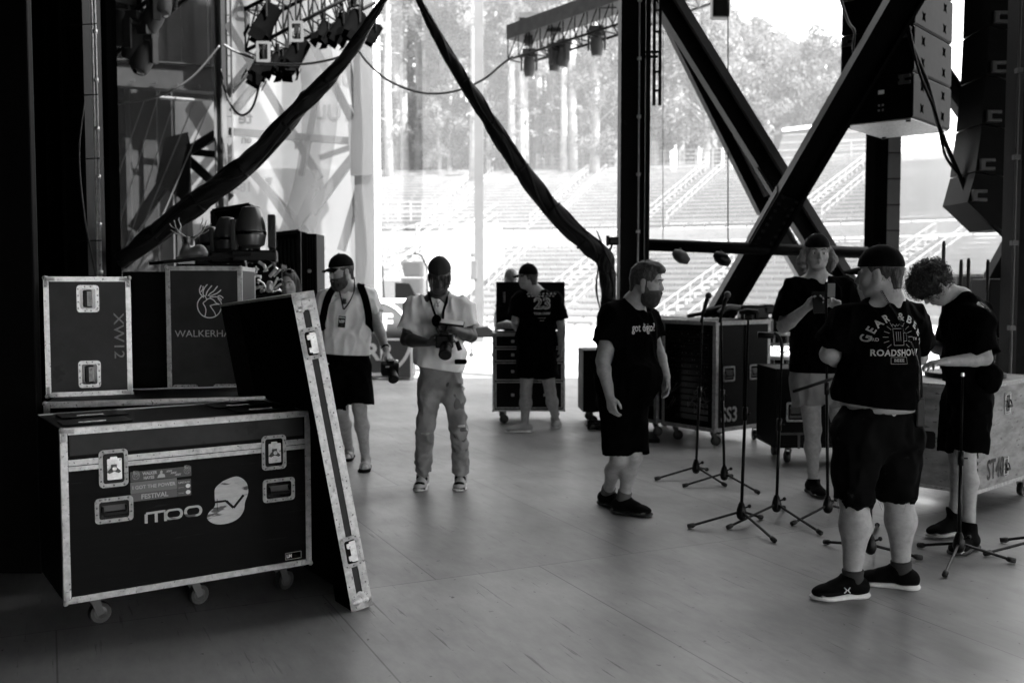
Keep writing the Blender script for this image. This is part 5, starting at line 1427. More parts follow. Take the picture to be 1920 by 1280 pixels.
MV = [(398, 495, 8.0, .95, 'leftmost of the three big moving lights, just right of the antlers'), (431, 490, 7.9, 1.1, 'middle one of the three big moving lights on the cases'), (478, 488, 7.7, 1.3, 'rightmost and biggest of the three moving lights on the cases')]
mat('light_shell', .05, .35, coat=.3)
for px, py, Yq, s, lab in MV:
    base = P(px, py, Yq)
    t = thing('moving_head_light', lab, 'stage light', base, .2, LGF)
    MB().bbox((0, 0, .03), (.26 * s, .22 * s, .09), .015).build('base', 'plastic_black', t)
    MB().bbox((.10 * s, 0, .17 * s), (.045 * s, .09 * s, .20 * s), .015).build('yoke_arm', 'plastic_grey2', t); MB().bbox((-.12 * s, 0, .15 * s), (.03 * s, .09 * s, .18 * s), .012).build('yoke_arm', 'plastic_grey2', t)
    MB().lathe([(.04 * s, .07 * s), (.078 * s, .09 * s), (.088 * s, .15 * s), (.084 * s, .21 * s), (.064 * s, .28 * s), (.05 * s, .31 * s), (.02 * s, .318 * s)], 22, Matrix.Translation((-.02 * s, 0, 0))).build('head', 'light_shell', t, 35)
    MB().lathe([(.089 * s, .15 * s), (.090 * s, .16 * s), (.088 * s, .17 * s)], 22, Matrix.Translation((-.02 * s, 0, 0))).build('head_band', 'gloss_black', t)
SC = case('road_case', 'long black case under the big moving lights', .78, .6, .15, P(0, 497, 8).z, (P(428, 0, 8).x, 8.05, 0), .15, trim='case_black', corners=False, casters=((-.4, -.2), (.4, -.2)))
t = thing('winch_motor', 'dark hoist body with a round cap at the end of the moving lights', 'equipment', P(500, 500, 7.6))
MB().bbox((0, 0, 0), (.13, .12, .08), .02).lathe([(.05, -.08), (.052, -.07), (.03, -.05)], 14, Matrix.Translation((.02, 0, 0)), axis='Y').build('motor_body', 'steel_dark', t)
# clutter of cables and fittings between the emblem case and the woman
rn = random.Random(11)
b = MB(); cl_ = P(484, 537, 7.3)
for k in range(26):
    p0 = cl_ + Vector((rn.uniform(-.16, .16), rn.uniform(-.1, .1), rn.uniform(-.07, .11))); p1 = p0 + Vector((rn.uniform(-.07, .07), rn.uniform(-.05, .05), rn.uniform(-.02, .10))); b.tube([p0, (p0 + p1) / 2 + Vector((.01, 0, .01)), p1], rn.uniform(.005, .014), 6)
thing_mesh('fitting_pile', b, 'zinc', 'pile of shiny clamps and fittings between the emblem case and the woman', 'clamp pile')
case('road_case', 'black case holding the pile of shiny fittings', .5, .5, .15, cl_.z - .07, (cl_.x, cl_.y + .05, 0), .1, trim='case_black', corners=False, casters=((-.15, -.15), (.15, -.15)))
thing_mesh('pale_canister', MB().lathe([(.022, 0), (.026, .01), (.026, .06), (.016, .08), (.006, .085)], 16, Matrix.Translation(P(506, 548, 7.2))), 'alu_dull', 'pale canister left of the woman', 'canister', smooth=40)

# antlered deer figure
DB = P(358, 487, 6.22)
t = thing('deer_figure', 'small resting deer figure with pale branching antlers on the black board', 'figurine', (DB.x, DB.y, DB.z))
def sdf_obj(name, prims, m, parent, vox=.005, k=.02, **kw): pass
deer_parts = (t,)
b = MB()
def horn(sx):
    q = MB()
    main = catmull([(sx * .018, 0, .13), (sx * .05, 0, .155), (sx * .085, 0, .19), (sx * .10, 0, .245)], 6); n_ = len(main)
    q.tube(main, [.008 - .005 * i / n_ for i in range(n_)], 7)
    q.tube(catmull([(sx * .085, 0, .19), (sx * .115, 0, .205), (sx * .128, 0, .225)], 4), .0035, 6)
    q.tube(catmull([(sx * .07, 0, .175), (sx * .062, .01, .21), (sx * .075, .01, .245), (sx * .07, .01, .262)], 4), .0035, 6)
    q.tube(catmull([(sx * .05, 0, .155), (sx * .09, -.01, .165), (sx * .118, -.01, .185)], 4), .0035, 6)
    return q
for sx in (-1, 1): horn(sx).build('antler', 'alu', t, True)
# =================================================================== PEOPLE: implicit surfaces -> one continuous mesh per body / garment
V3 = lambda v: np.array([v[0], v[1], v[2]], dtype=np.float64)
_rs = np.random.RandomState(3)
_LAT = _rs.rand(32, 32, 32).astype(np.float32) * 2 - 1
def vnoise(X, Y, Z):
    xi = np.floor(X).astype(int); yi = np.floor(Y).astype(int); zi = np.floor(Z).astype(int)
    xf = X - xi; yf = Y - yi; zf = Z - zi
    s = lambda t: t * t * (3 - 2 * t)
    u, v, w = s(xf), s(yf), s(zf); m = 31
    g = lambda a, b, c: _LAT[(xi + a) & m, (yi + b) & m, (zi + c) & m]
    x00 = g(0, 0, 0) * (1 - u) + g(1, 0, 0) * u; x10 = g(0, 1, 0) * (1 - u) + g(1, 1, 0) * u
    x01 = g(0, 0, 1) * (1 - u) + g(1, 0, 1) * u; x11 = g(0, 1, 1) * (1 - u) + g(1, 1, 1) * u
    return (x00 * (1 - v) + x10 * v) * (1 - w) + (x01 * (1 - v) + x11 * v) * w
def capf(a, b, ra, rb, flat=None, fs=1.0):
    a = V3(a); b = V3(b)
    rm = max(ra, rb)
    def fn(X, Y, Z):
        px, py, pz = X - a[0], Y - a[1], Z - a[2]; ba = b - a
        if flat is not None:
            f = V3(flat); d = (px * f[0] + py * f[1] + pz * f[2]) * (1 / fs - 1)
            px = px + f[0] * d; py = py + f[1] * d; pz = pz + f[2] * d
            ba = ba + f * np.dot(ba, f) * (1 / fs - 1)
        h = np.clip((px * ba[0] + py * ba[1] + pz * ba[2]) / max(np.dot(ba, ba), 1e-9), 0, 1)
        return (np.sqrt((px - ba[0] * h) ** 2 + (py - ba[1] * h) ** 2 + (pz - ba[2] * h) ** 2) - (ra + (rb - ra) * h)) * (fs if fs < 1 else 1) ** .5
    return fn, np.minimum(a, b) - rm * max(1, fs), np.maximum(a, b) + rm * max(1, fs)
def ellf(c, r, M=None):
    c = V3(c); r = np.array(r, dtype=float); rm = r.max()
    A = np.array(M) if M is not None else np.eye(3)      # rows: local axes in world
    def fn(X, Y, Z):
        px, py, pz = X - c[0], Y - c[1], Z - c[2]
        q = [(A[i][0] * px + A[i][1] * py + A[i][2] * pz) for i in range(3)]
        k0 = np.sqrt((q[0] / r[0]) ** 2 + (q[1] / r[1]) ** 2 + (q[2] / r[2]) ** 2)
        k1 = np.sqrt((q[0] / r[0] ** 2) ** 2 + (q[1] / r[1] ** 2) ** 2 + (q[2] / r[2] ** 2) ** 2)
        return k0 * (k0 - 1) / np.maximum(k1, 1e-6)
    return fn, c - rm, c + rm
def clipf(prim, planes):      # planes: (point, normal) keep the side opposite to the normal
    fn0, lo, hi = prim
    def fn(X, Y, Z):
        d = fn0(X, Y, Z)
        for p, n in planes:
            p_ = V3(p); n_ = V3(n); d = np.maximum(d, (X - p_[0]) * n_[0] + (Y - p_[1]) * n_[1] + (Z - p_[2]) * n_[2])
        return d
    return fn, lo, hi
class SDF:
    def __init__(s): s.ops = []
    def u(s, prim, k=.02): s.ops.append(('u', prim, k)); return s
    def cut(s, prim, k=.004): s.ops.append(('s', prim, k)); return s
    def plane(s, p, n): s.ops.append(('p', (p, n), 0)); return s
    def disp(s, fn): s.ops.append(('d', fn, 0)); return s
    def mesh(s, vox):
        lo = np.min([o[1][1] for o in s.ops if o[0] == 'u'], axis=0) - vox * 3 - .012; hi = np.max([o[1][2] for o in s.ops if o[0] == 'u'], axis=0) + vox * 3 + .012
        n = np.ceil((hi - lo) / vox).astype(int) + 1
        ax = [lo[i] + vox * np.arange(n[i]) for i in range(3)]
        D = np.full(n, .2, dtype=np.float32)
        for kind, pr, k in s.ops:
            if kind == 'd':
                idx = np.nonzero(np.abs(D) < .035)
                X, Y, Z = ax[0][idx[0]], ax[1][idx[1]], ax[2][idx[2]]
                D[idx] += pr(X, Y, Z).astype(np.float32); continue
            if kind == 'p':
                p, nn = V3(pr[0]), V3(pr[1])
                pl = ((ax[0] - p[0]) * nn[0])[:, None, None] + ((ax[1] - p[1]) * nn[1])[None, :, None] + ((ax[2] - p[2]) * nn[2])[None, None, :]
                D = np.maximum(D, pl.astype(np.float32)); continue
            fn, a, b = pr; mg = .04 + k
            i0 = np.maximum(((a - mg - lo) / vox).astype(int), 0); i1 = np.minimum(((b + mg - lo) / vox).astype(int) + 2, n)
            if (i1 <= i0).any(): continue
            X = ax[0][i0[0]:i1[0]][:, None, None]; Y = ax[1][i0[1]:i1[1]][None, :, None]; Z = ax[2][i0[2]:i1[2]][None, None, :]
            d = fn(X, Y, Z).astype(np.float32)
            sl = (slice(i0[0], i1[0]), slice(i0[1], i1[1]), slice(i0[2], i1[2]))
            o = D[sl]
            if kind == 'u':
                h = np.maximum(k - np.abs(o - d), 0) / max(k, 1e-6); D[sl] = np.minimum(o, d) - h * h * k * .25
            else:
                d = -d; h = np.maximum(k - np.abs(o - d), 0) / max(k, 1e-6); D[sl] = np.maximum(o, d) + h * h * k * .25
        return surface_nets(D, lo, vox)
def surface_nets(D, lo, vox):
    n = D.shape; S = D < 0
    c = np.zeros((n[0] - 1, n[1] - 1, n[2] - 1), dtype=np.int8)
    for i in (0, 1):
        for j in (0, 1):
            for k in (0, 1): c += S[i:n[0] - 1 + i, j:n[1] - 1 + j, k:n[2] - 1 + k]
    act = (c > 0) & (c < 8)
    ci = np.argwhere(act); idm = np.full(act.shape, -1, dtype=np.int64); idm[act] = np.arange(len(ci))
    P_ = np.zeros((len(ci), 3)); W = np.zeros(len(ci))
    co = [(i, j, k) for i in (0, 1) for j in (0, 1) for k in (0, 1)]
    for a in co:
        for ax_ in range(3):
            if a[ax_] == 1: continue
            b = list(a); b[ax_] = 1
            da = D[ci[:, 0] + a[0], ci[:, 1] + a[1], ci[:, 2] + a[2]]; db = D[ci[:, 0] + b[0], ci[:, 1] + b[1], ci[:, 2] + b[2]]
            m = (da < 0) != (db < 0); t = np.where(m, da / np.where(m, da - db, 1), 0)
            pt = np.array(a)[None, :] + np.zeros((len(ci), 3)); pt[:, ax_] += t
            P_ += pt * m[:, None]; W += m
    P_ = (ci + P_ / W[:, None]) * vox + lo
    faces = []
    for ax_ in range(3):
        o = [1, 2] if ax_ == 0 else ([2, 0] if ax_ == 1 else [0, 1])
        sl0 = [slice(1, -1)] * 3; sl1 = [slice(1, -1)] * 3
        sl0[ax_] = slice(0, -1); sl1[ax_] = slice(1, None)
        e = S[tuple(sl0)] != S[tuple(sl1)]; ei = np.argwhere(e)
        off = np.array([1, 1, 1]); off[ax_] = 0; ei = ei + off
        s0 = S[ei[:, 0], ei[:, 1], ei[:, 2]]
        def g(d1, d2):
            q = ei.copy(); q[:, o[0]] -= d1; q[:, o[1]] -= d2; return idm[q[:, 0], q[:, 1], q[:, 2]]
        quad = np.stack([g(0, 0), g(1, 0), g(1, 1), g(0, 1)], 1)
        quad[~s0] = quad[~s0][:, ::-1]
        faces.append(quad[(quad >= 0).all(1)])
    return P_, np.concatenate(faces)
def sdf_mesh(s, name, m, parent=None, vox=.006, origin=(0, 0, 0), smooth_it=1):
    v, f = s.mesh(vox)
    v = v - V3(origin)
    me = bpy.data.meshes.new(name)
    me.vertices.add(len(v)); me.vertices.foreach_set('co', v.astype(np.float32).ravel())
    me.loops.add(len(f) * 4); me.loops.foreach_set('vertex_index', f.astype(np.int32).ravel())
    me.polygons.add(len(f)); me.polygons.foreach_set('loop_start', np.arange(0, len(f) * 4, 4, dtype=np.int32))
    try: me.polygons.foreach_set('loop_total', np.full(len(f), 4, dtype=np.int32))
    except Exception: pass
    me.update(calc_edges=True); me.validate()
    me.polygons.foreach_set('use_smooth', np.ones(len(me.polygons), dtype=bool))
    if smooth_it:
        bm = bmesh.new(); bm.from_mesh(me)
        for _ in range(smooth_it): bmesh.ops.smooth_vert(bm, verts=bm.verts[:], factor=.5, use_axis_x=True, use_axis_y=True, use_axis_z=True)
        bm.to_mesh(me); bm.free()
    return link(name, me, m, parent)

mat('skin', .30, .55, var=.18, vscale=26, spec=.35, bump=.06, bscale=200)
mat('skin_dark', .045, .45, var=.2, vscale=14, spec=.4, bump=.05, bscale=200)
mat('lip', .19, .5); mat('lip_dark', .035, .4)
mat('eye_white', .5, .3); mat('eye_iris', .03, .2)
mat('hair_dark', .015, .6, var=.6, vscale=60, stretch=(1, 1, .3), bump=.7, bscale=140, spec=.35)
mat('hair_brown', .04, .6, var=.5, vscale=60, stretch=(1, 1, .3), bump=.7, bscale=140, spec=.35)
mat('hair_fair', .13, .6, var=.5, vscale=60, stretch=(1, 1, .3), bump=.7, bscale=140, spec=.35)
mat('hair_grey', .12, .7, var=.3, vscale=90)
mat('cloth_black', .0016, .95, var=.4, vscale=5, bump=.12, bscale=700, spec=.02)
mat('cloth_short', .0014, .9, var=.5, vscale=4, bump=.12, bscale=700, spec=.02)
mat('denim_dark', .0028, .85, var=.7, vscale=9, bump=.12, bscale=700, spec=.04, speck=.25, sscale=14, speckto=.014)
mat('denim', .2, .85, var=.35, vscale=6, bump=.12, bscale=700, spec=.2, speck=.2, sscale=8, speckto=.22)
mat('cloth_white', .72, .9, var=.05, vscale=6, bump=.12, bscale=700, spec=.2)
mat('cloth_pale', .20, .9, var=.08, vscale=6, bump=.12, bscale=700, spec=.2)
mat('cap_black', .0025, .85, bump=.2, bscale=400, spec=.06)
mat('cap_grey', .02, .85, bump=.3, bscale=220, spec=.2)
mat('shoe_black', .002, .8, bump=.2, bscale=500, spec=.06)
mat('shoe_white', .55, .6); mat('sole_white', .6, .55, var=.1, vscale=20); mat('shoe_grey', .33, .8, bump=.3)
mat('sock_dark', .02, .9); mat('sock_grey', .08, .9)
mat('belt_pale', .2, .5)

def frame(fwd, up=(0, 0, 1)):
    f = Vector(fwd).normalized(); u = Vector(up); r = f.cross(u).normalized(); u = r.cross(f).normalized()
    return r, f, u
def hand_prims(s, wr, hd, pn, ts, curl=.5, k=1.0, spread=.0, grip=None):
    """five fingers: hd = direction of the hand, pn = where the palm faces, ts = thumb side"""
    wr = Vector(wr); hd = Vector(hd).normalized(); ts = Vector(ts); ts = (ts - hd * ts.dot(hd)).normalized(); pn0 = Vector(pn); pn = hd.cross(ts); 
    if pn.dot(pn0) < 0: pn = -pn
    L = .088 * k
    for i in range(4):
        o = (1.5 - i) * .0195 * k
        kn = wr + hd * (L - abs(i - 1) * .005) + ts * o
        s.u(capf(wr + ts * o * .55 + hd * .01, kn, .0145 * k, .0115 * k), .012)
        ln = (.070, .078, .072, .056)[i] * k; c = curl * (1 + .12 * i); d = hd.copy() + ts * (1.5 - i) * spread; d.normalize(); p = kn
        for seg, (fr, cc) in enumerate(((.46, .55), (.30, .95), (.24, .7))):
            a = c * cc; d = (d * math.cos(a) + pn * math.sin(a)).normalized()
            # keep rotating in the hd/pn plane
            q = p + d * ln * fr; s.u(capf(p, q, (.0092 - seg * .0008) * k, (.0084 - seg * .0008) * k), .003)
            p = q
            pn_ = (pn - d * pn.dot(d)); pn = pn_.normalized() if pn_.length > .05 else pn
        pn = hd.cross(ts)
        if pn.dot(pn0) < 0: pn = -pn
    s.u(capf(wr + hd * .012 + ts * .012, wr + hd * .055 + ts * .02 + pn * .008, .017 * k, .017 * k), .012)
    b0 = wr + hd * .022 * k + ts * .024 * k; b1 = b0 + (hd * .6 + ts * .75 + pn * .25 * (1 + curl)).normalized() * .036 * k
    b2 = b1 + (hd * .95 + ts * .25 + pn * .5 * curl).normalized() * .030 * k; b3 = b2 + (hd * 1.0 - ts * .1 + pn * .6 * curl).normalized() * .024 * k
    s.u(capf(b0, b1, .0145 * k, .011 * k), .010); s.u(capf(b1, b2, .011 * k, .0098 * k), .003); s.u(capf(b2, b3, .0098 * k, .008 * k), .003)

def head_prims(s, c, r, f, u, k=1.0, jaw=1.0, nose=1.0, open_mouth=0.0):
    c = Vector(c); X = lambda a, b, z: c + r * a * k + f * b * k + u * z * k
    A = [list(r), list(f), list(u)]
    s.u(ellf(X(0, -.012, .028), (.076 * k, .098 * k, .094 * k), A), .02)
    s.u(ellf(X(0, .022, -.035), (.063 * k * jaw, .070 * k, .078 * k), A), .03)
    s.u(ellf(X(0, .045, -.088), (.034 * k * jaw, .034 * k, .026 * k), A), .025)
    for sx in (-1, 1):
        s.u(ellf(X(sx * .040, .052, -.028), (.027 * k, .028 * k, .026 * k), A), .02)
        s.u(capf(X(sx * .058 * jaw, -.005, -.05), X(sx * .030 * jaw, .055, -.088), .020 * k, .017 * k), .02)
        s.u(capf(X(sx * .012, .083, .021), X(sx * .048, .070, .019), .011 * k, .010 * k), .012)
        s.cut(ellf(X(sx * .031, .098, .000), (.019 * k, .016 * k, .012 * k), A), .012)
        s.u(ellf(X(sx * .031, .0745, .000), (.0145 * k, .0135 * k, .0125 * k), A), .003)
        s.u(ellf(X(sx * .077, -.006, -.012), (.009 * k, .018 * k, .031 * k), A), .008)
        s.cut(ellf(X(sx * .087, -.002, -.010), (.006 * k, .010 * k, .018 * k), A), .005)
    s.u(capf(X(0, .086, .008), X(0, .105, -.030), .0085 * k, .0125 * k * nose), .012)
    for sx in (-1, 1): s.u(ellf(X(sx * .012, .096, -.034), (.0085 * k, .010 * k, .008 * k), A), .006)
    for sx in (-1, 1):
        s.u(capf(X(0, .092, -.054), X(sx * .020, .083, -.058), .0065 * k, .004 * k), .006)
        s.u(capf(X(0, .090, -.067 - open_mouth), X(sx * .018, .082, -.062 - open_mouth * .5), .0075 * k, .004 * k), .006)
    s.cut(capf(X(-.019, .092, -.0605 - open_mouth / 2), X(.019, .092, -.0605 - open_mouth / 2), .0022 + open_mouth * .6, .0022 + open_mouth * .6, u, 1.0), .003)

def fabric(amp, sx=9, sy=9, sz=5, seed=0.0, amp2=None):
    a2 = amp * .45 if amp2 is None else amp2
    def fn(X, Y, Z):
        w = vnoise(X * 4 + seed, Y * 4 + 3.3, Z * 3 + 1.1) * .9
        n1 = vnoise(X * sx + w + seed, Y * sy - w + seed * 2, Z * sz + w * 1.5)
        r1 = 1 - 2 * np.abs(n1)          # ridged folds
        n2 = vnoise(X * sx * 2.3 + 7 + w * 2, Y * sy * 2.3 + seed, Z * sz * 3.1 + 2)
        return -amp * (r1 - .4) - a2 * n2
    return fn

def person(label, J, f, hf, skin='skin', hu=(0, 0, 1), g=None, top=None, bottom=None, hands=None, vox=.0065, k=1.0, jaw=1.0, seed=0.0, hk=1.0, arms='ab', feet=True, group=None, open_mouth=0.0, eyes='open', brow='hair_dark', foot=None, socks=None, neckr=.056):
    """J: joints in world space. a / b = viewer left / viewer right"""
    G_ = dict(cw=.165, ww=.145, hw=.155, cd=.66, wd=.70, belly=0, arm=1.0, leg=1.0, calf=1.0); G_.update(g or {})
    f = Vector(f).normalized(); hr, hfv, huv = frame(hf, hu)
    org = Vector(((J['an_a'].x + J['an_b'].x) / 2, (J['an_a'].y + J['an_b'].y) / 2, 0))
    s = SDF(); up = (J['neck'] - J['pelvis']).normalized(); ch = J['chest']; pe = J['pelvis']; wa = pe.lerp(ch, .48)
    ff = (f - up * f.dot(up)).normalized()
    ffh = Vector((f.x, f.y, 0)).normalized()
    s.u(capf(ch, wa, G_['cw'], G_['ww'], ff, G_['cd']), .03); s.u(capf(wa, pe, G_['ww'], G_['hw'], ff, G_['wd']), .04)
    if G_['belly']: s.u(ellf(pe.lerp(ch, .38) + ffh * .05, (G_['ww'] * 1.02,) * 2 + (.17,)), .05)
    for q in 'ab':
        sh = J['sh_' + q]; el = J['el_' + q]; wr = J['wr_' + q]
        s.u(capf(ch + up * .07, sh, .085, .058 * G_['arm']), .05)
        s.u(capf(J['neck'] + up * .01, sh + up * .0, .05, .045), .05)
        A_ = G_['arm']
        s.u(capf(sh, el, .056 * A_, .041 * A_), .03)
        m_ = el.lerp(wr, .28); s.u(capf(el, m_, .041 * A_, .043 * A_), .015); s.u(capf(m_, wr, .043 * A_, .027 * A_ ** .5), .015)
        hp = J['hip_' + q]; kn = J['kn_' + q]; an = J['an_' + q]; L_ = G_['leg']; C_ = G_['calf']
        s.u(capf(hp, kn, .090 * L_, .058 * L_), .04)
        bk = -Vector(J.get('ld_' + q, f)); bk.z = 0; bk.normalize()
        mid = kn.lerp(an, .34) + bk * .012
        s.u(capf(kn, mid, .055 * L_, .059 * C_), .03); s.u(capf(mid, kn.lerp(an, .8), .059 * C_, .038 * C_ ** .6), .03); s.u(capf(kn.lerp(an, .75), an, .038 * C_ ** .6, .036 * C_ ** .5), .02)
        td = Vector(J.get('td_' + q, f)); td.z = 0; td.normalize(); tp = J.get('tp_' + q, 0)
        if feet:
            an0 = an; toe = an + td * .15 + Vector((0, 0, -.055 + .0)); heel = an - td * .035 + Vector((0, 0, -.05))
            s.u(capf(an, heel, .034, .030), .02); s.u(capf(heel, toe, .030, .026), .03); s.u(capf(an, toe, .034, .026), .03)
            sd = td.cross(Vector((0, 0, 1)))
            for i in range(5):
                s.u(capf(toe + sd * (i - 2) * .017 - td * .02 + Vector((0, 0, -.008)), toe + sd * (i - 2) * .019 + td * (.04 - abs(i - 1.2) * .007) + Vector((0, 0, -.012)), .013, .010), .006)
    hd_ = J['head']
    s.u(capf(J['neck'] - up * .03, hd_ - huv * .05 - hfv * .02, neckr * 1.12, neckr), .03)
    head_prims(s, hd_, hr, hfv, huv, hk, jaw, open_mouth=open_mouth)
    for q, h in (hands or {}).items():
        wr = J['wr_' + q]; el = J['el_' + q]
        hand_prims(s, wr, h.get('hd', wr - el), h['pn'], h['ts'], h.get('curl', .5), h.get('k', 1.0), h.get('sp', .05))
    body = sdf_mesh(s, 'person', skin, None, vox, org); body.location = org
    tag(body, label, 'person', group)
    # face details
    X = lambda a, b, z: hd_ + hr * a * hk + hfv * b * hk + huv * z * hk - org
    RM = Matrix((hr, hfv, huv)).transposed().to_4x4()
    if eyes:
        for sx in (-1, 1):
            M = Matrix.Translation(X(sx * .031, .0775, -.001)) @ RM
            e = MB().ball((0, 0, 0), (.0125 * hk, .0118 * hk, (.0062 if eyes == 'open' else .0022) * hk), 12, M).build('eye', 'eye_white' if skin == 'skin' else 'lip', body, True)
            MB().ball((0, .0078 * hk, 0), (.0056 * hk, .005 * hk, (.0056 if eyes == 'open' else .002) * hk), 10, M).build('iris', 'eye_iris', e, True)
            b = MB().tube([X(sx * .012, .096, .0215), X(sx * .03, .0945, .028), X(sx * .049, .080, .021)], [.003 * hk, .0042 * hk, .002 * hk], 6); b.build('eyebrow', brow, body, True)
        b = MB()
        b.tube([X(-.019, .088, -.059), X(-.008, .0975, -.0545), X(0, .0985, -.056), X(.008, .0975, -.0545), X(.019, .088, -.059)], [.001, .0035, .0035, .0035, .001], 6)
        b.tube([X(-.018, .088, -.062 - open_mouth), X(0, .0965, -.068 - open_mouth), X(.018, .088, -.062 - open_mouth)], [.001, .005, .001], 6); b.build('lips', 'lip' if skin == 'skin' else 'lip_dark', body, True)
    return body, org, dict(G=G_, f=f, ff=ff, ffh=ffh, up=up, hr=hr, hf=hfv, hu=huv, J=J, hk=hk, org=org, wa=wa)

def tshirt(body, I, m, hem, sleeve=.62, loose=.016, amp=.007, vox=.0065, seed=0.0, hemdir=None, neckw=.068, slv=.022, hemw=0, name='tshirt', frontdip=.02):
    J, G_, ff, up, org = I['J'], I['G'], I['ff'], I['up'], I['org']; s = SDF(); ch = J['chest']; pe = J['pelvis']; wa = I['wa']
    hemp = Vector(hem); lo_ = Vector((pe.x, pe.y, min(hemp.z - .03, pe.z - .02)))
    s.u(capf(ch, wa, G_['cw'] + loose, G_['ww'] + loose + .006, ff, G_['cd'] + .03), .04)
    s.u(capf(wa, lo_, G_['ww'] + loose + .008, G_['hw'] + loose + .006 + hemw, ff, G_['wd'] + .04), .05)
    if G_['belly']: s.u(ellf(pe.lerp(ch, .38) + I['ffh'] * .05, (G_['ww'] * 1.02 + loose + .006,) * 2 + (.18,)), .05)
    for q in 'ab':
        sh, el = J['sh_' + q], J['el_' + q]; A_ = G_['arm']; d = (el - sh).normalized(); e = sh.lerp(el, sleeve)
        s.u(capf(ch + up * .07, sh, .085 + loose * .8, .058 * A_ + loose * .7), .05)
        s.u(capf(J['neck'] + up * .0, sh, .052, .05 + loose * .4), .045)
        s.u(clipf(capf(sh, sh.lerp(el, sleeve + .25), .058 * A_ + loose * .75, .056 * A_ + slv), [(e, d)]), .03)
    s.disp(fabric(amp, 13, 13, 6, seed))
    for q in 'ab':
        sh, el = J['sh_' + q], J['el_' + q]; A_ = G_['arm']; d = (el - sh).normalized(); e = sh.lerp(el, sleeve)
        s.cut(capf(e - d * .004, e + d * .10, .050 * A_ + slv * .35, .050 * A_ + slv * .35), .004)
    n_ = J['neck']; nd = (J['head'] - I['hu'] * .06 - I['hf'] * .02 - n_).normalized()
    s.cut(capf(n_ + nd * .045 + ff * frontdip, n_ + nd * .25 + ff * .03, neckw + .004, neckw + .03), .006)
    hn = Vector(hemdir) if hemdir else Vector((0, 0, -1))
    s.plane(hemp, hn.normalized())
    s.cut(capf(hemp + Vector((pe.x - hemp.x, pe.y - hemp.y, -.05)), hemp + Vector((pe.x - hemp.x, pe.y - hemp.y, -.003)), G_['hw'] + loose - .008, G_['hw'] + loose - .008, ff, G_['wd'] + .02), .003)
    return sdf_mesh(s, name, m, body, vox, org)
def legwear(body, I, m, ends, top_z, loose=.02, flare=.03, amp=.008, vox=.0065, seed=0.0, name='shorts', lift=.06):
    J, G_, ff, up, org = I['J'], I['G'], I['ff'], I['up'], I['org']; s = SDF(); pe = J['pelvis']; L_ = G_['leg']
    s.u(capf(I['wa'].lerp(pe, .35), pe, G_['ww'] + loose * .3, G_['hw'] + loose * .5, ff, G_['wd'] + .03), .04)
    for q in 'ab':
        hp, kn, an = J['hip_' + q], J['kn_' + q], J['an_' + q]; e = ends[q]
        if e <= 1.0:
            d = (kn - hp).normalized(); pt = hp.lerp(kn, e)
            s.u(clipf(capf(hp, hp.lerp(kn, min(1.15, e + .15)), .095 * L_ + loose, .066 * L_ + loose + flare), [(pt, d)]), .045)
        else:
            d = (an - kn).normalized(); pt = kn.lerp(an, e - 1)
            s.u(capf(hp, kn, .092 * L_ + loose, .062 * L_ + loose), .045); s.u(clipf(capf(kn, kn.lerp(an, min(e - 1 + .1, 1.1)), .062 * L_ + loose, .048 + loose + flare), [(pt, d)]), .03)
    s.disp(fabric(amp, 12, 12, 9, seed))
    for q in 'ab':
        hp, kn, an = J['hip_' + q], J['kn_' + q], J['an_' + q]; e = ends[q]
        if e <= 1.0: d = (kn - hp).normalized(); pt = hp.lerp(kn, e); rr = .062 * L_ + loose + flare - .012
        else: d = (an - kn).normalized(); pt = kn.lerp(an, e - 1); rr = .048 + loose + flare - .012
        s.cut(capf(pt - d * .006, pt + d * .08, rr, rr), .004)
    s.plane((pe.x, pe.y, top_z + lift), (0, 0, 1))
    return sdf_mesh(s, name, m, body, vox, org)
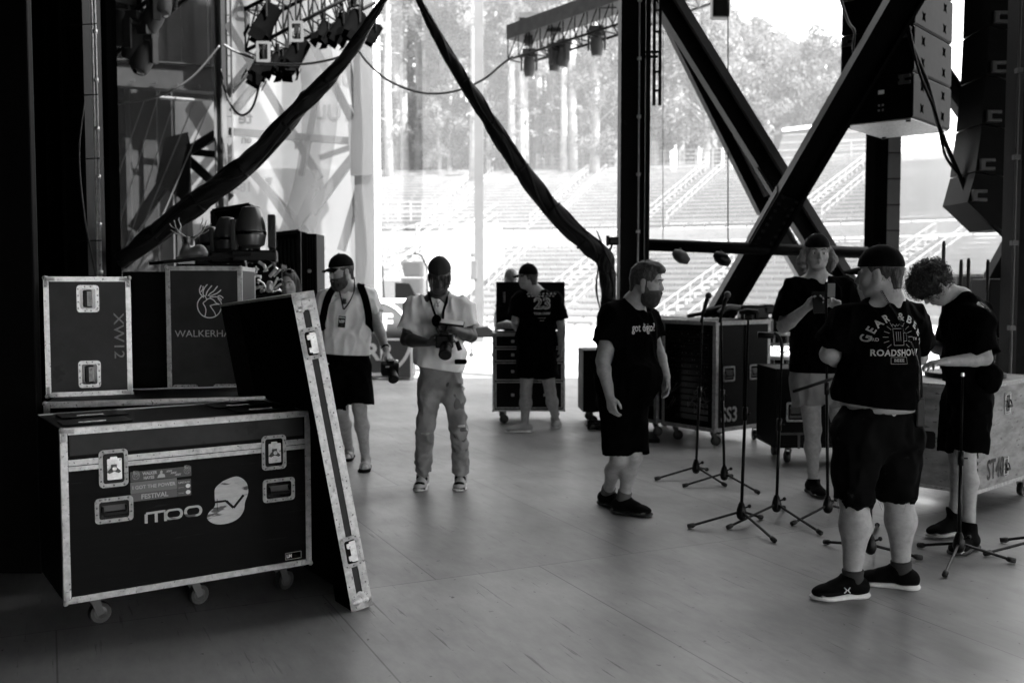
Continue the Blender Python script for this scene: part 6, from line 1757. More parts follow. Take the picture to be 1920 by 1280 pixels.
def cap(body, I, m, brimdir=None, brimtilt=-.12, fit=.010, back=False, low=.018, name='cap', brimlen=.075, tall=0.0):
    hd, hr, hf, hu, k, org = I['J']['head'], I['hr'], I['hf'], I['hu'], I['hk'], I['org']
    A = [list(hr), list(hf), list(hu)]; s = SDF(); c = hd + hf * -.012 * k + hu * .03 * k
    s.u(ellf(c + hu * tall * .5, ((.076 + fit) * k, (.098 + fit) * k, (.096 + fit + tall) * k), A), .02)
    s.disp(lambda X, Y, Z: -.0015 * vnoise(X * 30, Y * 30, Z * 30))
    pl = (hu * -1 + hf * (.10 if not back else -.05)).normalized(); s.plane(hd + hu * low * k, pl)
    o = sdf_mesh(s, name, m, body, .005, org)
    bd = hf if not back else -hf
    sd = bd.cross(hu).normalized(); b = MB(); vs = []; n = 13; rows = 6
    for i in range(n):
        t = -1 + 2 * i / (n - 1)
        for j in range(rows):
            q = j / (rows - 1)
            w = .072 * k * t * (1 - .12 * q); base = math.sqrt(max(0, 1 - (t * .93) ** 2))
            fw = (.060 + .040 * base) * k + brimlen * k * q * (base ** .55)
            p = hd - hf * .012 * k + bd * fw + sd * w + hu * ((low + .008) * k + brimtilt * brimlen * q - .020 * t * t * k * (.6 + .6 * q))
            vs.append(p - org)
    m0 = len(vs); vs += [q - hu * .004 for q in vs]
    fs = []
    for i in range(n - 1):
        for j in range(rows - 1):
            a = i * rows + j; fs += [(a, a + 1, a + rows + 1, a + rows), (m0 + a, m0 + a + rows, m0 + a + rows + 1, m0 + a + 1)]
    edge = [j for j in range(rows)] + [i * rows + rows - 1 for i in range(1, n)] + [(n - 1) * rows + j for j in range(rows - 2, -1, -1)] + [i * rows for i in range(n - 2, 0, -1)]
    for a_, b_ in zip(edge, edge[1:] + edge[:1]): fs.append((a_, b_, m0 + b_, m0 + a_))
    b.add(vs, fs); b.build('brim', m, o, 50)
    MB().ball(tuple(c + hu * (.097 + fit + tall * 1.5) * k - org), .007, 8).build('button', m, o)
    return o
def hairpiece(body, I, m, kind='short', seed=0.0, name='hair', strands=0, rnd=5, capz=.034):
    hd, hr, hf, hu, k, org = I['J']['head'], I['hr'], I['hf'], I['hu'], I['hk'], I['org']
    A = [list(hr), list(hf), list(hu)]; X = lambda a, b, z: hd + hr * a * k + hf * b * k + hu * z * k
    s = SDF()
    if kind in ('short', 'undercap', 'swept'):
        e_ = 0 if kind != 'undercap' else -.0015
        s.u(ellf(X(0, -.016, .030), ((.082 + e_) * k, (.102 + e_) * k, (.100 + e_) * k), A), .02)
        if kind == 'swept': s.u(ellf(X(0, .02, .098), (.062 * k, .075 * k, .034 * k), A), .02); s.u(ellf(X(0, .075, .088), (.045 * k, .03 * k, .022 * k), A), .015)
        s.u(capf(X(0, -.075, -.01), X(0, -.07, -.07), .05 * k, .045 * k, hf, .6), .02)
        s.cut(ellf(X(0, .095, -.015), (.070 * k, .085 * k, .082 * k), A), .008)
        for sx in (-1, 1): s.cut(ellf(X(sx * .085, .030, -.035), (.03 * k, .036 * k, .040 * k), A), .006); s.cut(ellf(X(sx * .088, -.006, -.012), (.02 * k, .024 * k, .032 * k), A), .005)
        s.disp(lambda P1, P2, P3: -.0045 * vnoise(P1 * 55 + seed, P2 * 55, P3 * 30) - .002 * vnoise(P1 * 120, P2 * 120, P3 * 60))
        s.plane(X(0, 0, -.085), -hu)
        if kind == 'undercap': s.plane(X(0, 0, capz), hu)
    elif kind == 'long':
        s.u(ellf(X(0, -.016, .030), (.084 * k, .104 * k, .102 * k), A), .02)
        for sx in (-1, 1):
            s.u(capf(X(sx * .080, .0, .01), X(sx * .105, .005, -.055), .026 * k, .036 * k), .02); s.u(capf(X(sx * .100, .0, -.05), X(sx * .088, .01, -.115), .036 * k, .020 * k), .02)
        s.u(capf(X(0, -.08, -.01), X(0, -.06, -.10), .07 * k, .06 * k), .02)
        s.cut(ellf(X(0, .10, -.02), (.066 * k, .09 * k, .095 * k), A), .008)
        s.disp(lambda P1, P2, P3: -.009 * vnoise(P1 * 40 + seed, P2 * 40, P3 * 26) - .004 * vnoise(P1 * 95, P2 * 95, P3 * 60))
    elif kind == 'straight':
        s.u(ellf(X(0, -.016, .030), (.084 * k, .104 * k, .102 * k), A), .02)
        for sx in (-1, 1): s.u(capf(X(sx * .078, -.01, .02), X(sx * .085, -.01, -.20), .026 * k, .03 * k), .02)
        s.u(capf(X(0, -.07, 0), X(0, -.07, -.2), .07 * k, .07 * k), .02)
        s.cut(ellf(X(0, .095, -.015), (.064 * k, .085 * k, .088 * k), A), .006)
        s.disp(lambda P1, P2, P3: -.005 * vnoise(P1 * 70 + seed, P2 * 70, P3 * 10))
    elif kind == 'curly':
        s.u(ellf(X(0, -.012, .045), (.105 * k, .118 * k, .108 * k), A), .02); s.u(ellf(X(0, .06, .07), (.085 * k, .06 * k, .06 * k), A), .02)
        s.cut(ellf(X(0, .105, -.05), (.062 * k, .065 * k, .075 * k), A), .008)
        for sx in (-1, 1): s.cut(ellf(X(sx * .095, .0, -.022), (.03 * k, .026 * k, .034 * k), A), .006)
        s.plane(X(0, 0, -.07), (-hu + hf * .3).normalized())
        s.disp(lambda P1, P2, P3: -.012 * vnoise(P1 * 34 + seed, P2 * 34, P3 * 34) - .008 * vnoise(P1 * 75, P2 * 75, P3 * 75))
    o = sdf_mesh(s, name, m, body, .0055, org, 0)
    if strands:
        rn = random.Random(rnd); b = MB(); me = o.data; vs = me.vertices
        for i in range(strands):
            v = vs[rn.randrange(len(vs))]; p = v.co.copy(); n_ = v.normal.copy()
            if kind != 'curly' and n_.dot(hf) > (.35 if kind == 'swept' else .1): continue
            if kind == 'undercap' and (n_.dot(hu) > .3 or (p + org - hd).dot(hu) > (capz - .012) * k): continue
            if kind == 'curly':
                ax1 = n_.orthogonal().normalized(); ax2 = n_.cross(ax1); ph = rn.uniform(0, 6.28); R_ = rn.uniform(.005, .010); pts = []
                for t in range(9): a = ph + t * .95; pts.append(p + n_ * (t * .0028) + ax1 * math.cos(a) * R_ + ax2 * math.sin(a) * R_)
                b.tube(pts, .0013, 3, caps=False)
            else:
                d = Vector((rn.gauss(0, .35), rn.gauss(0, .35), rn.gauss(0, .3))) + n_ * .22 + (Vector((0, 0, -1.1)) if kind in ('long', 'straight', 'undercap') else (hf * .9 + hu * .25)); d.normalize(); L = rn.uniform(.012, .028)
                b.tube([p - n_ * .003, p + d * L * .5 + n_ * .006, p + d * L], .0007, 3, caps=False)
        b.build('hair_strands', m, o)
    return o
def beard(body, I, m, long=.02, seed=0.0, full=1.0, strands=260):
    hd, hr, hf, hu, k, org = I['J']['head'], I['hr'], I['hf'], I['hu'], I['hk'], I['org']
    A = [list(hr), list(hf), list(hu)]; X = lambda a, b, z: hd + hr * a * k + hf * b * k + hu * z * k
    s = SDF()
    s.u(ellf(X(0, .026, -.055 - long * .4), ((.068 + .003 * full) * k, (.070 + .4 * long) * k, (.066 + long * .8) * k), A), .02)
    s.u(ellf(X(0, .062, -.096 - long * .6), (.042 * k, .032 * k, (.03 + long * .6) * k), A), .02)
    for sx in (-1, 1): s.u(capf(X(sx * .069, .008, .022), X(sx * .060, .02, -.06), .009 * k, .018 * k), .012)
    s.u(capf(X(-.026, .083, -.052), X(.026, .083, -.052), .010 * k, .010 * k), .008)
    s.cut(ellf(X(0, .100, -.005), (.052 * k, .060 * k, .040 * k), A), .012)
    s.cut(ellf(X(0, .10, -.064), (.022 * k, .020 * k, .0075 * k), A), .004)
    for sx in (-1, 1): s.cut(ellf(X(sx * .042, .08, -.020), (.030 * k, .034 * k, .026 * k), A), .010); s.cut(ellf(X(sx * .086, -.006, -.012), (.02 * k, .022 * k, .036 * k), A), .004)
    s.plane(X(0, -.008, 0), (-hf).normalized()); s.plane(X(0, 0, .035), hu)
    s.disp(lambda P1, P2, P3: -.004 * vnoise(P1 * 70 + seed, P2 * 70, P3 * 40))
    o = sdf_mesh(s, 'beard', m, body, .0045, org, 0)
    rn = random.Random(3); b = MB(); vs = o.data.vertices
    for i in range(strands):
        v = vs[rn.randrange(len(vs))]; p = v.co.copy(); d = (v.normal * .6 + Vector((rn.gauss(0, .3), rn.gauss(0, .3), -.6))).normalized(); b.tube([p, p + d * rn.uniform(.006, .016)], .0008, 3, caps=False)
    b.build('beard_strands', m, o)
    return o
def shoe(body, I, q, m='shoe_black', sole='sole_white', kind='sneaker', roll=0.0, k=1.0, sm='sole_white', high=0.0, lace='shoe_grey'):
    J, org = I['J'], I['org']; an = J['an_' + q]; td = Vector(J.get('td_' + q, I['f'])); td.z = 0; td.normalize(); sd = td.cross(Vector((0, 0, 1)))
    z0 = an.z - .088
    B = Vector((an.x, an.y, z0)); X = lambda a, b, z: B + td * a * k + sd * b * k + Vector((0, 0, z * k))
    s = SDF()
    s.u(ellf(X(-.03, 0, .045), (.048 * k, .036 * k, .045 * k), [list(td), list(sd), (0, 0, 1)]), .02)
    s.u(capf(X(-.03, 0, .048), X(.125, 0, .032), .036 * k, .030 * k, (0, 0, 1), .95), .03)
    s.u(ellf(X(.12, 0, .032), (.072 * k, .046 * k, .030 * k), [list(td), list(sd), (0, 0, 1)]), .03)
    s.u(capf(X(-.01, 0, .05), X(.01, 0, .092 + high), .042 * k, .043 * k), .02)
    s.u(capf(X(.01, 0, .08), X(.09, 0, .055), .036 * k, .028 * k), .02)
    s.plane(X(0, 0, .098 + high), (td * -.15 + Vector((0, 0, 1))).normalized())
    s.cut(capf(X(.0, 0, .105 + high), X(.0, 0, .082 + high), .037 * k, .037 * k), .004)
    s.plane(X(0, 0, .016), (0, 0, -1))
    o = sdf_mesh(s, 'shoe', m, body, .0048, org)
    so = SDF()
    so.u(ellf(X(-.035, 0, .012), (.046 * k, .041 * k, .020 * k), [list(td), list(sd), (0, 0, 1)]), .02)
    so.u(capf(X(-.03, 0, .012), X(.11, 0, .010), .040 * k, .048 * k, (0, 0, 1), .42), .02)
    so.u(ellf(X(.125, 0, .013), (.078 * k, .051 * k, .018 * k), [list(td), list(sd), (0, 0, 1)]), .02)
    so.plane(X(0, 0, .028 if kind == 'sneaker' else .02), (td * .05 + Vector((0, 0, 1))).normalized()); so.plane(X(0, 0, .001), (0, 0, -1))
    sdf_mesh(so, 'sole', sole, o, .0048, org)
    b = MB()
    for i in range(5):
        c = X(.035 + i * .017, 0, .092 - i * .0085) - org; b.tube([c - sd * .022 - Vector((0, 0, .006)), c + Vector((0, 0, .003)), c + sd * .022 - Vector((0, 0, .006))], .0028, 5)
    c = X(.045, 0, .088) - org
    for sx in (-1, 1) if not high else ():
        b.tube(catmull([c, c + sd * sx * .02 + Vector((0, 0, .006)), c + sd * sx * .032 + Vector((0, 0, 0)), c + sd * sx * .01], 4), .002, 4)
    b.build('laces', lace, o, True)
    return o
def sock(body, I, q, m, h=.06, r=.043):
    J, org = I['J'], I['org']; an = J['an_' + q]; kn = J['kn_' + q]; d = (kn - an).normalized(); s = SDF()
    s.u(capf(an - d * .01, an + d * h * 1.3, r, r + .003), .01); s.plane(an + d * h, d); s.plane(an - d * .03, -d)
    s.disp(lambda X, Y, Z: -.002 * vnoise(X * 20, Y * 20, Z * 90))
    return sdf_mesh(s, 'sock', m, body, .005, org)
def project_print(target, org, vs, fs, O, Xd, Zd, D, name, m, off=.0035, parent=None, maxlen=.02):
    """lay flat lettering on a garment: O origin (world), Xd / Zd axes, D direction towards the cloth"""
    bm = bmesh.new(); bv = [bm.verts.new((v[0], 0, v[2])) for v in vs]
    for f_ in fs:
        try: bm.faces.new([bv[i] for i in f_])
        except Exception: pass
    bmesh.ops.remove_doubles(bm, verts=bm.verts[:], dist=1e-5)
    for _ in range(2):
        es = [e for e in bm.edges if e.calc_length() > maxlen]
        if not es: break
        bmesh.ops.subdivide_edges(bm, edges=es, cuts=1, use_grid_fill=False)
    bmesh.ops.triangulate(bm, faces=bm.faces[:])
    tv = [v.co + Vector(org) for v in target.data.vertices]; tree = BVHTree.FromPolygons(tv, [tuple(p.vertices) for p in target.data.polygons])
    D = Vector(D).normalized(); Xd = Vector(Xd).normalized(); Zd = Vector(Zd).normalized(); O = Vector(O)
    for v in bm.verts:
        p = O + Xd * v.co.x + Zd * v.co.z; h = tree.ray_cast(p - D * .5, D, 1.2)
        q = (h[0] if h[0] is not None else p) - D * off; v.co = q - Vector(org)
    me = bpy.data.meshes.new(name); bm.to_mesh(me); bm.free()
    return link(name, me, m, parent or target)
def arc_text(sx, R_, size, a0, a1, bold=.001, ys=1.0):
    vs, fs = [], []; n = len(sx)
    for i, chx in enumerate(sx):
        a = a0 + (a1 - a0) * i / (n - 1)
        if chx == ' ': continue
        v, f_ = text_mesh(chx, size, bold=bold); k0 = len(vs); c, s_ = math.cos(a), math.sin(a)
        for q in v:
            x, z = q[0], q[2]; vs.append((x * s_ + R_ * c - z * 0 + z * c, 0, -x * c + R_ * s_ + z * s_))
        fs += [tuple(k0 + t for t in p) for p in f_]
    return vs, fs
def join(*items):
    vs, fs = [], []
    for (v, f_), (dx, dz) in items:
        k0 = len(vs); vs += [(q[0] + dx, 0, q[2] + dz) for q in v]; fs += [tuple(k0 + t for t in p) for p in f_]
    return vs, fs
def pose(**kw):
    J = {}
    for k_, v in kw.items(): J[k_] = P(*v) if isinstance(v, tuple) and k_[:2] not in ('td', 'ld') else v
    return J
def floor_fix(J, za=.088, zb=.088):
    J['an_a'].z = za; J['an_b'].z = zb; return J

# ---- A: back view, cap, lettered shirt
YA = 4.95
J = pose(head=(1648, 512, YA + .02), neck=(1668, 565, YA), chest=(1652, 640, YA), pelvis=(1643, 800, YA + .02),
         sh_a=(1587, 602, YA - .02), el_a=(1555, 664, YA + .02), wr_a=(1600, 684, YA + .30),
         sh_b=(1706, 596, YA + .10), el_b=(1722, 668, YA + .20), wr_b=(1640, 680, YA + .42),
         hip_a=(1608, 812, YA - .02), kn_a=(1601, 930, YA - .07), an_a=(1599, 1090, YA - .10),
         hip_b=(1683, 812, YA + .06), kn_b=(1682, 925, YA + .10), an_b=(1688, 1066, YA + .14),
         td_a=(-.93, -.15, 0), td_b=(-.80, .40, 0), ld_a=(-.6, .8, 0), ld_b=(-.6, .8, 0))
J = floor_fix(J); J['an_a'] = Vector((G(1598, 1119).x, G(1598, 1119).y, .088)); J['an_b'] = Vector((G(1690, 1101).x, G(1690, 1101).y, .088))
hA = dict(a=dict(pn=(0, -1, 0), ts=(0, 0, 1), curl=.5), b=dict(pn=(0, -1, 0), ts=(0, 0, 1), curl=.5))
bA, IA = None, None
bA, orgA, IA = person('man seen from behind in a black cap and lettered black shirt with frayed denim shorts', J, (-.16, .98, 0), (-.84, .55, -.10), g=dict(cw=.170, ww=.165, hw=.163, cd=.72, wd=.82, belly=1, arm=1.12, leg=1.22, calf=1.28), hands=hA, vox=.0062, hk=1.04, jaw=1.1, neckr=.068)
top = tshirt(bA, IA, 'cloth_black', P(1645, 760, YA), hemdir=(-.10, 0, -1), sleeve=.78, loose=.020, amp=.015, seed=1.0, slv=.035, neckw=.078, hemw=.004, frontdip=-.01)
sh = legwear(bA, IA, 'denim_dark', dict(a=1.02, b=1.02), P(1640, 759, YA).z, lift=0, loose=.022, flare=.030, amp=.010, seed=2.0)
cap(bA, IA, 'cap_black', brimtilt=-.10, low=.030, brimlen=.080)
hairpiece(bA, IA, 'hair_brown', 'undercap', strands=700, rnd=1)
for q in 'ab': shoe(bA, IA, q, 'shoe_black', 'sole_white', k=1.12, lace='cap_black'); sock(bA, IA, q, 'sock_dark', .055, .050)
# shoe emblem (interlocking arcs) on the near shoe
sa = J['an_a']; b = MB(); tdv = Vector((-.93, -.15, 0)).normalized(); sdv = Vector((.15, -.93, 0)).normalized()
c0 = sa + tdv * .055 + sdv * .052 + Vector((0, 0, -.034)) - orgA
for sx in (-1, 1):
    b.tube([c0 + tdv * sx * .016 + Vector((0, 0, .014)), c0 + tdv * sx * .006 + Vector((0, 0, .004)) + sdv * .002, c0 + tdv * sx * .006 + Vector((0, 0, -.004)) + sdv * .002, c0 + tdv * sx * .016 + Vector((0, 0, -.014))], .003, 5)
b.tube([c0 + tdv * -.008 + sdv * .002, c0 + tdv * .008 + sdv * .002], .003, 5)
shoeA = [o for o in bA.children if o.name.startswith('shoe')][0]; b.build('shoe_emblem', 'print_white', shoeA)
# back print
Bd = Vector((-.16, .98, 0)).normalized(); Xd = Vector((Bd.y, -Bd.x, 0)); Zd = Vector((0, 0, 1))
def back_o(px, py): return P(px - 3, py, YA - .15)
arc1, arcf = arc_text('GEAR &BEER', .150, .050, R(163), R(12), bold=.0014)
project_print(top, orgA, arc1, arcf, back_o(1690, 652), Xd, Zd, Bd, 'shirt_print', 'print_grey')
for s_, px, py, sz, bo, xs in (('ROADSHOW', 1687, 662, .043, .0012, .95), ('TRD', 1643, 637, .022, .0004, 1), ('TM', 1729, 636, .020, .0004, 1), ('BEEE', 1690, 676, .020, .0006, 1.2)):
    v, f_ = text_mesh(s_, sz, bold=bo, xs=xs, spacing=1.1); project_print(top, orgA, v, f_, back_o(px, py), Xd, Zd, Bd, 'shirt_print', 'print_grey' if sz > .03 else 'print_dim')
def lines2d(segs, t=.002):
    b = MB()
    for (x0, z0, x1, z1) in segs: b.beam((x0, 0, z0), (x1, 0, z1), .0005, t, up=(0, 0, 1) if abs(z1 - z0) < abs(x1 - x0) else (1, 0, 0)) if 0 else None
    vs, fs = [], []
    for (x0, z0, x1, z1) in segs:
        d = Vector((x1 - x0, z1 - z0)); L = d.length; n_ = Vector((-d.y, d.x)) / L * t / 2; k0 = len(vs)
        vs += [(x0 + n_.x, 0, z0 + n_.y), (x0 - n_.x, 0, z0 - n_.y), (x1 - n_.x, 0, z1 - n_.y), (x1 + n_.x, 0, z1 + n_.y)]; fs.append((k0, k0 + 1, k0 + 2, k0 + 3))
    return vs, fs
seg = [(-.042, -.016, .042, -.016), (-.042, .016, .042, .016), (-.042, -.016, -.042, .016), (.042, -.016, .042, .016)]
v, f_ = lines2d(seg); project_print(top, orgA, v, f_, back_o(1690, 676), Xd, Zd, Bd, 'print_border', 'print_dim')
seg = [(-.028, -.05, .028, -.05), (-.028, -.05, -.03, .03), (.028, -.05, .03, .03), (-.03, .03, .03, .03), (-.012, -.03, -.012, .015), (.0, -.03, .0, .015), (.012, -.03, .012, .015), (.03, .01, .045, .01), (.03, -.03, .045, -.03), (.045, .01, .045, -.03)]
for k_ in range(14):
    a = R(-40 + k_ * 20); 
    if abs(math.cos(a)) < .25: continue
    seg.append((.050 * math.cos(a) * 1.1, .055 * math.sin(a) - .01, .075 * math.cos(a) * 1.1, .080 * math.sin(a) - .01))
for k_ in range(6): a = PI * k_ / 5; seg.append((-.03 + .012 * k_ - .006, .045 + .008 * math.sin(k_ * 2), -.03 + .012 * k_ + .006, .048 - .006 * math.sin(k_ * 2)))
v, f_ = lines2d(seg, .0022); project_print(top, orgA, v, f_, back_o(1691, 628), Xd, Zd, Bd, 'print_drawing', 'print_dim')
# belt
s = SDF(); pb_ = P(1646, 764, YA + .02)
s.u(capf(pb_ - Vector((0, 0, .016)), pb_ + Vector((0, 0, .016)), .182, .182, IA['ff'], .86), .005); s.plane(pb_ + Vector((0, 0, .016)), (0, 0, 1)); s.plane(pb_ - Vector((0, 0, .016)), (0, 0, -1))
sdf_mesh(s, 'belt', 'belt_pale', bA, .006, orgA)
# frayed threads at the hems
rn = random.Random(9); b = MB()
for q in 'ab':
    kn, an = J['kn_' + q], J['an_' + q]; c = kn.lerp(an, .02)
    for i in range(70):
        a = rn.uniform(0, 2 * PI); r_ = .098; p = c + Vector((math.cos(a) * r_, math.sin(a) * r_, .004)); L = rn.uniform(.008, .03) if i > 5 else rn.uniform(.05, .09)
        b.tube([p - orgA, p + Vector((rn.uniform(-.006, .006) - math.cos(a) * .01, -math.sin(a) * .01, -L * .5)) - orgA, p + Vector((rn.uniform(-.015, .015) - math.cos(a) * .015, -math.sin(a) * .015, -L)) - orgA], .0009, 3, caps=False)
b.build('frayed_thread', 'denim', sh)
# coiled cable down the back and the radio on the belt
tvA = [v_.co + orgA for v_ in top.data.vertices]; treeA = BVHTree.FromPolygons(tvA, [tuple(p.vertices) for p in top.data.polygons])
def on_back(px, py, off=.012):
    o = Vector((0, 0, CAMH)); q = P(px, py, YA - .2); d = (q - o).normalized(); h = treeA.ray_cast(o, d, 9)
    return (h[0] - d * off) if h[0] is not None else P(px, py, YA - .1)
path = catmull([on_back(*q) for q in ((1652, 545), (1668, 572), (1684, 595), (1697, 625), (1712, 655), (1722, 690), (1722, 725))] + [P(1722, 752, YA - .06)], 26)
b = MB(); pts = []; n = len(path); L_ = sum((path[i + 1] - path[i]).length for i in range(n - 1)); acc = 0
for i in range(n - 1):
    seg_ = path[i + 1] - path[i]; d = seg_.normalized(); x_ = d.orthogonal().normalized() if i == 0 else (x_ - d * x_.dot(d)).normalized(); y_ = d.cross(x_); m_ = 7
    for t in range(m_):
        a = acc / .0095 * 2 * PI + 0; p = path[i] + seg_ * (t / m_); acc += seg_.length / m_; pts.append(p + x_ * math.cos(a) * .0062 + y_ * math.sin(a) * .0062)
b = MB().tube(pts, .0016, 4)
tag(b.build('coiled_cable', 'gloss_black', None, True), 'coiled black radio cable running down the back of the lettered shirt', 'cable')
t = thing('belt_radio', 'black belt radio hanging at the right hip of the man in the lettered shirt', 'radio', P(1722, 765, YA - .03))
MB().bbox((0, 0, -.02), (.045, .06, .15), .010).build('radio_body', 'plastic_black', t); MB().tube([(.0, 0, .05), (.0, .0, .09)], .008, 8).build('plug', 'zinc', t)

# ---- B: curly haired man bending over the plywood case
YB_ = 5.9
J = pose(head=(1752, 535, YB_ + .05), neck=(1802, 560, YB_ + .05), chest=(1815, 610, YB_), pelvis=(1815, 730, YB_),
         sh_a=(1790, 592, YB_ + .20), el_a=(1768, 655, YB_ + .28), wr_a=(1730, 640, YB_ + .10),
         sh_b=(1836, 598, YB_ - .16), el_b=(1847, 672, YB_ - .20), wr_b=(1775, 678, YB_ - .26),
         hip_a=(1800, 748, YB_ + .10), kn_a=(1795, 855, YB_ + .10), an_a=(1806, 980, YB_ + .10),
         hip_b=(1826, 748, YB_ - .07), kn_b=(1812, 850, YB_ - .08), an_b=(1818, 1000, YB_ - .08), td_a=(-.95, -.30, 0), td_b=(-.75, -.62, 0), ld_a=(-1, .1, 0), ld_b=(-1, .1, 0))
J['an_b'] = Vector((G(1817, 1030).x, G(1817, 1030).y, .088)); J['an_a'] = Vector((G(1790, 1005).x, G(1790, 1005).y, .10))
hB = dict(a=dict(pn=(0, 0, -1), ts=(0, -1, 0), curl=.6), b=dict(pn=(0, 0, -1), ts=(0, 1, 0), curl=.5))
bB, orgB, IB = person('curly haired man in black bending his head over the plywood case', J, (-.93, .28, -.12), (-.60, .10, -.80), hu=(-.72, .05, .62), g=dict(cw=.155, ww=.125, hw=.130, cd=.82, wd=.84, arm=.95, leg=.84, calf=.80), hands=hB, eyes=None)
topB = tshirt(bB, IB, 'cloth_black', P(1815, 715, YB_), sleeve=.90, loose=.022, amp=.015, seed=5, slv=.04, neckw=.066)
legwear(bB, IB, 'cloth_short', dict(a=.92, b=.95), P(1815, 712, YB_).z, loose=.03, flare=.03, amp=.008, seed=6)
hairpiece(bB, IB, 'hair_dark', 'curly', strands=900, rnd=2)
for q in 'ab': shoe(bB, IB, q, 'shoe_black', 'sole_white' if q == 'a' else 'rubber', high=.055, k=1.08, lace='shoe_white')
s = SDF(); pc_ = P(1856, 705, YB_ - .15); s.u(ellf(pc_, (.075, .06, .075)), .02); s.u(ellf(pc_ + Vector((0, 0, -.04)), (.065, .05, .06)), .02); s.disp(fabric(.005, 20, 20, 20, 3))
o = sdf_mesh(s, 'belt_pouch', 'cloth_short', None, .006, pc_); o.location = pc_; tag(o, 'black pouch on the hip of the curly haired man', 'pouch')
tv_ = [v_.co + orgB for v_ in topB.data.vertices]; treeB = BVHTree.FromPolygons(tv_, [tuple(p.vertices) for p in topB.data.polygons])
def onB(px, py):
    o = Vector((0, 0, CAMH)); q = P(px, py, YB_); d = (q - o).normalized(); h = treeB.ray_cast(o, d, 9); return (h[0] - d * .01) if h[0] is not None else P(px, py, YB_ - .1)
path = catmull([onB(1838, 566), onB(1855, 585), P(1862, 610, YB_ - .05), P(1865, 640, YB_ - .05), P(1864, 668, YB_ - .05), P(1862, 690, YB_ - .05)], 20); pts = []; acc = 0; x_ = Vector((1, 0, 0))
for i in range(len(path) - 1):
    seg_ = path[i + 1] - path[i]; d = seg_.normalized(); x_ = (x_ - d * x_.dot(d)).normalized(); y_ = d.cross(x_)
    for t_ in range(6): a = acc / .010 * 2 * PI; pts.append(path[i] + seg_ * (t_ / 6) + x_ * math.cos(a) * .006 + y_ * math.sin(a) * .006); acc += seg_.length / 6
tag(MB().tube(pts, .0016, 4).build('coiled_cable', 'gloss_black', None, True), 'coiled cable hanging from the shoulder of the curly haired man', 'cable')

# ---- C: facing, backward cap, long hair
YC_ = 7.25
J = pose(head=(1532, 474, YC_ - .04), neck=(1532, 518, YC_ + .02), chest=(1537, 580, YC_), pelvis=(1538, 702, YC_ + .02),
         sh_a=(1489, 540, YC_), el_a=(1469, 612, YC_ - .06), wr_a=(1512, 577, YC_ - .30),
         sh_b=(1583, 542, YC_ + .02), el_b=(1602, 612, YC_ - .02), wr_b=(1572, 576, YC_ - .30),
         hip_a=(1515, 712, YC_), kn_a=(1524, 805, YC_ - .03), an_a=(1530, 900, YC_), hip_b=(1562, 712, YC_), kn_b=(1578, 805, YC_), an_b=(1590, 900, YC_ + .05),
         td_a=(.05, -1, 0), td_b=(.3, -1, 0))
J['an_a'] = Vector((G(1530, 928).x, G(1530, 928).y + .08, .088)); J['an_b'] = Vector((G(1590, 925).x, G(1590, 925).y + .1, .088))
hC = dict(a=dict(pn=(.8, -.2, -.2), ts=(.4, -.3, .9), hd=(.75, -.15, .55), curl=.75), b=dict(pn=(-1, -.2, 0), ts=(-.2, -.6, .7), hd=(-.55, -.2, .35), curl=.95))
bC, orgC, IC = person('smiling man with backward cap and light shorts holding a mic stand', J, (-.05, -1, 0), (-.12, -1, -.05), g=dict(cw=.180, ww=.175, hw=.165, cd=.66, wd=.72, belly=0, arm=1.12, leg=1.02, calf=.95), hands=hC, hk=1.05, brow='hair_brown')
topC = tshirt(bC, IC, 'cloth_black', P(1538, 697, YC_), sleeve=.80, loose=.028, amp=.015, seed=9, slv=.045, hemw=.02)
legwear(bC, IC, 'cloth_pale', dict(a=.50, b=.50), P(1538, 690, YC_).z, loose=.035, flare=.035, amp=.008, seed=10)
hairpiece(bC, IC, 'hair_fair', 'long', strands=800, rnd=4)
cap(bC, IC, 'cap_black', back=True, low=.040, brimtilt=-.1)
for q in 'ab': shoe(bC, IC, q, 'shoe_black', 'rubber', k=1.1)
t = thing('phone', 'dark phone held between the hands of the man with backward cap', 'phone', P(1536, 567, YC_ - .36)); t.rotation_euler = (R(-12), 0, R(8))
MB().bbox((0, 0, .0), (.095, .010, .155), .004).build('phone_body', 'plastic_black', t)
thing_mesh('paper_card', MB().bbox((0, 0, 0), (.052, .002, .095), .0008).add([], []), 'cloth_pale', 'pale card held beside the phone by the man with backward cap', 'card').location = P(1559, 544, YC_ - .30)

# ---- D: bearded man walking right
YD = 6.65
J = pose(head=(1213, 528, YD - .06), neck=(1186, 568, YD), chest=(1178, 625, YD), pelvis=(1170, 755, YD + .02),
         sh_a=(1150, 592, YD - .06), el_a=(1131, 676, YD - .12), wr_a=(1143, 742, YD - .22),
         sh_b=(1212, 600, YD + .14), el_b=(1231, 658, YD + .12), wr_b=(1249, 706, YD - .04),
         hip_a=(1156, 765, YD - .04), kn_a=(1160, 860, YD - .04), an_a=(1163, 935, YD), hip_b=(1184, 765, YD + .08), kn_b=(1188, 858, YD - .02), an_b=(1172, 935, YD - .06),
         td_a=(.55, -.75, 0), td_b=(.85, -.5, 0), ld_a=(.8, -.5, 0), ld_b=(.8, -.5, 0))
J['an_a'] = Vector((G(1140, 952).x, G(1140, 952).y + .06, .095)); J['an_b'] = Vector((G(1168, 962).x, G(1168, 962).y, .092))
hD = dict(a=dict(pn=(.75, .1, -.2), ts=(.75, -.9, 0), hd=(.18, -.12, -1), curl=.55), b=dict(pn=(-.85, .25, 0), ts=(.1, -.9, 0), hd=(.12, -.25, -1), curl=.55))
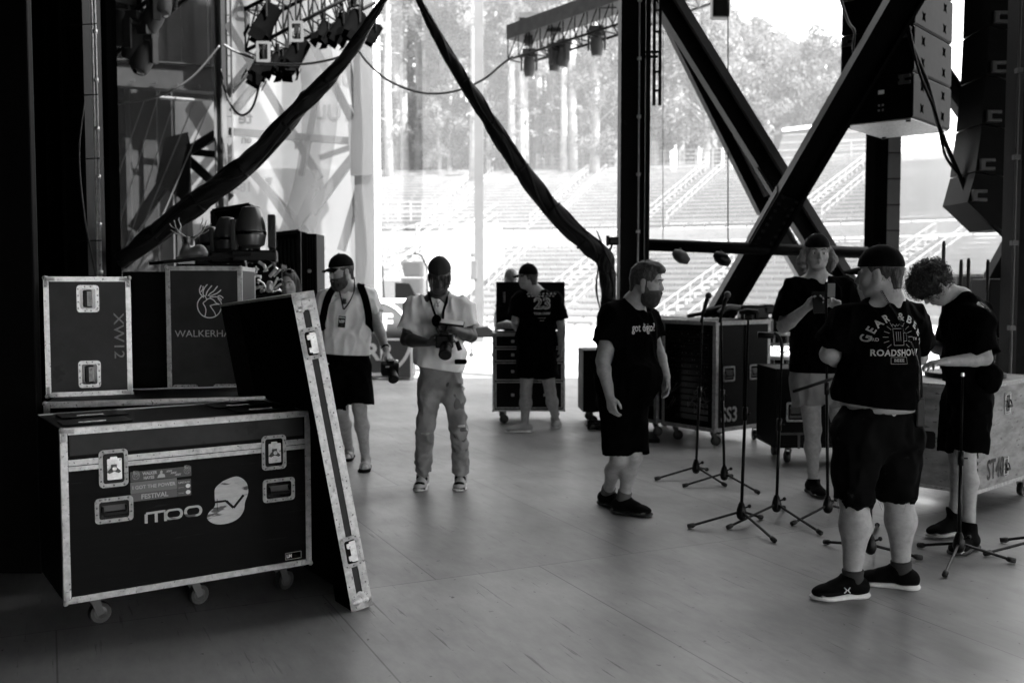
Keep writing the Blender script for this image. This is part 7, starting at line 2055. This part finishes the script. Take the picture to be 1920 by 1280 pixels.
bD, orgD, ID = person('bearded man in a black slogan shirt and shorts walking to the right', J, (.48, -.88, 0), (.93, -.36, -.16), g=dict(cw=.185, ww=.178, hw=.165, cd=.74, wd=.84, belly=1, arm=1.18, leg=.95, calf=.92), hands=hD, hk=1.05, jaw=1.08, open_mouth=.006, neckr=.066)
topD = tshirt(bD, ID, 'cloth_black', P(1170, 762, YD), sleeve=.62, loose=.022, amp=.015, seed=13, slv=.038, neckw=.080)
legwear(bD, ID, 'cloth_short', dict(a=.90, b=.92), P(1170, 738, YD).z, loose=.020, flare=.022, amp=.008, seed=14)
hairpiece(bD, ID, 'hair_brown', 'swept', strands=500, rnd=6)
beard(bD, ID, 'hair_brown', .028)
for q in 'ab': shoe(bD, ID, q, 'shoe_black', 'rubber', k=1.08, lace='cap_black'); sock(bD, ID, q, 'sock_grey', .07, .047)
fD = Vector((.48, -.88, 0)).normalized()
v, f_ = text_mesh('got digico?', .075, bold=.0006, xs=.60); project_print(topD, orgD, v, f_, P(1186, 613, YD) + fD * .35, (.88, .48, 0), (0, 0, 1), -fD, 'shirt_print', 'print_white')

# ---- E: crew man at the drawer case
YE = 10.45
J = pose(head=(989, 520, YE - .02), neck=(1005, 545, YE), chest=(1005, 588, YE), pelvis=(1005, 668, YE + .02),
         sh_a=(974, 562, YE + .02), el_a=(966, 603, YE + .02), wr_a=(972, 622, YE + .35), sh_b=(1040, 563, YE), el_b=(1053, 612, YE + .02), wr_b=(1052, 653, YE + .10),
         hip_a=(990, 672, YE), kn_a=(986, 735, YE + .01), an_a=(984, 800, YE), hip_b=(1022, 672, YE + .02), kn_b=(1032, 735, YE + .04), an_b=(1040, 800, YE + .2),
         td_a=(-.93, -.1, 0), td_b=(.15, .95, 0), ld_a=(-.2, 1, 0), ld_b=(.1, 1, 0))
J['an_a'] = Vector((G(984, 810).x, G(984, 810).y, .088)); J['an_b'] = Vector((G(1042, 803).x, G(1042, 803).y, .088))
hE = dict(a=dict(pn=(0, 0, -1), ts=(1, 0, 0), curl=.4), b=dict(pn=(-1, 0, 0), ts=(0, 1, 0), curl=.5))
bE, orgE, IE = person('man in a black numbered shirt and shorts seen from behind at the drawer case', J, (.05, 1, 0), (-.90, .42, -.08), g=dict(cw=.170, ww=.158, hw=.160, cd=.64, wd=.70, leg=1.0, calf=1.08), hands=hE, vox=.008)
topE = tshirt(bE, IE, 'cloth_black', P(1005, 664, YE), sleeve=.75, loose=.03, amp=.015, seed=17, slv=.04, vox=.008, hemw=.015)
legwear(bE, IE, 'cloth_short', dict(a=.55, b=.55), P(1005, 664, YE).z, loose=.025, flare=.03, seed=18, vox=.008)
hairpiece(bE, IE, 'hair_brown', 'undercap', strands=100); cap(bE, IE, 'cap_black', low=.032, tall=.008, brimlen=.08)
for q in 'ab': shoe(bE, IE, q, 'shoe_grey', 'sole_white', k=1.06)
bk = Vector((.05, 1, 0)).normalized(); XE = Vector((1, -.05, 0))
def oE(px, py): return P(px, py, YE - .15)
vs, fs = text_mesh('23', .155, bold=.006, xs=1.15); project_print(topE, orgE, vs, fs, oE(1017, 570), XE, (0, 0, 1), bk, 'shirt_print', 'print_grey', parent=topE)
vs, fs = text_mesh('23', .145, bold=-.002, xs=1.16); project_print(topE, orgE, vs, fs, oE(1017, 570), XE, (0, 0, 1), bk, 'print_inner', 'cloth_black', off=.006)
seg = [(-.14 + .04 * k_, .014 * (k_ % 2), -.12 + .04 * k_, .014 * (1 - k_ % 2)) for k_ in range(8)] + [(-.13 + .036 * k_, -.018, -.108 + .036 * k_, -.018) for k_ in range(8)]
vs, fs = lines2d(seg, .014); project_print(topE, orgE, vs, fs, oE(1013, 552), XE, (0, 0, 1), bk, 'shirt_print', 'print_grey')
for s_, py, sz in (('TOUR CREW', 588, .030), ('--- --- -- ----', 596, .018), ('---- ---', 601, .018)):
    vs, fs = text_mesh(s_, sz, bold=.001, xs=.95); project_print(topE, orgE, vs, fs, oE(1016, py), XE, (0, 0, 1), bk, 'shirt_print', 'print_grey')
# ---- F: man behind the open lid
YF = 14.0
J = pose(head=(957, 521, YF), neck=(966, 545, YF), chest=(968, 585, YF), pelvis=(968, 650, YF), sh_a=(944, 558, YF), el_a=(932, 590, YF - .05), wr_a=(930, 618, YF - .25), sh_b=(992, 558, YF), el_b=(1000, 590, YF), wr_b=(996, 615, YF - .2),
         hip_a=(955, 650, YF), kn_a=(955, 697, YF), an_a=(955, 740, YF), hip_b=(980, 650, YF), kn_b=(980, 697, YF), an_b=(980, 740, YF))
J = floor_fix(J)
bF, orgF, IF_ = person('grey haired man in black standing beyond the open drawer case lid', J, (-.3, 1, 0), (-.6, .8, -.1), hands=dict(a=dict(pn=(1, 0, 0), ts=(0, -1, 0), curl=.4)), vox=.010)
tshirt(bF, IF_, 'cloth_black', P(968, 655, YF), sleeve=.6, seed=20, vox=.010); legwear(bF, IF_, 'cloth_short', dict(a=.9, b=.9), P(968, 645, YF).z, seed=21, vox=.010)
hairpiece(bF, IF_, 'hair_grey', 'short')
for q in 'ab': shoe(bF, IF_, q, 'shoe_black', 'rubber')

# ---- G: man in white shirt and jeans with camera rig
YG = 7.35
J = pose(head=(824, 518, YG - .08), neck=(823, 556, YG), chest=(822, 605, YG), pelvis=(825, 712, YG + .02),
         sh_a=(780, 578, YG), el_a=(762, 637, YG - .04), wr_a=(803, 642, YG - .28), sh_b=(867, 578, YG), el_b=(883, 630, YG - .04), wr_b=(850, 618, YG - .28),
         hip_a=(807, 716, YG), kn_a=(797, 805, YG - .04), an_a=(792, 895, YG), hip_b=(846, 716, YG), kn_b=(861, 805, YG - .03), an_b=(865, 895, YG),
         td_a=(-.05, -1, 0), td_b=(-.02, -1, 0))
J['an_a'] = Vector((G(791, 915).x, G(791, 915).y + .06, .088)); J['an_b'] = Vector((G(863, 915).x, G(863, 915).y + .06, .088))
hG = dict(a=dict(pn=(.2, -.1, .9), ts=(.3, -.8, .4), hd=(.9, -.3, 0), curl=.9), b=dict(pn=(-.3, 0, -1), ts=(-.2, -.3, .4), hd=(-.85, -.25, .15), curl=.7))
bG, orgG, IG = person('man in a white shirt, cap and ripped jeans looking down at a camera rig', J, (0, -1, 0), (.06, -.93, -.42), skin='skin_dark', g=dict(cw=.168, ww=.150, hw=.135, cd=.66, wd=.70, arm=1.12, leg=.90), hands=hG, eyes='down', hk=1.02)
topG = tshirt(bG, IG, 'cloth_white', P(818, 690, YG), sleeve=.72, loose=.024, amp=.018, seed=23, slv=.030, hemdir=(-.16, 0, -1), hemw=.012)
legwear(bG, IG, 'denim', dict(a=1.90, b=1.90), P(825, 700, YG).z, loose=.008, flare=.006, amp=.012, seed=24, name='jeans')
hairpiece(bG, IG, 'hair_dark', 'undercap', strands=60)
rn = random.Random(8); b = MB()
hdG = J['head']; rG, fG, uG = IG['hr'], IG['hf'], IG['hu']
for i in range(15):
    a = rn.uniform(-.075, .078); z = .045 - abs(a) * .2; p0 = hdG + rG * a + fG * (.085 - a * a * 5) + uG * z; dn = rn.uniform(.02, .045) if abs(a) < .045 else rn.uniform(.05, .10)
    b.tube(catmull([p0 - orgG, p0 + fG * .012 + Vector((rn.uniform(-.008, .008), 0, -dn * .5)) - orgG, p0 + fG * .004 + Vector((rn.uniform(-.012, .012), 0, -dn)) - orgG], 4), [.0045] * 6 + [.0035] * 3, 6)
dr = b.build('hair_twists', 'hair_dark', bG, True)
b = MB()
for a in (.048, .060): p0 = hdG + rG * a + fG * .075 + uG * .03; b.tube(catmull([p0 - orgG, p0 + fG * .014 + rG * .006 + Vector((0, 0, -.05)) - orgG, p0 + fG * .004 + rG * .002 + Vector((0, 0, -.10)) - orgG], 4), .0042, 6)
b.build('fair_twists', 'hair_fair', bG, True)
cap(bG, IG, 'cap_grey', back=True, low=.052, tall=.006)
for q in 'ab': shoe(bG, IG, q, 'shoe_grey', 'sole_white', k=1.06, lace='shoe_white')
# pale toe box and swoosh free side panels
for q, o in zip('ab', [c for c in bG.children if c.name.startswith('shoe')]):
    an = J['an_' + q]; s = SDF(); td = Vector(J['td_' + q]).normalized(); B0 = Vector((an.x, an.y, 0)); sd_ = td.cross(Vector((0, 0, 1)))
    s.u(ellf(B0 + td * .145 + Vector((0, 0, .046)), (.042, .042, .024), [list(td), list(sd_), (0, 0, 1)]), .01)
    sdf_mesh(s, 'toe_box', 'shoe_black', o, .0048, orgG)
    s = SDF(); s.u(capf(B0 + Vector((0, 0, .075)) - td * .02, B0 + td * .05 + Vector((0, 0, .070)), .0475, .041), .01); s.cut(capf(B0 + Vector((0, 0, .06)) - td * .04 + Vector((0, 0, .06)), B0 + td * .12 + Vector((0, 0, .12)), .03, .03), .01); s.plane(B0 + Vector((0, 0, .052)), (0, 0, -1))
    sdf_mesh(s, 'shoe_panel', 'shoe_black', o, .0048, orgG)
# rips in the jeans
jn = [c for c in bG.children if c.name.startswith('jeans')][0]
tj = [v_.co + orgG for v_ in jn.data.vertices]; treeJ = BVHTree.FromPolygons(tj, [tuple(p.vertices) for p in jn.data.polygons])
def patch(px, py, w_, h_, m, name='denim_patch'):
    pts = [(w_ / 2 * math.cos(a) * rn.uniform(.75, 1.15), 0, h_ / 2 * math.sin(a) * rn.uniform(.75, 1.15)) for a in [2 * PI * k_ / 12 for k_ in range(12)]]
    project_print(jn, orgG, pts, [tuple(range(12))], P(px, py, YG - .3), (1, 0, 0), (0, 0, 1), (0, 1, 0), name, m, off=.003)
patch(867, 813, .06, .035, 'skin_dark', 'knee_rip'); patch(866, 806, .085, .018, 'print_white'); patch(793, 748, .035, .03, 'cloth_pale'); patch(866, 728, .05, .035, 'print_white'); patch(795, 820, .08, .018, 'print_dim'); patch(862, 752, .02, .02, 'cloth_pale')
# strap, necklace, wrist band
tg = [v_.co + orgG for v_ in topG.data.vertices]; treeG = BVHTree.FromPolygons(tg, [tuple(p.vertices) for p in topG.data.polygons])
def onto(tree, px, py, Yf, off=.008):
    o = Vector((0, 0, CAMH)); d = (P(px, py, Yf) - o).normalized(); h = tree.ray_cast(o, d, 30); return (h[0] - d * off) if h[0] is not None else P(px, py, Yf)
b = MB()
for pts_ in (((803, 547), (808, 565), (813, 582)), ((840, 546), (837, 565), (832, 582))):
    pp = [onto(treeG, a, c, YG - .14, .016) for a, c in pts_]; e_ = P(822 if pts_[0][0] < 820 else 830, 604, YG - .30)
    pp.append(e_); pp = [q - orgG for q in catmull(pp, 6)]; b.tube(pp, .009, 6)
b.build('neck_strap', 'cap_black', bG, True)
b = MB().tube([q - orgG for q in catmull([onto(treeG, *q, YG - .14, .004) for q in ((812, 556), (819, 566), (821, 570), (824, 566), (833, 555))], 4)], .0018, 4)
c = onto(treeG, 821, 573, YG - .14, .005) - orgG; b.beam(c + Vector((0, 0, .016)), c - Vector((0, 0, .02)), .004, .004); b.beam(c - Vector((.01, 0, 0)), c + Vector((.01, 0, 0)), .004, .004); b.build('necklace', 'rivet', bG)
# camera rig held by G
CR = P(833, 640, YG - .36)
t = thing('camera_rig', 'black camera rig with a flat monitor held by the man in jeans', 'camera', CR)
MB().bbox((.0, .03, -.0), (.125, .08, .095), .012).bbox((0, .03, .055), (.06, .06, .025), .008).build('camera_body', 'plastic_black', t)
MB().lathe([(.040, .0), (.043, -.03), (.040, -.035), (.044, -.06), (.046, -.11), (.040, -.115)], 22, Matrix.Translation((.012, -.005, -.03)) @ Matrix.Rotation(.55, 4, 'X'), axis='Y').build('lens', 'plastic_black', t, 35)
MB().lathe([(.038, -.1155), (.01, -.117)], 20, Matrix.Translation((.012, -.005, -.03)) @ Matrix.Rotation(.55, 4, 'X'), axis='Y').build('lens_glass', 'gloss_black', t)
o = MB().bbox((0, 0, 0), (.175, .11, .014), .004).build('monitor', 'plastic_black', t); o.location = (.055, -.0, .128); o.rotation_euler = (R(12), R(7), 0)
o2 = MB().bbox((0, 0, .0085), (.16, .10, .003), .001).build('screen', 'steel_light', o)
MB().tube([(0, .03, .06), (.02, .02, .12)], .010, 8).build('monitor_arm', 'plastic_black', t)
MB().ball((-.055, .02, .145), (.035, .03, .045), 14).build('wind_muff', 'drape', t, True)
MB().tube([(.09, -.01, .0), (.112, -.02, -.06)], .017, 12).build('side_grip', 'plastic_black', t, True)
b = MB(); rn = random.Random(4)
for k_ in range(5): b.tube(catmull([(.03, -.02, .04), (.06 + rn.uniform(-.02, .03), -.05, .03 + rn.uniform(-.03, .04)), (.08, -.02, -.0 + rn.uniform(-.02, .04))], 5), .003, 4)
b.build('rig_cable', 'plastic_black', t)
thing_mesh('hip_bag', MB().bbox(tuple(P(864, 678, YG - .12)), (.09, .05, .035), .012), 'cap_black', 'black strap end hanging at the hip of the man in jeans', 'strap')

# ---- H: man with backpack and camera in hand
YH = 8.25
J = pose(head=(639, 508, YH - .05), neck=(652, 543, YH), chest=(648, 590, YH), pelvis=(652, 680, YH + .02),
         sh_a=(613, 560, YH), el_a=(596, 610, YH + .02), wr_a=(602, 655, YH - .06), sh_b=(688, 556, YH), el_b=(709, 612, YH), wr_b=(724, 656, YH - .12),
         hip_a=(636, 690, YH), kn_a=(640, 770, YH + .04), an_a=(650, 860, YH + .3), hip_b=(670, 690, YH), kn_b=(674, 765, YH - .06), an_b=(680, 868, YH - .05),
         td_a=(0, -1, 0), td_b=(.05, -1, 0))
J['an_a'] = Vector((G(652, 862).x, G(652, 862).y + .1, .075)); J['an_b'] = Vector((G(683, 882).x, G(683, 882).y + .1, .075))
hH = dict(a=dict(pn=(1, 0, 0), ts=(0, -1, 0), curl=.5), b=dict(pn=(-.9, .1, 0), ts=(-.1, -1, .1), hd=(.18, -.15, -1), curl=.95))
bH, orgH, IH = person('bearded man in a white shirt and black cap carrying a backpack and a camera', J, (-.05, -1, 0), (-.72, -.68, -.22), g=dict(cw=.178, ww=.172, hw=.165, cd=.66, wd=.74, arm=1.05, leg=1.0, calf=1.0), hands=hH, hk=1.04, brow='hair_brown', vox=.007)
topH = tshirt(bH, IH, 'cloth_white', P(652, 664, YH), sleeve=.58, loose=.020, amp=.016, seed=29, slv=.032, vox=.007, hemdir=(-.05, 0, -1))
legwear(bH, IH, 'cloth_short', dict(a=.92, b=.92), P(652, 668, YH).z, loose=.024, flare=.035, seed=30, vox=.007)
cap(bH, IH, 'cap_black', low=.036, brimlen=.075); beard(bH, IH, 'hair_brown', .022); hairpiece(bH, IH, 'hair_brown', 'undercap')
th = [v_.co + orgH for v_ in topH.data.vertices]; treeH = BVHTree.FromPolygons(th, [tuple(p.vertices) for p in topH.data.polygons])
for q in 'ab':
    an = J['an_' + q]; B0 = Vector((an.x, an.y, 0)); td = Vector(J['td_' + q]).normalized(); s = SDF()
    s.u(capf(B0 - td * .05 + Vector((0, 0, .012)), B0 + td * .17 + Vector((0, 0, .012)), .045, .055, (0, 0, 1), .4), .01); s.plane(B0 + Vector((0, 0, .026)), (0, 0, 1)); s.plane(B0 + Vector((0, 0, .001)), (0, 0, -1))
    sl = sdf_mesh(s, 'sandal', 'shoe_black', bH, .006, orgH)
    s = SDF(); s.u(capf(B0 + td * .07 + Vector((0, 0, .03)), B0 + td * .12 + Vector((0, 0, .025)), .050, .046), .01); s.cut(capf(B0 + Vector((0, 0, .015)), B0 + td * .25 + Vector((0, 0, .005)), .040, .036), .004); s.plane(B0 + td * .065, -td); s.plane(B0 + td * .125, td); s.plane(B0 + Vector((0, 0, .015)), (0, 0, -1))
    sdf_mesh(s, 'sandal_strap', 'shoe_grey', sl, .005, orgH)
bp = thing('backpack', 'black backpack worn by the bearded man in the white shirt', 'backpack', orgH + Vector((0, 0, 0)))
bc = J['chest'] - orgH + Vector((0, .20, .0)); MB().bbox(tuple(bc), (.30, .18, .46), .05).build('bag_body', 'cloth_black', bp, True)
for pts_ in (((627, 538), (616, 556), (608, 585), (603, 610)), ((676, 535), (685, 560), (691, 590), (692, 612))):
    pp = [onto(treeH, a, c, YH - .14, .006) - orgH for a, c in pts_]; pp = [pp[0] + Vector((0, .10, .01))] + pp + [pp[-1] + Vector((0, .12, -.05))]
    cp = catmull(pp, 6); b = MB()
    vs = []
    for i, q in enumerate(cp):
        d = (cp[min(i + 1, len(cp) - 1)] - cp[max(i - 1, 0)]).normalized(); sd_ = d.cross(Vector((0, -1, .15))).normalized()
        for a_, c_ in ((-.030, 0), (-.026, -.010), (.026, -.010), (.030, 0), (.026, .008), (-.026, .008)): vs.append(q + sd_ * a_ + Vector((0, c_, 0)))
    n6 = len(cp); b.add(vs, [(i * 6 + j, i * 6 + (j + 1) % 6, i * 6 + 6 + (j + 1) % 6, i * 6 + 6 + j) for i in range(n6 - 1) for j in range(6)]); b.build('shoulder_strap', 'cloth_black', bp, True)
b = MB()
lp = [onto(treeH, *q, YH - .14, .013) - orgH for q in ((634, 532), (637, 548), (641, 565), (644, 580))]; b.tube(catmull(lp, 5), .005, 5)
lp = [onto(treeH, *q, YH - .14, .013) - orgH for q in ((664, 520), (664, 545), (655, 566), (645, 580))]; b.tube(catmull(lp, 5), .005, 5); b.build('lanyard', 'cap_black', bH, True)
pbd = onto(treeH, 641, 603, YH - .14, .012) - orgH
bd = MB().bbox((0, 0, 0), (.078, .004, .112), .002).build('pass_card', 'white_paint', bH, loc=pbd); bd.rotation_euler = (0, R(5), 0)
MB().box((0, -.0028, 0), (.060, .001, .094)).build('card_print', 'gloss_black', bd); text_obj('card_text', 'VIP', 'print_white', bd, (0, -.0042, 0), .034, bold=.001); text_obj('card_text', '=====', 'print_white', bd, (0, -.0042, .032), .018, bold=.001); text_obj('card_text', '-----', 'print_grey', bd, (0, -.0042, -.026), .016)
b = MB(); c = onto(treeH, 643, 548, YH - .14, .012) - orgH; c2 = onto(treeH, 646, 565, YH - .14, .012) - orgH
for q in (c, c2): b.bbox(tuple(q), (.034, .010, .044), .008)
b.tube([c, c2], .004, 5); b.build('sunglasses', 'gloss_black', bH)
wq = J['wr_b']; e = J['el_b']; d = (wq - e).normalized(); b = MB().tube([wq - d * .035 - orgH, wq - d * .02 - orgH], .034, 14); b.build('watch_band', 'cap_black', bH, True)
t = thing('photo_camera', 'black camera held low in the hand of the man with the backpack', 'camera', P(731, 690, YH - .16)); t.rotation_euler = (R(20), 0, R(20))
MB().bbox((0, 0, 0), (.14, .07, .11), .014).bbox((.0, 0, .06), (.06, .05, .03), .01).build('camera_body', 'plastic_black', t)
MB().lathe([(.034, -.02), (.040, -.05), (.044, -.11), (.038, -.118)], 20, Matrix.Translation((.01, -.01, -.015)) @ Matrix.Rotation(.3, 4, 'X'), axis='Y').build('lens', 'plastic_black', t, 35)
MB().tube([(.05, 0, .05), (.055, 0, .07)], .012, 10).build('dial', 'zinc', t); MB().bbox((-.03, -.037, .03), (.03, .003, .012), .001).build('badge_plate', 'zinc', t)

# ---- I: woman behind the lid
YI = 8.1
J = pose(head=(540, 532, YI), neck=(541, 570, YI + .03), chest=(542, 615, YI), pelvis=(542, 700, YI), sh_a=(508, 587, YI), el_a=(500, 640, YI), wr_a=(512, 680, YI - .15), sh_b=(576, 587, YI), el_b=(584, 640, YI), wr_b=(572, 680, YI - .15),
         hip_a=(526, 705, YI), kn_a=(526, 790, YI), an_a=(526, 880, YI), hip_b=(558, 705, YI), kn_b=(558, 790, YI), an_b=(558, 880, YI), td_a=(0, -1, 0), td_b=(0, -1, 0))
J = floor_fix(J)
bI, orgI, II = person('woman with long hair and sunglasses on her head looking over the leaning lid', J, (0, -1, 0), (.05, -1, -.08), g=dict(cw=.14, ww=.12, hw=.15, arm=.85, leg=.9), vox=.0075, hk=.93, jaw=.92)
tshirt(bI, II, 'cloth_black', P(542, 702, YI), seed=33, vox=.008); legwear(bI, II, 'denim_dark', dict(a=1.9, b=1.9), P(542, 700, YI).z, loose=.008, flare=.0, seed=34, vox=.008, name='jeans')
hairpiece(bI, II, 'hair_brown', 'straight', strands=400, rnd=12)
b = MB(); hc = J['head'] + Vector((0, -.075, .10)) - orgI
for sx in (-1, 1): b.ball(tuple(hc + Vector((sx * .033, 0, 0))), (.028, .012, .018), 12)
b.tube([hc - Vector((.07, -.03, 0)), hc, hc + Vector((.07, .03, 0))], .004, 5); b.build('sunglasses', 'gloss_black', bI, True)
for q in 'ab': shoe(bI, II, q, 'shoe_black', 'sole_white', k=.9)

# ---- antlered deer figure body (implicit surface as well)
t = [o for o in scene.objects if o.name.startswith('deer_figure')][0]
s = SDF(); s.u(ellf((.02, 0, .035), (.085, .055, .040)), .02); s.u(ellf((.055, -.005, .05), (.045, .04, .045)), .02); s.u(capf((-.03, -.02, .04), (-.012, -.03, .115), .030, .018), .02); s.u(capf((-.01, -.03, .125), (.0, -.065, .105), .020, .012), .012)
for sx in (-1, 1): s.u(ellf((-.008 + sx * .028, -.02, .138), (.018, .006, .009)), .005); s.u(capf((-.05, -.03, .015), (-.06, -.06 + .02 * sx, .01), .014, .010), .01)
mat('figurine', .09, .45, var=.4, vscale=12, bump=.4, bscale=50)
sdf_mesh(s, 'deer_body', 'figurine', t, .004)
